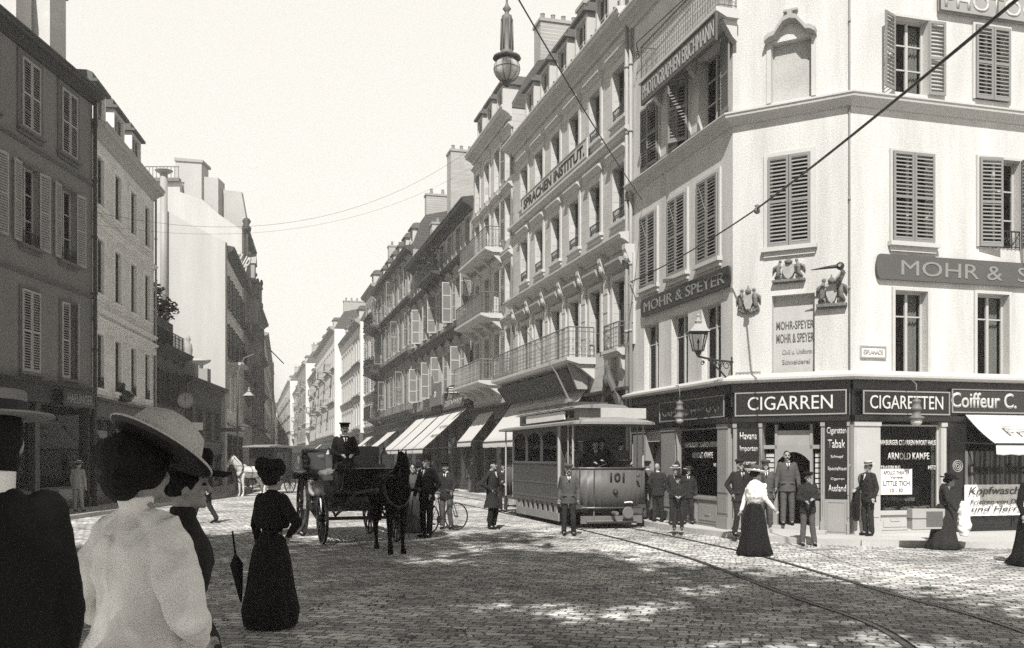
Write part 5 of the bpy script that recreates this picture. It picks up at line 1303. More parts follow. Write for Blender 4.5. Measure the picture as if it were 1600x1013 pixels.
        q=MB(); q.lathe([(0,.085),(.06,.10),(.078,.08),(.09,.02),(.092,0),(.15,-.004),(.155,-.01),(.09,-.014),(0,-.014)],20); q.build('hat',hatm,b,H,smooth=True)
    elif hat=='wide':
        q=MB(); q.lathe([(0,.08),(.07,.085),(.10,.06),(.105,.01),(.20,-.005),(.235,.012),(.236,.004),(.20,-.02),(.10,-.015),(0,-.015)],24,None,lambda a,i:1+.06*math.sin(2*a+1)); hh=q.build('hat',hatm,b,H@T((0,.01,.01))@Matrix.Rotation(R(8),4,'X'),smooth=True)
        q=MB()
        for k in range(14): a=k*.9; q.ball((.09*math.cos(a),.09*math.sin(a),.05+.03*rnd.random()),.035+.02*rnd.random(),8,6)
        t_=q.build('hat_trimming',CM if hatm is not CB else CB,hh); soft(t_,.014,2)
    # clothes
    c=MB(); w=1.0 if not woman else .92
    if woman:
        c.loft([(0,0,.96,.125,.10),(0,0,1.04,.118,.092),(0,-.01,1.14,.14,.11),(0,-.02,1.27,.165,.135),(0,-.01,1.38,.17,.115),(0,0,1.45,.12,.085),(0,0,1.5,.062,.062),(0,0,1.545,.058,.058)],18)
    else:
        rings=[(0,.005,hem,.20,.145),(0,0,(hem+1.05)/2,.19,.14),(0,0,1.05,.178,.128),(0,-.005,1.2,.192,.138),(0,-.005,1.33,.20,.138),(0,0,1.42,.175,.11),(0,.005,1.475,.105,.08),(0,.01,1.51,.068,.066)]
        if hem<.7: rings[0]=(0,.01,hem,.25,.20)
        c.loft(rings,20,power=2.2)
    for q,sg in (('L',1),('R',-1)):
        sh,el,wr=J['sh'+q],J['el'+q],J['wr'+q]; d=(wr-el).normalized()
        c.cap(sh-V((sg*.02,0,.0)),el,.078 if woman else .072,.058,12); c.cap(el,wr-d*.01,.056,.045 if not woman else .036,12)
    if not woman:      # collar and lapels
        for e in (-1,1): c.cap(V((e*.05,-.06,1.5)),V((e*.035,-.138,1.32)),.018,.014,8)
        c.cap(V((-.15,-.135,1.0)),V((-.07,-.145,1.0)),.02,.02,8); c.cap(V((.15,-.135,1.0)),V((.07,-.145,1.0)),.02,.02,8)
    cj=c.build('blouse' if woman else 'jacket',coat,b); cj['fold']=.009 if not woman else .008; soft(cj,vox*.85,2,.45)
    if shirt and not woman:
        q=MB(); q._add([(-.045,-.135,1.475),(.045,-.135,1.475),(0,-.158,1.33),(-.045,-.10,1.475),(.045,-.10,1.475),(0,-.13,1.33)],[(0,2,1),(3,4,5),(0,1,4,3),(1,2,5,4),(2,0,3,5)]); q.lathe([(.06,1.485),(.062,1.525),(.056,1.53)],12); q.build('shirt_front',CW,b)
        q=MB(); q.cap(V((0,-.142,1.47)),V((0,-.163,1.36)),.014,.018,6); q.build('necktie',CB,b)
    if woman or outfit=='skirt':
        ph=rnd.random()*6
        q=MB(); q.lathe([(.12,1.06),(.15,1.0),(.19,.9),(.225,.72),(.26,.45),(.31,.2),(skirt_r,.03),(skirt_r*.96,.02),(0,.02)],44,None,lambda a,i:1+(.0 if i<2 else .012*i)*math.sin(9*a+ph+.5*math.sin(2*a))); q.build('skirt',legs,b,T((0,.02,0)),smooth=True)
        q=MB(); 
        for sg in (-1,1): q.ball((sg*.08,-.18,.04),(.045,.11,.04),10,6)
        q.build('shoes',CB,b,smooth=True)
    else:
        q=MB(); q.loft([(0,0,.84,.10,.09),(0,0,.92,.165,.12),(0,0,1.06,.15,.11)],14)
        for s_ in ('L','R'):
            hp,kn,an=J['hp'+s_],J['kn'+s_],J['an'+s_]; q.cap(hp,kn,.092,.072,12); q.cap(kn,an+V((0,0,.01)),.072,.064,12)
        t_=q.build('trousers',legs,b); t_['fold']=.009; soft(t_,vox*.85,2,.45)
        q=MB()
        for s_ in ('L','R'):
            an=J['an'+s_]; f=V((0,-1,0)) if pose!='walk' or s_=='L' else V((0,-.9,-.4)).normalized()
            q.ball(an+V((0,0,-.03)),(.045,.055,.055),10,6); q.cap(an+V((0,-.04,-.05)),an+f*.17+V((0,0,-.055)),.042,.034,10)
        sh=q.build('shoes',CB,b); soft(sh,.012,2)
    return b
def gp(x,y,z=0):      # ground point seen at pixel x,y
    Y=(EYE-z)*FOC/(y-HY); return atg(x,Y,z)
P12=.122
# --- people around the tram and the corner
person('man in a grey suit and flat cap standing in front of the tram dash',gp(888,837),4,1.66,'stand','suit',CM,CD,'cap',CM,must=True,vox=.012)
off_=person('uniformed officer in a long frock coat, hand on hip, beside the tram',gp(769,827),62,1.76,'hipR','suit',CD,CB,'peaked',CD,hem=.55,must=True,vox=.012,over=dict(elL=(.25,-.05,1.16),wrL=(.12,-.26,1.14)))
q=MB(); q.tube([(.2,.1,.95),(.24,.3,.15)],[.015,.012],6); q.build('sword',IRONG,off_)
person('shop owner with a moustache standing in the cigar shop doorway',atg(1230,22.02,.27),-8,1.72,'stand','suit',CM,CM,'none',CB,must=True,vox=.012)
person('boy in a dark cap with hands together on the road before the cigar shop',gp(1262,853),-6,1.52,'hold','suit',CD,CM,'cap',CB,vox=.012,shirt=False,over=dict(anL=(.15,-.05,.09),anR=(-.13,.04,.09)))
person('small bareheaded boy standing behind the boy in the dark cap',gp(1280,829,P12),20,1.40,'stand','suit',CM,CM,'none',CM,vox=.012,shirt=False)
mn=person('man in a pale boater with a coat over his arm leaning by the right pilaster',gp(1357,837,P12),-72,1.62,'stand','suit',CD,CD,'boater',CD,vox=.012,over=dict(elR=(-.24,-.02,1.15),wrR=(-.18,-.24,1.08)))
q=MB(); q.loft([(-.2,-.2,.35,.10,.06),(-.2,-.2,.6,.12,.07),(-.2,-.2,.9,.10,.08),(-.2,-.18,1.1,.07,.08)],12); o=q.build('carried_coat',CB,mn); o['fold']=.02; soft(o,.014,2)
wc=person('woman striding across the road in a white blouse and dark skirt',gp(1180,868),105,1.62,'walk','dress',CW,CB,'wide',PAPER,vox=.012,over=dict(knL=(.09,-.02,.5),anL=(.1,.02,.09),knR=(-.09,0,.5),anR=(-.1,0,.09)))
person('man in dark clothes half hidden left of the striding woman',gp(1156,838,P12),15,1.66,'pocket','suit',CD,CD,'cap',CD)
person('man in grey working clothes and cap behind the striding woman',gp(1197,830,P12),-12,1.64,'pocket','suit',CM,CM,'cap',CM)
q=MB(); q.loft([(0,0,1.08,.15,.13),(0,-.02,1.2,.24,.2),(0,-.02,1.34,.26,.2),(0,0,1.45,.17,.13),(0,0,1.52,.09,.09)],18)
for k in range(16): a=k*.8; q.ball((.2*math.cos(a),-.02+.16*math.sin(a),1.16+.02*k),.055,8,6)
o=q.build('fluffy_wrap',PAPER,wc); o['fold']=.02; soft(o,.014,2)
wc['label']='woman striding across the road in a fluffy white wrap, dark skirt and pale hat'
ws=person('stooping woman in a dark dress carrying a case and a white bundle',gp(1475,858),75,1.5,'bend','dress',CD,CD,'wide',CB,vox=.012,skirt_r=.40,over=dict(elR=(-.26,-.05,1.15),wrR=(-.24,-.2,.92)))
lw=ws.location
t=thing('travel_case','pale travelling case with a dark centre panel carried by the stooping woman','case',(lw.x-.42,lw.y-.12,.42),R(8)); q=MB(); q.box(-.35,.35,-.1,.1,0,.4); q.build('case_body',WICK,t); q=MB(); q.box(-.05,.3,-.11,-.1,.05,.35); q.box(-.36,.36,-.105,.105,.2,.22); q.build('case_panel',BROWN,t); q=MB(); q.tube([(-.08,0,.4),(-.07,0,.45),(.07,0,.45),(.08,0,.4)],.012,6); q.build('handle',BROWN,t)
t=thing('white_bundle','limp white cloth bundle hanging at the stooping woman\'s side','bundle',(lw.x+.36,lw.y-.1,.12)); q=MB(); q.loft([(0,0,.15,.08,.07),(0,0,.35,.15,.11),(.0,0,.6,.13,.1),(-.02,0,.85,.05,.05)],14); o=q.build('cloth',PAPER,t); o['fold']=.03; soft(o,.016,2)
person('person in a black dress cut by the right edge of the picture',gp(1613,884),10,1.66,'stand','dress',CB,CB,'none',CB,skirt_r=.42)
gb='idlers on the corner pavement'
person('boy in a straw boater by the cigar shop window, taller of the pair',gp(1055,820,P12),-10,1.50,'pocket','suit',CD,CD,'boater',CD)
person('boy in a straw boater at the right end of the pavement group',gp(1075,819,P12),-5,1.47,'stand','suit',CD,CD,'boater',CD)
person('short boy in a dark cap holding something in front of the boaters',gp(1060,829,P12),-12,1.28,'hold','suit',CD,CD,'cap',CB,shirt=False)
person('bald man seen from behind on the pavement right of the tram',gp(1028,816,P12),165,1.55,'pocket','suit',CD,CD,'none',CD,hair=HAIRG)
person('man in grey with his back turned between tram and shop',gp(1012,812,P12),150,1.6,'stand','suit',CM,CM,'cap',CB)
# --- carriage group
mb=person('tall man in a black suit and hat with a stick, beside the horse',gp(667,840),-35,1.86,'pocket','suit',CB,CB,'trilby',CB,vox=.012,over=dict(wrR=(-.26,-.1,.9),elR=(-.25,.03,1.15)))
q=MB(); q.tube([(-.27,-.14,.86),(-.33,-.22,.0)],.012,6); q.build('walking_stick',IRON,mb)
cy=person('cyclist in a dark jacket holding his bicycle',gp(703,829)+V((-.12,.42,0)),-14,1.70,'hold','suit',CD,CM,'peaked',CB,must=True,vox=.012,over=dict(wrL=(.24,-.36,1.0),wrR=(-.24,-.36,1.02)))
person('man in grey seen from behind under the white awnings',gp(737,770,P12),170,1.62,'stand','suit',CM,CM,'boater',CM)
person('woman in grey beside the carriage, hatless',gp(645,832),10,1.68,'stand','dress',CM,CM,'none',CM)
person('woman in a patterned dress behind the horse',gp(627,826),-20,1.68,'hold','dress',CL,CD,'none',CM)
person('stout figure in black behind the tall man in black',gp(655,824),30,1.66,'stand','suit',CB,CB,'bowler',CB)
person('blurred child in grey left of the carriage wheels',gp(482,838),80,1.40,'walk','suit',CL,CM,'none',CM,shirt=False,over=dict(elR=(-.2,-.2,1.25),wrR=(-.2,-.4,1.2)))
person('man in a cap standing on the rear step side of the tram',gp(787,800),-20,1.66,'hold','suit',CD,CD,'peaked',CB,over=None)
person('man in pale grey right behind the rear of the tram',gp(797,792),160,1.66,'stand','suit',CM,CL,'none',CM)
# --- left side
wu=person('woman in black with a furled parasol, hand on hip, in the open road',gp(425,981),148,1.70,'hipR','dress',CB,CB,'none',CB,vox=.011,over=dict(elL=(.27,.02,1.14),wrL=(.27,-.10,.88),elR=(-.40,.05,1.17)),skirt_r=.28)
q=MB(); q.loft([(0,0,1.12,.21,.15),(0,0,1.22,.235,.17),(0,0,1.36,.225,.15),(0,0,1.45,.16,.11),(0,0,1.52,.08,.08)],20); o=q.build('cape',CB,wu); o['fold']=.02; soft(o,.012,2)
q=MB(); q.ball((0,.02,1.70),(.11,.12,.12),10,8)
for k in range(22):
    a=k*2.4; q.ball((.125*math.cos(a)*(.6+.5*rnd.random()),.02+.12*math.sin(a),1.74+.12*rnd.random()),.045+.03*rnd.random(),8,6)
o=q.build('hat_feathers',CB,wu); o['fold']=.02; soft(o,.012,1)
t=thing('furled_parasol','black furled parasol hanging from the hand of the woman in black','parasol',tuple(wu.location+V((-.32,-.05,.28))),0); q=MB(); q.lathe([(.004,0),(.02,.05),(.055,.3),(.07,.42),(.03,.5),(.012,.52),(.01,.78)],12,None,lambda a,i:1+.18*math.sin(6*a)); q.build('canopy',CB,t,Matrix.Rotation(R(-7),4,'Y')); 
person('boy in a pale jacket and cap walking along the left pavement',gp(122,800,P12),176,1.60,'stand','suit',CL,CL,'boater',CL,shirt=False)
bl=bpy.data.objects[[o.name for o in bpy.data.objects if o.get('label','').startswith('boy in a pale jacket')][0]].location
t=thing('hand_case','small square case carried by the boy in the pale jacket','case',(bl.x-.36,bl.y,.52)); q=MB(); q.box(-.2,.2,-.08,.08,0,.32); q.build('case_body',WICK,t); q=MB(); q.tube([(-.06,0,.32),(-.05,0,.37),(.05,0,.37),(.06,0,.32)],.012,6); q.build('handle',BROWN,t)
mw=person('man in dark clothes walking with a stick behind the two women',gp(322,818),-100,1.78,'walk','suit',CB,CD,'bowler',CB,vox=.014)
q=MB(); q.tube([(-.24,-.3,.95),(-.26,-.85,.02)],.012,6); q.build('walking_stick',IRONG,mw)
# --- foreground trio on the refuge
def fg_lady():
    loc=V((-1.385,3.50,.20)); f=150
    b=person('woman in a white blouse and very wide hat, seen from behind in the foreground',tuple(loc),f,1.70,'hips','dress',CW,CD,'none',CB,vox=.008,skirt_r=.4,over=dict(elL=(.30,.02,1.14),wrL=(.20,-.12,1.0),elR=(-.30,.02,1.14),wrR=(-.20,-.12,1.0)))
    for c in list(b.children):
        if c.name.startswith('hair'):
            q=MB(); hd=V(BASE['head']); q.ball(hd+V((0,.03,.035)),(.115,.125,.12),16,12); q.ball(hd+V((0,.10,-.03)),(.085,.075,.08),12,8); q.ball(hd+V((0,.06,.06)),(.14,.13,.09),12,8)
            c.data=q.mesh('hair',HAIRD); c['fold']=.012
        if c.name.startswith('skirt'): c.scale=(.78,.78,1)
        if c.name.startswith('blouse'):
            q=MB(); q.loft([(0,.015,.84,.21,.19),(0,.015,.88,.235,.22),(0,.01,.96,.215,.195),(0,0,1.03,.18,.155),(0,.0,1.12,.16,.135),(0,.0,1.25,.18,.14),(0,.01,1.36,.19,.125),(0,.012,1.43,.14,.10),(0,.012,1.475,.075,.072),(0,.012,1.49,.060,.062),(0,.016,1.55,.060,.064)],28,power=2.2)
            for sg in (-1,1):
                q.cap(V((sg*.165,0,1.41)),V((sg*.235,.02,1.26)),.074,.090,14); q.cap(V((sg*.06,.01,1.46)),V((sg*.17,.0,1.42)),.055,.066,12); q.cap(V((sg*.24,.02,1.26)),V((sg*.30,.02,1.13)),.092,.075,14); q.cap(V((sg*.30,.02,1.13)),V((sg*.2,-.12,1.0)),.072,.04,12)
            for k in range(9):      # gathers at the waist and down the back
                a=R(20+k*17.5); q.cap(V((math.cos(a)*.128,math.sin(a)*.102,1.04)),V((math.cos(a)*.15,math.sin(a)*.125,1.22)),.012,.006,6)
            q.cap(V((0,.135,1.02)),V((0,.14,1.40)),.012,.010,6)
            c.data=q.mesh('blouse',CW); c['fold']=.026
    return b
fl_=fg_lady()
ht=MB(); ht.lathe([(.0,.15),(.07,.145),(.125,.115),(.15,.05),(.15,.02),(.19,.012),(.215,.02),(.217,.012),(.19,.002)],40,None,lambda a,i:1+.04*math.sin(2*a))
hb=MB(); hb.lathe([(.214,.011),(.19,-.002),(.10,-.006),(0,-.006)],40,None,lambda a,i:1+.04*math.sin(2*a))
HS=.93; hatp=at(250,702,3.47); MR=T(hatp)@Matrix.Rotation(R(26),4,'Y')@Matrix.Rotation(R(-22),4,'X')@Matrix.Scale(HS,4)
hm=fl_.matrix_basis if False else (T(fl_.location)@Matrix.Rotation(fl_.rotation_euler.z,4,'Z')@Matrix.Scale(fl_.scale.x,4))
h1=ht.build('hat',mat('pale_straw_hat',.48,.8,.3,30,.5,120),fl_,hm.inverted()@MR,smooth=True); hb.build('hat_lining',BAND,h1)  # pale hat with a black disc under the brim
l2=person('woman in profile under a dark hat just beyond the woman in white',(at(285,700,4.02).x,4.02,.30),112,1.52,'stand','dress',CD,CD,'wide',CB,vox=.009,skirt_r=.3)
m1=person('man in a dark coat and boater seen from behind at the left edge',(at(-14,700,2.62).x,2.62,.30),207,1.70,'stand','suit',CB,CB,'boater',CB,vox=.009,over=dict(shL=(.155,0,1.43),shR=(-.155,0,1.43),elL=(.19,.0,1.15),elR=(-.19,0,1.15),wrL=(.18,-.1,.9),wrR=(-.18,-.1,.9)))
for c in list(m1.children):
    if c.name.startswith('hair'):
        q=MB(); hd=V(BASE['head']); q.ball(hd+V((0,.02,.02)),(.085,.10,.105),14,10); q.ball(hd+V((0,.035,-.06)),(.078,.072,.06),12,8); c.data=q.mesh('hair',HAIRD); c['fold']=.004  # hair enlarged over the neck, its black standing in for shade
q=MB(); q.lathe([(.062,1.475),(.064,1.555),(.058,1.56),(.057,1.48)],20); q.build('collar',CW,m1,T((0,.02,0)))
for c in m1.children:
    if c.name.startswith('hat'): c.data.materials[0]=mat('shaded_old_straw',.24,.8,.3,30,.5,200)  # darker copy of the boater straw, shade put into its colour
# distant people, copies of three models
proto=[o for o in bpy.data.objects if o.name.startswith('person')]
def clone(lab,newlab,loc,rz,s=None,group='people far down the street'):
    src=[o for o in proto if o['label'].startswith(lab)][0]; c=copy_tree(src); c.location=loc; c.rotation_euler=(0,0,R(rz)); c['label']=newlab; c['group']=group; return c
FARP=[]
for lab,new,x,y,z in (('man in dark clothes half','dark figure far up the road left of the coachman',505,742,0),('woman in a patterned','far woman in pale clothes right of the white horse cab',449,748,0),
    ('man in grey working','grey figure walking beside the distant cart',474,747,0),('tall man in a black','dark distant figure right of the distant cart',497,745,0),
    ('woman in grey beside','distant woman on the right pavement below the far awning',560,752,P12),('bald man seen','distant man below the fourth white awning',590,757,P12),
    ('man in dark clothes half','distant dark man near the far left kerb',402,757,0),('woman in a patterned','tiny pale figure in the middle of the far street',438,739,0)):
    FARP.append((lab,new,gp(x,y,z)))
# ---------------- tram
tr=thing('tram','single-deck electric tram number 101 with open front platform','tram',(2.62,24.35,0),R(15.55))
W=1.02;Lc=6.0
def tb(m,n,mt,par=None,M=None,sm=False): return m.build(n,mt,par or tr,M,sm)
# front dash: bowed sheet, rear dash alike
def dash(y0,sg,z0=.52,z1=1.55):
    m=MB(); n=12; vs=[]
    for k in range(n+1):
        a=-1+2*k/n; x=W*a; y=y0+sg*(.34*(abs(a)**2.6))
        vs.append((x,y))
    for (xa,ya),(xb,yb) in zip(vs[:-1],vs[1:]):
        m._add([(xa,ya,z0),(xb,yb,z0),(xb,yb,z1),(xa,ya,z1),(xa,ya+sg*.03,z0),(xb,yb+sg*.03,z0),(xb,yb+sg*.03,z1),(xa,ya+sg*.03,z1)],[(0,1,2,3),(7,6,5,4),(3,2,6,7),(0,4,5,1)])
    o=tb(m,'dash',TRAMP,None,None,True); 
    r=MB(); r.tube([(x,y,z1+.02) for x,y in vs],.03,6); r.tube([(x,y-sg*.02,z0+.03) for x,y in vs],.028,6)
    for i in (1,3): r.tube([(vs[i][0],vs[i][1]-sg*.01,z0),(vs[i][0],vs[i][1]-sg*.01,z1)],.02,5)
    r.build('dash_rail',TRAMD,o); return o
d0=dash(0,1); dash(7.35,-1)
text('101',.40,.24,DLET,d0,T((-.1,-.012,1.22)),bold=.03,ext=.012)
m=MB(); m.lathe([(.0,-.08),(.05,-.08),(.06,-.02),(.075,0)],12,T((.05,0,.95))@Matrix.Rotation(R(-90),4,'X')); m.build('headlamp',IRON,d0,smooth=True)
m=MB(); m.lathe([(.03,-.05),(.05,-.04),(.05,0)],10,T((.68,-.0,1.38))@Matrix.Rotation(R(-90),4,'X')); m.build('small_lamp',TRAMD,d0)
m=MB(); m.tube([(-.2,0,0),(-.05,-.05,.02),(0,-.06,.0)],.02,5,M=T((.5,.0,.68))); m.build('step_hook',PAPER,d0)
# cabin sides
y0,y1=1.5,6.0
def side(sx):
    m=MB(); x=W*sx; xi=x-.05*sx
    xa,xb=min(x,xi),max(x,xi)
    m.box(xa,xb,y0,y1,.72,1.72); m.box(xa,xb,y0,y1,2.58,2.72)
    n=3; w=(y1-y0)/n
    for i in range(n+1):
        y=y0+w*i; m.box(xa-.01*(sx<0),xb+.01*(sx>0),max(y0,y-.07),min(y1,y+.07),1.72,2.58)
    for i in range(n):   # arched spandrels
        c=y0+w*(i+.5);hw=w/2-.07
        for k in range(8):
            a0=math.pi*k/8;a1=math.pi*(k+1)/8
            m._add([(xa,c+hw*math.cos(a0),2.34+.24*math.sin(a0)),(xa,c+hw*math.cos(a1),2.34+.24*math.sin(a1)),(xa,c+hw*math.cos(a1),2.58),(xa,c+hw*math.cos(a0),2.58),(xb,c+hw*math.cos(a0),2.34+.24*math.sin(a0)),(xb,c+hw*math.cos(a1),2.34+.24*math.sin(a1)),(xb,c+hw*math.cos(a1),2.58),(xb,c+hw*math.cos(a0),2.58)],[(0,1,2,3),(7,6,5,4),(0,4,5,1)])
    o=tb(m,'side_panel',TRAMD)
    m=MB(); xo=x+.012*sx; a,b=min(x,xo),max(x,xo)
    m.box(a-.01,b+.01,y0,y1,1.68,1.74); m.box(a,b,y0,y1,1.12,1.16); m.box(a,b,y0,y1,.72,.77); m.build('side_beading',TRAMP,o)
    for i in range(n):
        c=y0+w*(i+.5);hw=w/2-.07; q=MB(); q.box(x-.03*sx-.004,x-.03*sx+.004,c-hw,c+hw,1.72,2.58); q.build('side_window',GLASS,o)
        q=MB(); 
        for s_ in (-1,1):
            for k in range(5): yy=c+s_*(hw*.55+k*hw*.1); q.box(x-.09*sx-.004,x-.09*sx+.004,yy-hw*.05,yy+hw*.05,1.75,2.5) if k%2==0 else q.box(x-.10*sx-.004,x-.10*sx+.004,yy-hw*.05,yy+hw*.05,1.75,2.5)
        q.build('curtain',CURT,o)
side(-1); side(1)
m=MB()
for y in (y0,y1-.04): m.box(-W+.05,-.35,y,y+.04,.72,2.7); m.box(.35,W-.05,y,y+.04,.72,2.7); m.box(-.35,.35,y,y+.04,2.3,2.7)
m.box(-.9,.9,y0+.2,y1-.2,.72,.75); m.box(-.95,-.55,y0+.1,y1-.1,.75,1.2); m.box(.55,.95,y0+.1,y1-.1,.75,1.2)
tb(m,'bulkhead',TRAMD)
m=MB(); m.box(-W+.05,W-.05,.15,7.2,.52,.62); m.box(-W,W,y0,y1,.60,.72); tb(m,'floor',TRAMD)
for sx in (-1,1):
    for y in (.36,.75,1.48,6.02,7.0):
        m=MB(); m.tube([(sx*(W-.04),y,.6),(sx*(W-.04),y,2.72)],{.75:.014,1.48:.05,6.02:.05}.get(y,.028),6); tb(m,'platform_post',mat('tram_pale_posts',.38,.5))
m=MB()  # main roof with rounded edge, longer than the cabin
for (ya,yb,ex) in ((-.28,7.6,0),):
    n=10; sec=[]
    for k in range(n+1): a=-1+2*k/n; sec.append((1.12*a,2.76+.13*(1-a*a)))
    sec+= [(1.12,2.70),(-1.12,2.70)]
    m.prism(sec,ya+.2,yb-.2)
    for e,yy in ((-1,ya+.2),(1,yb-.2)):
        for k in range(6):
            a0=-math.pi/2+math.pi*k/6
    m.lathe([(1.12,-.06),(1.125,0),(.9,.06),(.5,.11),(0,.125)],24,T((0,ya+.25,2.76))@Matrix.Scale(.32,4,(0,1,0)))
    m.lathe([(1.12,-.06),(1.125,0),(.9,.06),(.5,.11),(0,.125)],24,T((0,yb-.25,2.76))@Matrix.Scale(.32,4,(0,1,0)))
tb(m,'roof',TRAMW)
m=MB(); m.box(-.62,.62,.9,6.6,2.86,3.16); q=MB(); q.prism([(-.74,3.16),(.74,3.16),(.6,3.24),(0,3.28),(-.6,3.24)],.7,6.8)
cl_=tb(m,'clerestory',TRAMW); q.build('clerestory_roof',TRAMW,cl_)
for i in range(5):
    y=1.3+i*1.05
    for sx in (-1,1): q=MB(); q.box(sx*.625-.006,sx*.625+.006,y,y+.8,2.93,3.11); q.build('clerestory_window',DGLASS,cl_)
q=MB(); q.box(-.7,-.66,1.9,5.6,2.9,3.13); q.build('side_board',SIGNW,cl_)
m=MB(); m.box(-.35,.9,-.02,.03,2.86,3.13); tb(m,'destination_board',mat('dull_board',.42,.8,.3))
m=MB(); m.box(-.75,-.70,1.0,6.3,3.28,3.33); m.box(-.45,-.40,1.4,5.0,3.34,3.38)
for y in (1.4,2.4,3.4,4.4): m.box(-.75,.4,y,y+.06,3.30,3.36)
tb(m,'roof_boards',TRAMD)
m=MB(); m.lathe([(.22,3.28),(.24,3.36),(.16,3.42),(.12,3.55)],12,T((-.1,3.2,0))); m.tube([(-.1,3.2,3.5),(-.1,4.4,4.4),(-.1,7.6,6.1)],[.035,.025,.014],6); tb(m,'trolley_pole',IRONG)
m=MB()
for sx in (-1,1):
    for y in (2.2,4.9): m.lathe([(.0,-.05),(.38,-.05),(.40,-.03),(.40,.03),(.36,.05),(.0,.05)],20,T((sx*.72,y,.41))@Matrix.Rotation(R(90),4,'Y'))
tb(m,'wheels',IRON)
m=MB(); m.box(-.85,.85,1.5,5.6,.36,.6); m.box(-.6,.6,.3,7,.4,.52)
for sx in (-1,1):
    for y in (1.8,2.6,3.3,3.9,4.5,5.3): m.box(sx*.88-.03,sx*.88+.03,y-.08,y+.08,.2,.62)
tb(m,'truck_frame',IRON)
m=MB()
for sx in (-1,1): m.box(sx*.97-.02,sx*.97+.02,1.55,5.7,.12,.34)
for i in range(9):
    y=1.7+i*.48; m.box(-.99,-.95,y,y+.2,.34,.60)
tb(m,'life_guard',mat('dusty_boards',.24,.9,.4,20))
m=MB(); m.tube([(0,.05,.42),(0,-.25,.42)],.05,8); m.lathe([(.14,-.02),(.16,0),(.14,.03)],14,T((.38,-.06,.42))@Matrix.Rotation(R(90),4,'X')); m.tube([(-.7,.1,.2),(.7,.1,.2)],.03,6); m.tube([(-.5,.1,.5),(-.5,.1,.2)],.02,5); m.tube([(.5,.1,.5),(.5,.1,.2)],.02,5); m.box(-.85,.85,.12,.16,.14,.34)
tb(m,'coupling',IRONG)
m=MB(); m.lathe([(.1,.62),(.12,1.5),(.14,1.56),(.0,1.6)],10,T((-.25,.45,0))); m.tube([(-.25,.45,1.6),(-.05,.35,1.68)],.018,5); m.tube([(.45,.4,.62),(.45,.4,1.75)],.03,6); m.lathe([(.2,1.75),(.22,1.77),(.2,1.79)],12,T((.45,.4,0))); tb(m,'controller',IRON)
def tp(x,y,z): return tuple(tr.matrix_basis@V((x,y,z))) if False else tuple((T(tr.location)@Matrix.Rotation(R(15.55),4,'Z'))@V((x,y,z)))
person('tram driver in a peaked cap behind the dash of tram 101',tp(-.22,.80,.62),10,1.68,'hold','suit',CD,CB,'peaked',CB,must=True,over=dict(wrL=(.12,-.34,1.2),wrR=(-.1,-.34,1.15)))
person('man with raised hand standing at the right of the tram platform',tp(.52,.80,.62),165,1.66,'raise_','suit',CM,CM,'cap',CM)
person('passenger in a dark coat and bowler just behind the tram driver',tp(.12,1.22,.62),-5,1.70,'stand','suit',CD,CD,'bowler',CB)
person('passenger in a pale boater at the left of the tram platform',tp(-.45,1.25,.62),25,1.64,'pocket','suit',CM,CM,'boater',CB)
person('man in grey leaning out at the left side of the tram platform',tp(-.72,1.05,.62),-20,1.64,'pocket','suit',CM,CD,'cap',CM)
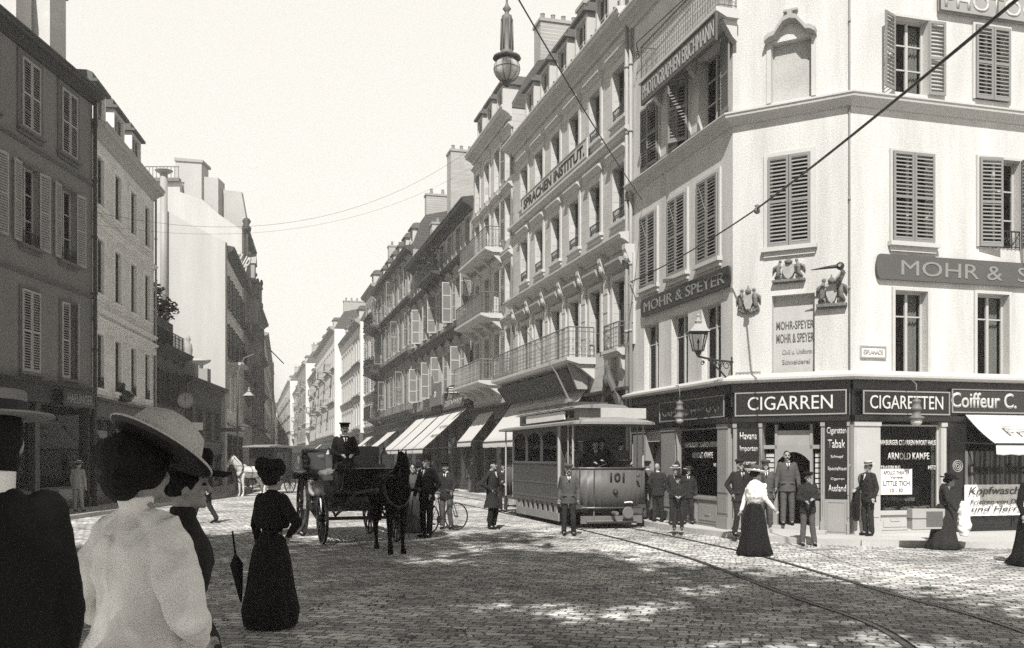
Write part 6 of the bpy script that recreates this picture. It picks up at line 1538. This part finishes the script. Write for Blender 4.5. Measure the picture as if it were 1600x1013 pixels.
# ---------------- wheels
def spoked(r,w,ns,name='wheel',mt=None,rim=.035,hub=.08):
    o=MB(); n=32
    o.lathe([(r-rim,-w/2),(r,-w/2),(r,w/2),(r-rim,w/2),(r-rim,-w/2)],n,Matrix.Rotation(R(90),4,'Y'))
    o.lathe([(.0,-hub*1.3),(hub*.6,-hub*1.3),(hub,-hub*.5),(hub,hub*.5),(hub*.6,hub*1.3),(0,hub*1.3)],12,Matrix.Rotation(R(90),4,'Y'))
    for k in range(ns):
        a=2*math.pi*k/ns; o.tube([(0,math.cos(a)*hub*.8,math.sin(a)*hub*.8),(0,math.cos(a)*(r-rim*.5),math.sin(a)*(r-rim*.5))],w*.38,5)
    return o.mesh(name,mt or BLACK)
def carriage(label,loc,rz):
    c=thing('carriage',label,'carriage',loc,rz)
    m=MB(); prof=[(-.55,.62),(-.95,1.02),(-.9,1.10),(-.55,.92),(.0,.62),(.0,.50),(.1,.48),(1.0,.48),(1.1,.62),(1.45,1.0),(1.5,1.28),(1.42,1.3),(1.05,.9),(.9,.95),(.85,1.0),(.1,.95),(-.3,1.0)]
    body=[(-.5,.72),(.0,.52),(1.0,.52),(1.42,.88),(1.55,1.34),(1.42,1.36),(1.2,1.08),(.35,1.08),(-.2,1.2),(-.45,1.12)]
    m.extr(body,-.56,.56); m.build('body',BLACK,c)
    m=MB(); m.box(-.5,.5,1.0,1.35,1.05,1.2); m.box(-.5,.5,-.2,.1,1.05,1.2); m.extr([(1.3,1.1),(1.5,1.1),(1.62,1.62),(1.5,1.64)],-.53,.53); m.build('seat',LEATH,c)
    m=MB()      # folded leather hood
    for k,(y,z,hh) in enumerate(((1.48,1.35,.06),(1.55,1.45,.07),(1.62,1.55,.07),(1.6,1.66,.06))): m.tube([(-.6,y-.3,z),(-.6,y+.05,z),(.6,y+.05,z),(.6,y-.3,z)],[hh,hh,hh,hh],8)
    m.ball((0,1.62,1.5),(.58,.2,.2),14,8); m.build('hood',LEATH,c,smooth=True)
    m=MB(); m.box(-.44,.44,-1.02,-.55,1.32,1.42); m.box(-.44,.44,-.56,-.5,1.42,1.75); m.extr([(-1.0,1.3),(-.5,1.3),(-.45,.8),(-.9,.95)],-.4,.4); m.extr([(-1.05,.9),(-1.5,.98),(-1.7,1.35),(-1.66,1.36),(-1.46,1.04),(-1.05,.96)],-.44,.44); m.build('box_seat',BLACK,c)
    m=MB(); m.tube([(-.35,-1.3,.62),(-.35,1.7,.62)],.03,6); m.tube([(.35,-1.3,.62),(.35,1.7,.62)],.03,6); m.tube([(-.66,-.95,.45),(.66,-.95,.45)],.035,6); m.tube([(-.66,1.15,.55),(.66,1.15,.55)],.035,6)
    for y in (-.95,1.15):
        for s in (-1,1): m.tube([(s*.45,y-.5,.62),(s*.45,y,.5),(s*.45,y+.5,.66)],.025,6)
    m.build('undercarriage',IRON,c)
    for s in (-1,1):
        link('wheel',cached('wf',lambda:spoked(.46,.05,12)),c,T((s*.68,-.95,.46))); link('wheel',cached('wr',lambda:spoked(.60,.055,14)),c,T((s*.68,1.15,.60)))
        q=MB(); q.extr([(.7,1.25),(1.75,1.25),(1.8,1.1),(1.77,1.22),(.7,1.22)],s*.68-.1,s*.68+.1); q.build('mudguard',BLACK,c)
        q=MB(); q.box(s*.52-.06,s*.52+.06,-.72,-.6,1.35,1.6); q.lathe([(.07,1.6),(.02,1.68),(.03,1.72),(0,1.74)],8,T((s*.52,-.66,0))); q.build('carriage_lamp',BRASS,c)
        m=MB(); m.tube([(s*.32,-1.2,.7),(s*.36,-2.2,.95),(s*.33,-3.6,1.05)],.028,6); m.build('shaft',IRON,c)
    m=MB()
    for k in range(7): m.ball((-.35+.12*k,.55+.06*(k%3),1.22+.03*(k%2)),(.14,.2,.09),8,6)
    o=m.build('rug',HAYL,c); o['fold']=.02; soft(o,.02,2)
    return c
def horse(label,loc,rz,coat,sc=1.0,harness=True,turn=0,mane=None,vox=.02):
    # faces -Y
    m=MB()
    m.loft([(0,0,-.05,.05,.05)],4) if False else None
    def ring(pts): 
        for (a,ra),(b,rb) in zip(pts[:-1],pts[1:]): m.cap(a,b,ra,rb,14)
    ring([((0,-.42,1.22),.25),((0,-.1,1.17),.29),((0,.3,1.18),.28),((0,.62,1.28),.25)])
    m.ball((0,-.5,1.15),(.22,.24,.28)); m.ball((0,.70,1.28),(.24,.24,.27)); m.ball((0,-.38,1.42),(.11,.22,.14))
    ring([((0,-.55,1.28),.20),((0,-.78,1.52),.155),((0,-.98,1.74),.115)])
    hd=V((0,-1.02,1.80)); mz=V((turn,-1.30,1.46))
    m.cap(hd,lerp(hd,mz,.45),.115,.095,14); m.cap(lerp(hd,mz,.45),mz,.095,.062,14); m.ball(mz+V((0,-.0,-.015)),(.062,.075,.06)); m.ball(lerp(hd,mz,.25)+V((0,.05,-.07)),(.06,.10,.09))
    for s in (-1,1): m.cap((s*.065,-.98,1.88),(s*.075,-.99,2.03),.032,.010,8)
    for s in (-1,1):
        f=.02*s
        ring([((s*.15,-.50,1.05),.115),((s*.14,-.52,.80),.075),((s*.13,-.50+f,.50),.052),((s*.13,-.50+f,.46),.055),((s*.13,-.49+f,.20),.034),((s*.13,-.52+f,.10),.042)]); m.cap((s*.13,-.54+f,.07),(s*.13,-.56+f,.03),.055,.062,10)
        ring([((s*.15,.66,1.12),.19),((s*.15,.56,.86),.13),((s*.14,.74,.56),.065),((s*.14,.76,.52),.06),((s*.14,.70,.22),.038),((s*.14,.68,.10),.044)]); m.cap((s*.14,.66,.07),(s*.14,.63,.03),.055,.064,10)
    b=m.build('horse',coat,None); soft(b,vox,3,.5); tag(b,label,'horse'); b.location=loc; b.rotation_euler=(0,0,rz); b.scale=(sc,sc,sc)
    mn=mane or coat
    q=MB()
    for k in range(9): t=k/8; p=lerp(V((0,-.48,1.5)),V((0,-.93,1.93)),t)+V((0,.06,.0)); q.cap(p,p+V((.05,.04,-.14)),.04,.02,6)
    q.cap((0,-1.02,1.92),(0,-1.15,1.80),.035,.015,6); q.build('mane',mn,b,smooth=True)
    q=MB(); q.tube([(0,.90,1.38),(0,1.02,1.25),(0,1.05,.9),(0,1.0,.55)],[.05,.07,.08,.03],8); q.build('tail',mn,b,smooth=True)
    q=MB()
    for k in range(4): q.ball((0,0,0),(.001,.001,.001),4,3) if False else None
    q.ball((-.10,-1.08,1.74),(.016,.02,.018),6,4); q.ball((.10,-1.08,1.74),(.016,.02,.018),6,4); q.build('eyes',DLET,b)
    if harness:
        q=MB()
        def loop(c,rx,rz_,tilt,r_=.02,n=18):
            q.tube([(c[0]+rx*math.cos(a),c[1]+math.sin(a)*tilt,c[2]+rz_*math.sin(a)) for a in [2*math.pi*k/n for k in range(n+1)]],r_,5)
        loop((0,-.60,1.25),.235,.34,.12,.035); loop((0,-.05,1.17),.295,.30,0,.016); loop((0,.45,1.2),.29,.29,.0,.014)
        for s in (-1,1): q.tube([(s*.25,-.6,1.2),(s*.31,-.05,1.15),(s*.30,.6,1.1),(s*.26,.95,1.05)],.014,5); q.tube([(s*.09,-1.1,1.62),(s*.1,-1.0,1.8),(0,-1.0,1.93)],.012,4); q.tube([(s*.07,-1.26,1.52),(s*.17,-.8,1.5),(s*.2,-.1,1.45)],.009,4)
        loop((0,-1.2,1.58),.10,.10,.0,.012)
        q.build('harness',BLACK,b,smooth=True)
    return b
hd_=R(20)
cl=gp(604,868); 
horse('dark carriage horse standing head-on in the shade of the road',(cl.x-.02,cl.y+.75,0),hd_,HORSED,1.0)
cpos=V((cl.x-1.35,cl.y+3.7,0))
ca=carriage('open black landau with folded hood waiting in the road',tuple(cpos),R(22))
cm=Matrix.Rotation(R(22),4,'Z')
ca.scale=(1.2,1.2,1.2)
co=cpos+cm@V((-.3,-.94,0))
person('coachman in a black coat and cap seated high on the carriage box',(co.x,co.y,.80-.12),18,1.90,'sit','suit',CB,CB,'peaked',CB,must=True,vox=.012)
# --- bicycle
bp=gp(713,829); bi=thing('bicycle','safety bicycle held by the cyclist, front wheel turned to the right','bicycle',(bp.x,bp.y,0),R(148))
def bw():
    o=MB(); o.lathe([(.325,-.018),(.35,-.010),(.35,.010),(.325,.018),(.325,-.018)],36,Matrix.Rotation(R(90),4,'Y')); return o.mesh('tyre',RUBB)
def bs():
    o=MB(); 
    for k in range(28): a=2*math.pi*k/28; o.tube([(.03 if k%2 else -.03,0,0),(0,.325*math.cos(a),.325*math.sin(a))],.0022,3,False)
    o.lathe([(.0,-.04),(.02,-.04),(.02,.04),(0,.04)],8,Matrix.Rotation(R(90),4,'Y')); return o.mesh('spokes',STEEL)
for y in (0,1.08):
    w_=link('wheel',cached('bwt',bw),bi,T((0,y,.352))@(Matrix.Rotation(R(-22),4,'Z') if y==0 else Matrix.Identity(4))); link('spokes',cached('bws',bs),w_)
m=MB(); A=V((0,.0,.352));Bk=V((0,1.08,.352));HT=V((0,.20,.86));HB=V((0,.16,.70));ST=V((0,.76,.84));BB=V((0,.66,.31))
for a,b in ((HT,ST),(HB,BB),(ST,BB),(HT,HB)): m.tube([a,b],.016,6)
for s in (-.05,.05):
    m.tube([HB+V((s*.6,0,0)),A+V((s,0,0))],.010,5); m.tube([BB+V((s*.5,0,0)),Bk+V((s,0,0))],.010,5); m.tube([ST+V((s*.4,0,0)),Bk+V((s,0,0))],.008,5)
m.build('frame',IRON,bi)
m=MB(); m.tube([HT,HT+V((0,-.03,.14))],.013,6); m.tube([HT+V((-.26,.16,.16)),HT+V((-.2,.0,.17)),HT+V((0,-.04,.14)),HT+V((.2,0,.17)),HT+V((.26,.16,.16))],.012,6); m.build('handlebar',STEEL,bi)
m=MB(); m.tube([ST,ST+V((0,.02,.1))],.012,6); m.ball(ST+V((0,.05,.13)),(.09,.13,.035),10,6); m.build('saddle',BROWN,bi,smooth=True)
m=MB(); m.lathe([(.08,-.005),(.095,-.004),(.095,.004),(.08,.005)],20,T(BB+V((.06,0,0)))@Matrix.Rotation(R(90),4,'Y')); m.tube([BB+V((.07,0,0)),BB+V((.08,-.1,-.13))],.01,5); m.tube([BB+V((-.07,0,0)),BB+V((-.08,.1,.13))],.01,5); m.box(.06,.16,.50,.58,.17,.19); m.build('crank',STEEL,bi)
# --- white horse cab
wx=gp(380,776); 
horse('white cab horse standing at the left kerb',(wx.x+.25,wx.y+.3,0),R(-40),HORSEW,.98,vox=.022)
cabm=V((wx.x+.35,wx.y+3.6,0))
cb_=thing('cab','closed dark horse cab with a pale roof behind the white horse','cab',tuple(cabm),R(-16))
m=MB(); m.extr([(-.9,.7),(-.9,1.3),(-.85,2.35),(1.0,2.35),(1.05,1.2),(.8,.65)],-.68,.68); m.build('body',mat('cab_black',.012,.6),cb_)
m=MB(); m.extr([(-1.35,2.36),(1.05,2.36),(1.05,2.44),(-.2,2.5),(-1.35,2.42)],-.76,.76); m.build('roof',TRAMW,cb_)
for s in (-1,1):
    m=MB(); m.box(s*.685-.004,s*.685+.004,-.5,.1,1.35,2.1); m.box(s*.685-.004,s*.685+.004,.25,.8,1.35,2.1); m.build('cab_window',DGLASS,cb_)
    link('wheel',cached('wf',lambda:spoked(.46,.05,12)),cb_,T((s*.72,-.9,.46))); link('wheel',cached('wr',lambda:spoked(.60,.055,14)),cb_,T((s*.72,.75,.60)))
m=MB(); m.box(-.5,.5,-1.5,-.9,1.2,1.35); m.tube([(-.4,-1,.62),(-.4,1.0,.62)],.03,5); m.tube([(.4,-1,.62),(.4,1.0,.62)],.03,5); m.tube([(-.72,-.9,.46),(.72,-.9,.46)],.03,5); m.tube([(-.72,.75,.6),(.72,.75,.6)],.03,5); m.build('undercarriage',IRON,cb_)
# --- distant horse and cart
fx=gp(466,756)
horse('pale horse drawing the distant cart in mid street',tuple(fx),R(14),HORSEM,1.0,vox=.03)
fc=thing('cart','distant dark covered cart in mid street','cart',(fx.x-.7,fx.y+3.0,0),R(14))
m=MB(); m.box(-.8,.8,-1.2,1.6,.8,1.4); m.extr([(-1.2,1.4),(-1.2,2.2),(-.9,2.6),(1.4,2.6),(1.6,1.4)],-.8,.8); m.build('body',mat('cab_black',.012),fc)
for s in (-1,1):
    for y in (-.8,1.1): link('wheel',cached('wr',lambda:spoked(.60,.055,14)),fc,T((s*.9,y,.60)))
m=MB(); m.tube([(-.9,-.8,.6),(.9,-.8,.6)],.04,5); m.tube([(-.9,1.1,.6),(.9,1.1,.6)],.04,5); m.box(-.3,.3,-.9,1.2,.55,.82); m.build('axle',IRON,fc)
fx=gp(490,750)
fc=thing('cart','distant high-wheeled dark carriage right of the covered cart','cart',tuple(fx+V((0,1,0))),R(16))
m=MB(); m.box(-.7,.7,-.9,1.2,.8,1.3); m.box(-.6,.6,.6,1.2,1.3,2.2); m.build('body',mat('cab_black',.012),fc)
for s in (-1,1):
    for y in (-.7,.9): link('wheel',cached('wr',lambda:spoked(.60,.055,14)),fc,T((s*.8,y,.60)))
m=MB(); m.tube([(-.8,-.7,.6),(.8,-.7,.6)],.04,5); m.tube([(-.8,.9,.6),(.8,.9,.6)],.04,5); m.box(-.3,.3,-.9,1.0,.55,.82); m.build('axle',IRON,fc)
# distant people
for lab,new,loc in FARP:
    src=[o for o in bpy.data.objects if o.name.startswith('person') and o['label'].startswith(lab)][0]
    LATE=(src,new,loc); globals().setdefault('LATES',[]).append(LATE)
crowd=['man in dark clothes half','woman in a patterned','man in grey working','woman in grey beside','bald man seen']
for k in range(26):
    x_=rnd.uniform(428,500); y_=rnd.uniform(733,750)
    if k>17: x_=rnd.uniform(520,600); y_=748+ (x_-520)*.12
    src=[o for o in bpy.data.objects if o.name.startswith('person') and o['label'].startswith(crowd[k%5])][0]
    LATES.append((src,'tiny indistinct figure in the crowd far down the street',gp(x_,y_)))
# ---------------- arc lamp and overhead wires
al=thing('arc_lamp','large globe arc lamp hanging over the street on a long fluted tube','lamp',tuple(at(792,108,13.2)))
m=MB(); m.ball((0,0,0),(.178,.178,.178),24,16); m.build('globe',MILK,al,smooth=True)
m=MB()
for k in range(10):
    a=2*math.pi*k/10; m.tube([(.185*math.cos(t)*math.cos(a),.185*math.cos(t)*math.sin(a),.185*math.sin(t)) for t in [R(-80+20*j) for j in range(8)]],.004,4)
m.tube([(.185*math.cos(t),.185*math.sin(t),0) for t in [R(18*j) for j in range(21)]],.004,4)
m.lathe([(.0,-.26),(.03,-.24),(.05,-.21),(.07,-.175)],10); m.build('wire_cage',IRONG,al)
m=MB(); m.lathe([(.17,.13),(.2,.145),(.19,.17),(.10,.20),(.09,.24),(.08,.26),(.07,.66),(.08,.68),(.07,.74),(.03,.76),(.03,.80),(.06,.84),(.03,.88),(.015,.92),(.015,.98),(.04,1.02),(.04,1.08),(.01,1.12)],16)
for k in range(6): a=k*math.pi/3; m.tube([(.085*math.cos(a),.085*math.sin(a),.26),(.075*math.cos(a),.075*math.sin(a),.70)],.012,5)
m.tube([(0,0,1.1),(0,0,1.9)],.008,4); m.build('fluted_tube',IRONG,al,smooth=True)
def wire(label,a,b,r,sag=.3,n=24,mids=None):
    a=V(a);b=V(b); m=MB(); pts=[lerp(a,b,k/n)-V((0,0,sag*4*(k/n)*(1-k/n))) for k in range(n+1)]
    m.tube(pts,r,5); o=m.build('overhead_wire',IRON,None); tag(o,label,'wire'); return o
lt=al.location+V((0,0,1.88))
wire('span wire carrying the globe arc lamp',lt+V((-11.5,3,2.9)),lt+V((7.5,-2,1.9)),.010,.0)
bpy.data.objects[-1] if False else None
w1=at(985,441,28.2); w2=at(1183,326,20.5); w3=at(1600,-10,9.5)
wire('thick feeder wire running from the insulator to the upper right of the picture',w2,w3,.022,.05)
wire('feeder wire from the insulator back to the street front of the corner house',w1,w2,.018,.1)
t=thing('insulator','small pale bell insulator where the thick feeder wire changes direction','insulator',tuple(w2)); m=MB(); m.lathe([(.02,-.12),(.07,-.08),(.06,0),(.03,.03),(.06,.06),(.0,.1)],10); m.build('bell',IRONG,t,smooth=True)
wire('long diagonal wire passing beside the arc lamp to the stone house',at(805,-10,15),at(1003,312,27.5),.014,.1)
wire('upper thin wire crossing the street in front of the white gable',at(0,360,24),at(640,255,60),.016,1.3) if False else None
wire('upper thin wire crossing the street in front of the white gable',at(140,330,33.4),at(737,232,48.2),.006,1.9)
wire('lower thin wire crossing the street in front of the white gable',at(140,350,33.4),at(737,262,48.2),.0045,1.5)
t=thing('wire_bracket','scrolled iron wall bracket where a wire meets the end of the top balcony','bracket',tuple(LF.M@V((LF.at(1000,85)[0],-.05,LF.at(1003,85)[1]))),ang1*0)
m=MB(); m.tube([(0,0,0),(-.1,-.3,.25)],.015,5); m.tube([V((-.05,-.15,0))+V((.12*math.cos(a)*(1-a/14),0,.14*math.sin(a)*(1-a/14)-.05)) for a in [k*.6 for k in range(18)]],.012,4); m.build('scroll',IRON,t)
wire('guy wire running up to the right past the top balcony',t.location+V((-.1,-.3,.25)),at(1078,-10,24.5),.014,0)
DENOISE=False; SX,SY=-.12,-.99; EL=49; SUN=4.6; SK0=5.35; SK1=.10; EXPO=.8; HAZE=0.0015
TREES_=[('shade tree standing right of the other trees behind the camera',-.6,-2.4,15,13.5,5.6,6.6,4.6,16000,1),
 ('shade tree directly behind the camera',-6.6,-1.0,17,15.5,5.6,6.0,5.0,12000,2),
 ('shade tree far left behind the camera',-14.2,-4.5,16,14.5,5.2,6.0,4.8,11000,3),
 ('shade tree leaning over the square, tallest behind the camera',-5.8,-.4,19,18.5,6.4,7.8,4.2,15000,4),
 ('shade tree far right behind the camera',4.6,-5.5,14,11.5,4.2,4.0,3.4,7500,5)]
# ---------------- shade trees of the square, behind and above the camera
def tree(label,x,y,h,zc,rx,ry,rz_,n,seed):
    rr=random.Random(seed); t=thing('plane_tree',label,'tree',(x,y,0),0,'shade trees behind the camera')
    m=MB(); m.tube([(0,0,0),(.1,0,zc*.45),(.0,.15,zc*.8),(0,.2,zc+rz_*.5)],[.32,.26,.18,.05],10)
    for k in range(9):
        a=k*.8; z=zc*(.5+.05*k); m.tube([(0,.05,z),(rx*.4*math.cos(a),ry*.4*math.sin(a),z+1.6),(rx*.75*math.cos(a),ry*.75*math.sin(a),z+2.6)],[.12,.07,.03],6)
    m.build('trunk',BARK,t); m=MB()
    cl=[]
    while len(cl)<46:
        v=Vector((rr.uniform(-1,1),rr.uniform(-1,1),rr.uniform(-1,1)))
        if v.length<1: cl.append((Vector((v.x*rx,v.y*ry,zc+v.z*rz_)),rr.uniform(.7,1.5)))
    for k in range(n):
        c,s=cl[rr.randrange(len(cl))]; p=c+Vector((rr.gauss(0,.5),rr.gauss(0,.5),rr.gauss(0,.42)))*s
        a=rr.random()*6.3; e=rr.uniform(-.7,.7); L=rr.uniform(.10,.2); u=Vector((math.cos(a),math.sin(a),e))*L; v=Vector((-math.sin(a),math.cos(a),rr.uniform(-.5,.5)))*L*.7
        m.quad(p-u,p+v,p+u,p-v)
    m.build('crown',FOLI,t)
tanel=math.tan(R(EL))
for a in TREES_: tree(*a)
# ---------------- sun, sky, camera
sc=bpy.context.scene
w=bpy.data.worlds.new('World'); sc.world=w; w.use_nodes=True; nt=w.node_tree; N=nt.nodes; L=nt.links
az=math.atan2(SX,SY)     # from +Y towards +X
sky=N.new('ShaderNodeTexSky'); sky.sky_type='NISHITA'; sky.sun_disc=False; sky.sun_elevation=R(EL); sky.sun_rotation=az; sky.dust_density=3.0; sky.air_density=1.0
bw_=N.new('ShaderNodeRGBToBW'); L.new(sky.outputs[0],bw_.inputs[0])
mr=N.new('ShaderNodeMapRange'); mr.inputs[1].default_value=0; mr.inputs[2].default_value=12; mr.inputs[3].default_value=.92; mr.inputs[4].default_value=1.15; L.new(bw_.outputs[0],mr.inputs[0])
gq=N.new('ShaderNodeTexCoord'); sp_=N.new('ShaderNodeSeparateXYZ'); L.new(gq.outputs['Generated'],sp_.inputs[0])
rp=N.new('ShaderNodeValToRGB'); L.new(sp_.outputs[2],rp.inputs[0]); e=rp.color_ramp.elements; e[0].position=.0; e[0].color=(1,1,1,1); e[1].position=.95; e[1].color=(SK1,SK1,SK1,1)
e2=e.new(.46); e2.color=(.94,.94,.94,1); e3=e.new(.6); e3.color=(SK1*1.3,SK1*1.3,SK1*1.3,1)
mm_=N.new('ShaderNodeMath'); mm_.operation='MULTIPLY'; L.new(rp.outputs[0],mm_.inputs[0]); L.new(mr.outputs[0],mm_.inputs[1])
mk=N.new('ShaderNodeMath'); mk.operation='MULTIPLY'; mk.inputs[1].default_value=SK0; L.new(mm_.outputs[0],mk.inputs[0])
tn=N.new('ShaderNodeMix'); tn.data_type='RGBA'; tn.blend_type='MULTIPLY'; tn.inputs[0].default_value=1; L.new(mk.outputs[0],tn.inputs[6]); tn.inputs[7].default_value=(1.0,.97,.905,1)
bg=N['Background']; bg.inputs[1].default_value=.12; L.new(tn.outputs[2],bg.inputs[0])
sd=bpy.data.lights.new('sun','SUN'); sd.energy=SUN; sd.angle=R(.5); sd.color=(1,.98,.94)
so=bpy.data.objects.new('sun',sd); C.objects.link(so)
hv=math.cos(R(EL)); n_=math.hypot(SX,SY); S_=Vector((SX/n_*hv,SY/n_*hv,math.sin(R(EL))))
so.rotation_euler=S_.to_track_quat('Z','Y').to_euler()
cd=bpy.data.cameras.new('camera'); cd.sensor_width=36; cd.lens=36*FOC/1600; cd.shift_y=(HY-506.5)/1600; cd.clip_end=2000; cd.clip_start=.05
co_=bpy.data.objects.new('camera',cd); C.objects.link(co_); co_.location=(0,0,EYE); co_.rotation_euler=(R(90),0,0); sc.camera=co_
sc.view_settings.view_transform='Standard'; sc.view_settings.look='None'; sc.view_settings.exposure=EXPO; sc.view_settings.gamma=1
if HAZE:
    hz=MB(); hz.box(-300,120,-40,480,-1,60); ho=hz.build('haze',None,None); tag(ho,kind='stuff')
    hm_=bpy.data.materials.new('street_haze'); hm_.use_nodes=True; n_=hm_.node_tree; n_.nodes.remove(n_.nodes['Principled BSDF']); pv=n_.nodes.new('ShaderNodeVolumePrincipled'); pv.inputs['Density'].default_value=HAZE; pv.inputs['Color'].default_value=(.97,.95,.9,1); pv.inputs['Anisotropy'].default_value=-.15
    n_.links.new(pv.outputs[0],n_.nodes['Material Output'].inputs['Volume']); ho.data.materials.append(hm_)
sc.cycles.max_bounces=6; sc.cycles.diffuse_bounces=3; sc.cycles.transparent_max_bounces=12; sc.cycles.use_denoising=DENOISE; sc.cycles.volume_bounces=0
finalize()
for src,new,loc in LATES:
    c=copy_tree(src); c.location=loc; c.rotation_euler=(0,0,R(rnd.uniform(0,360))); c['label']=new; c['group']='people far down the street'
for o in bpy.data.objects:
    if o.type=='MESH' and o.parent is None and 'fold' in o: del o['fold']
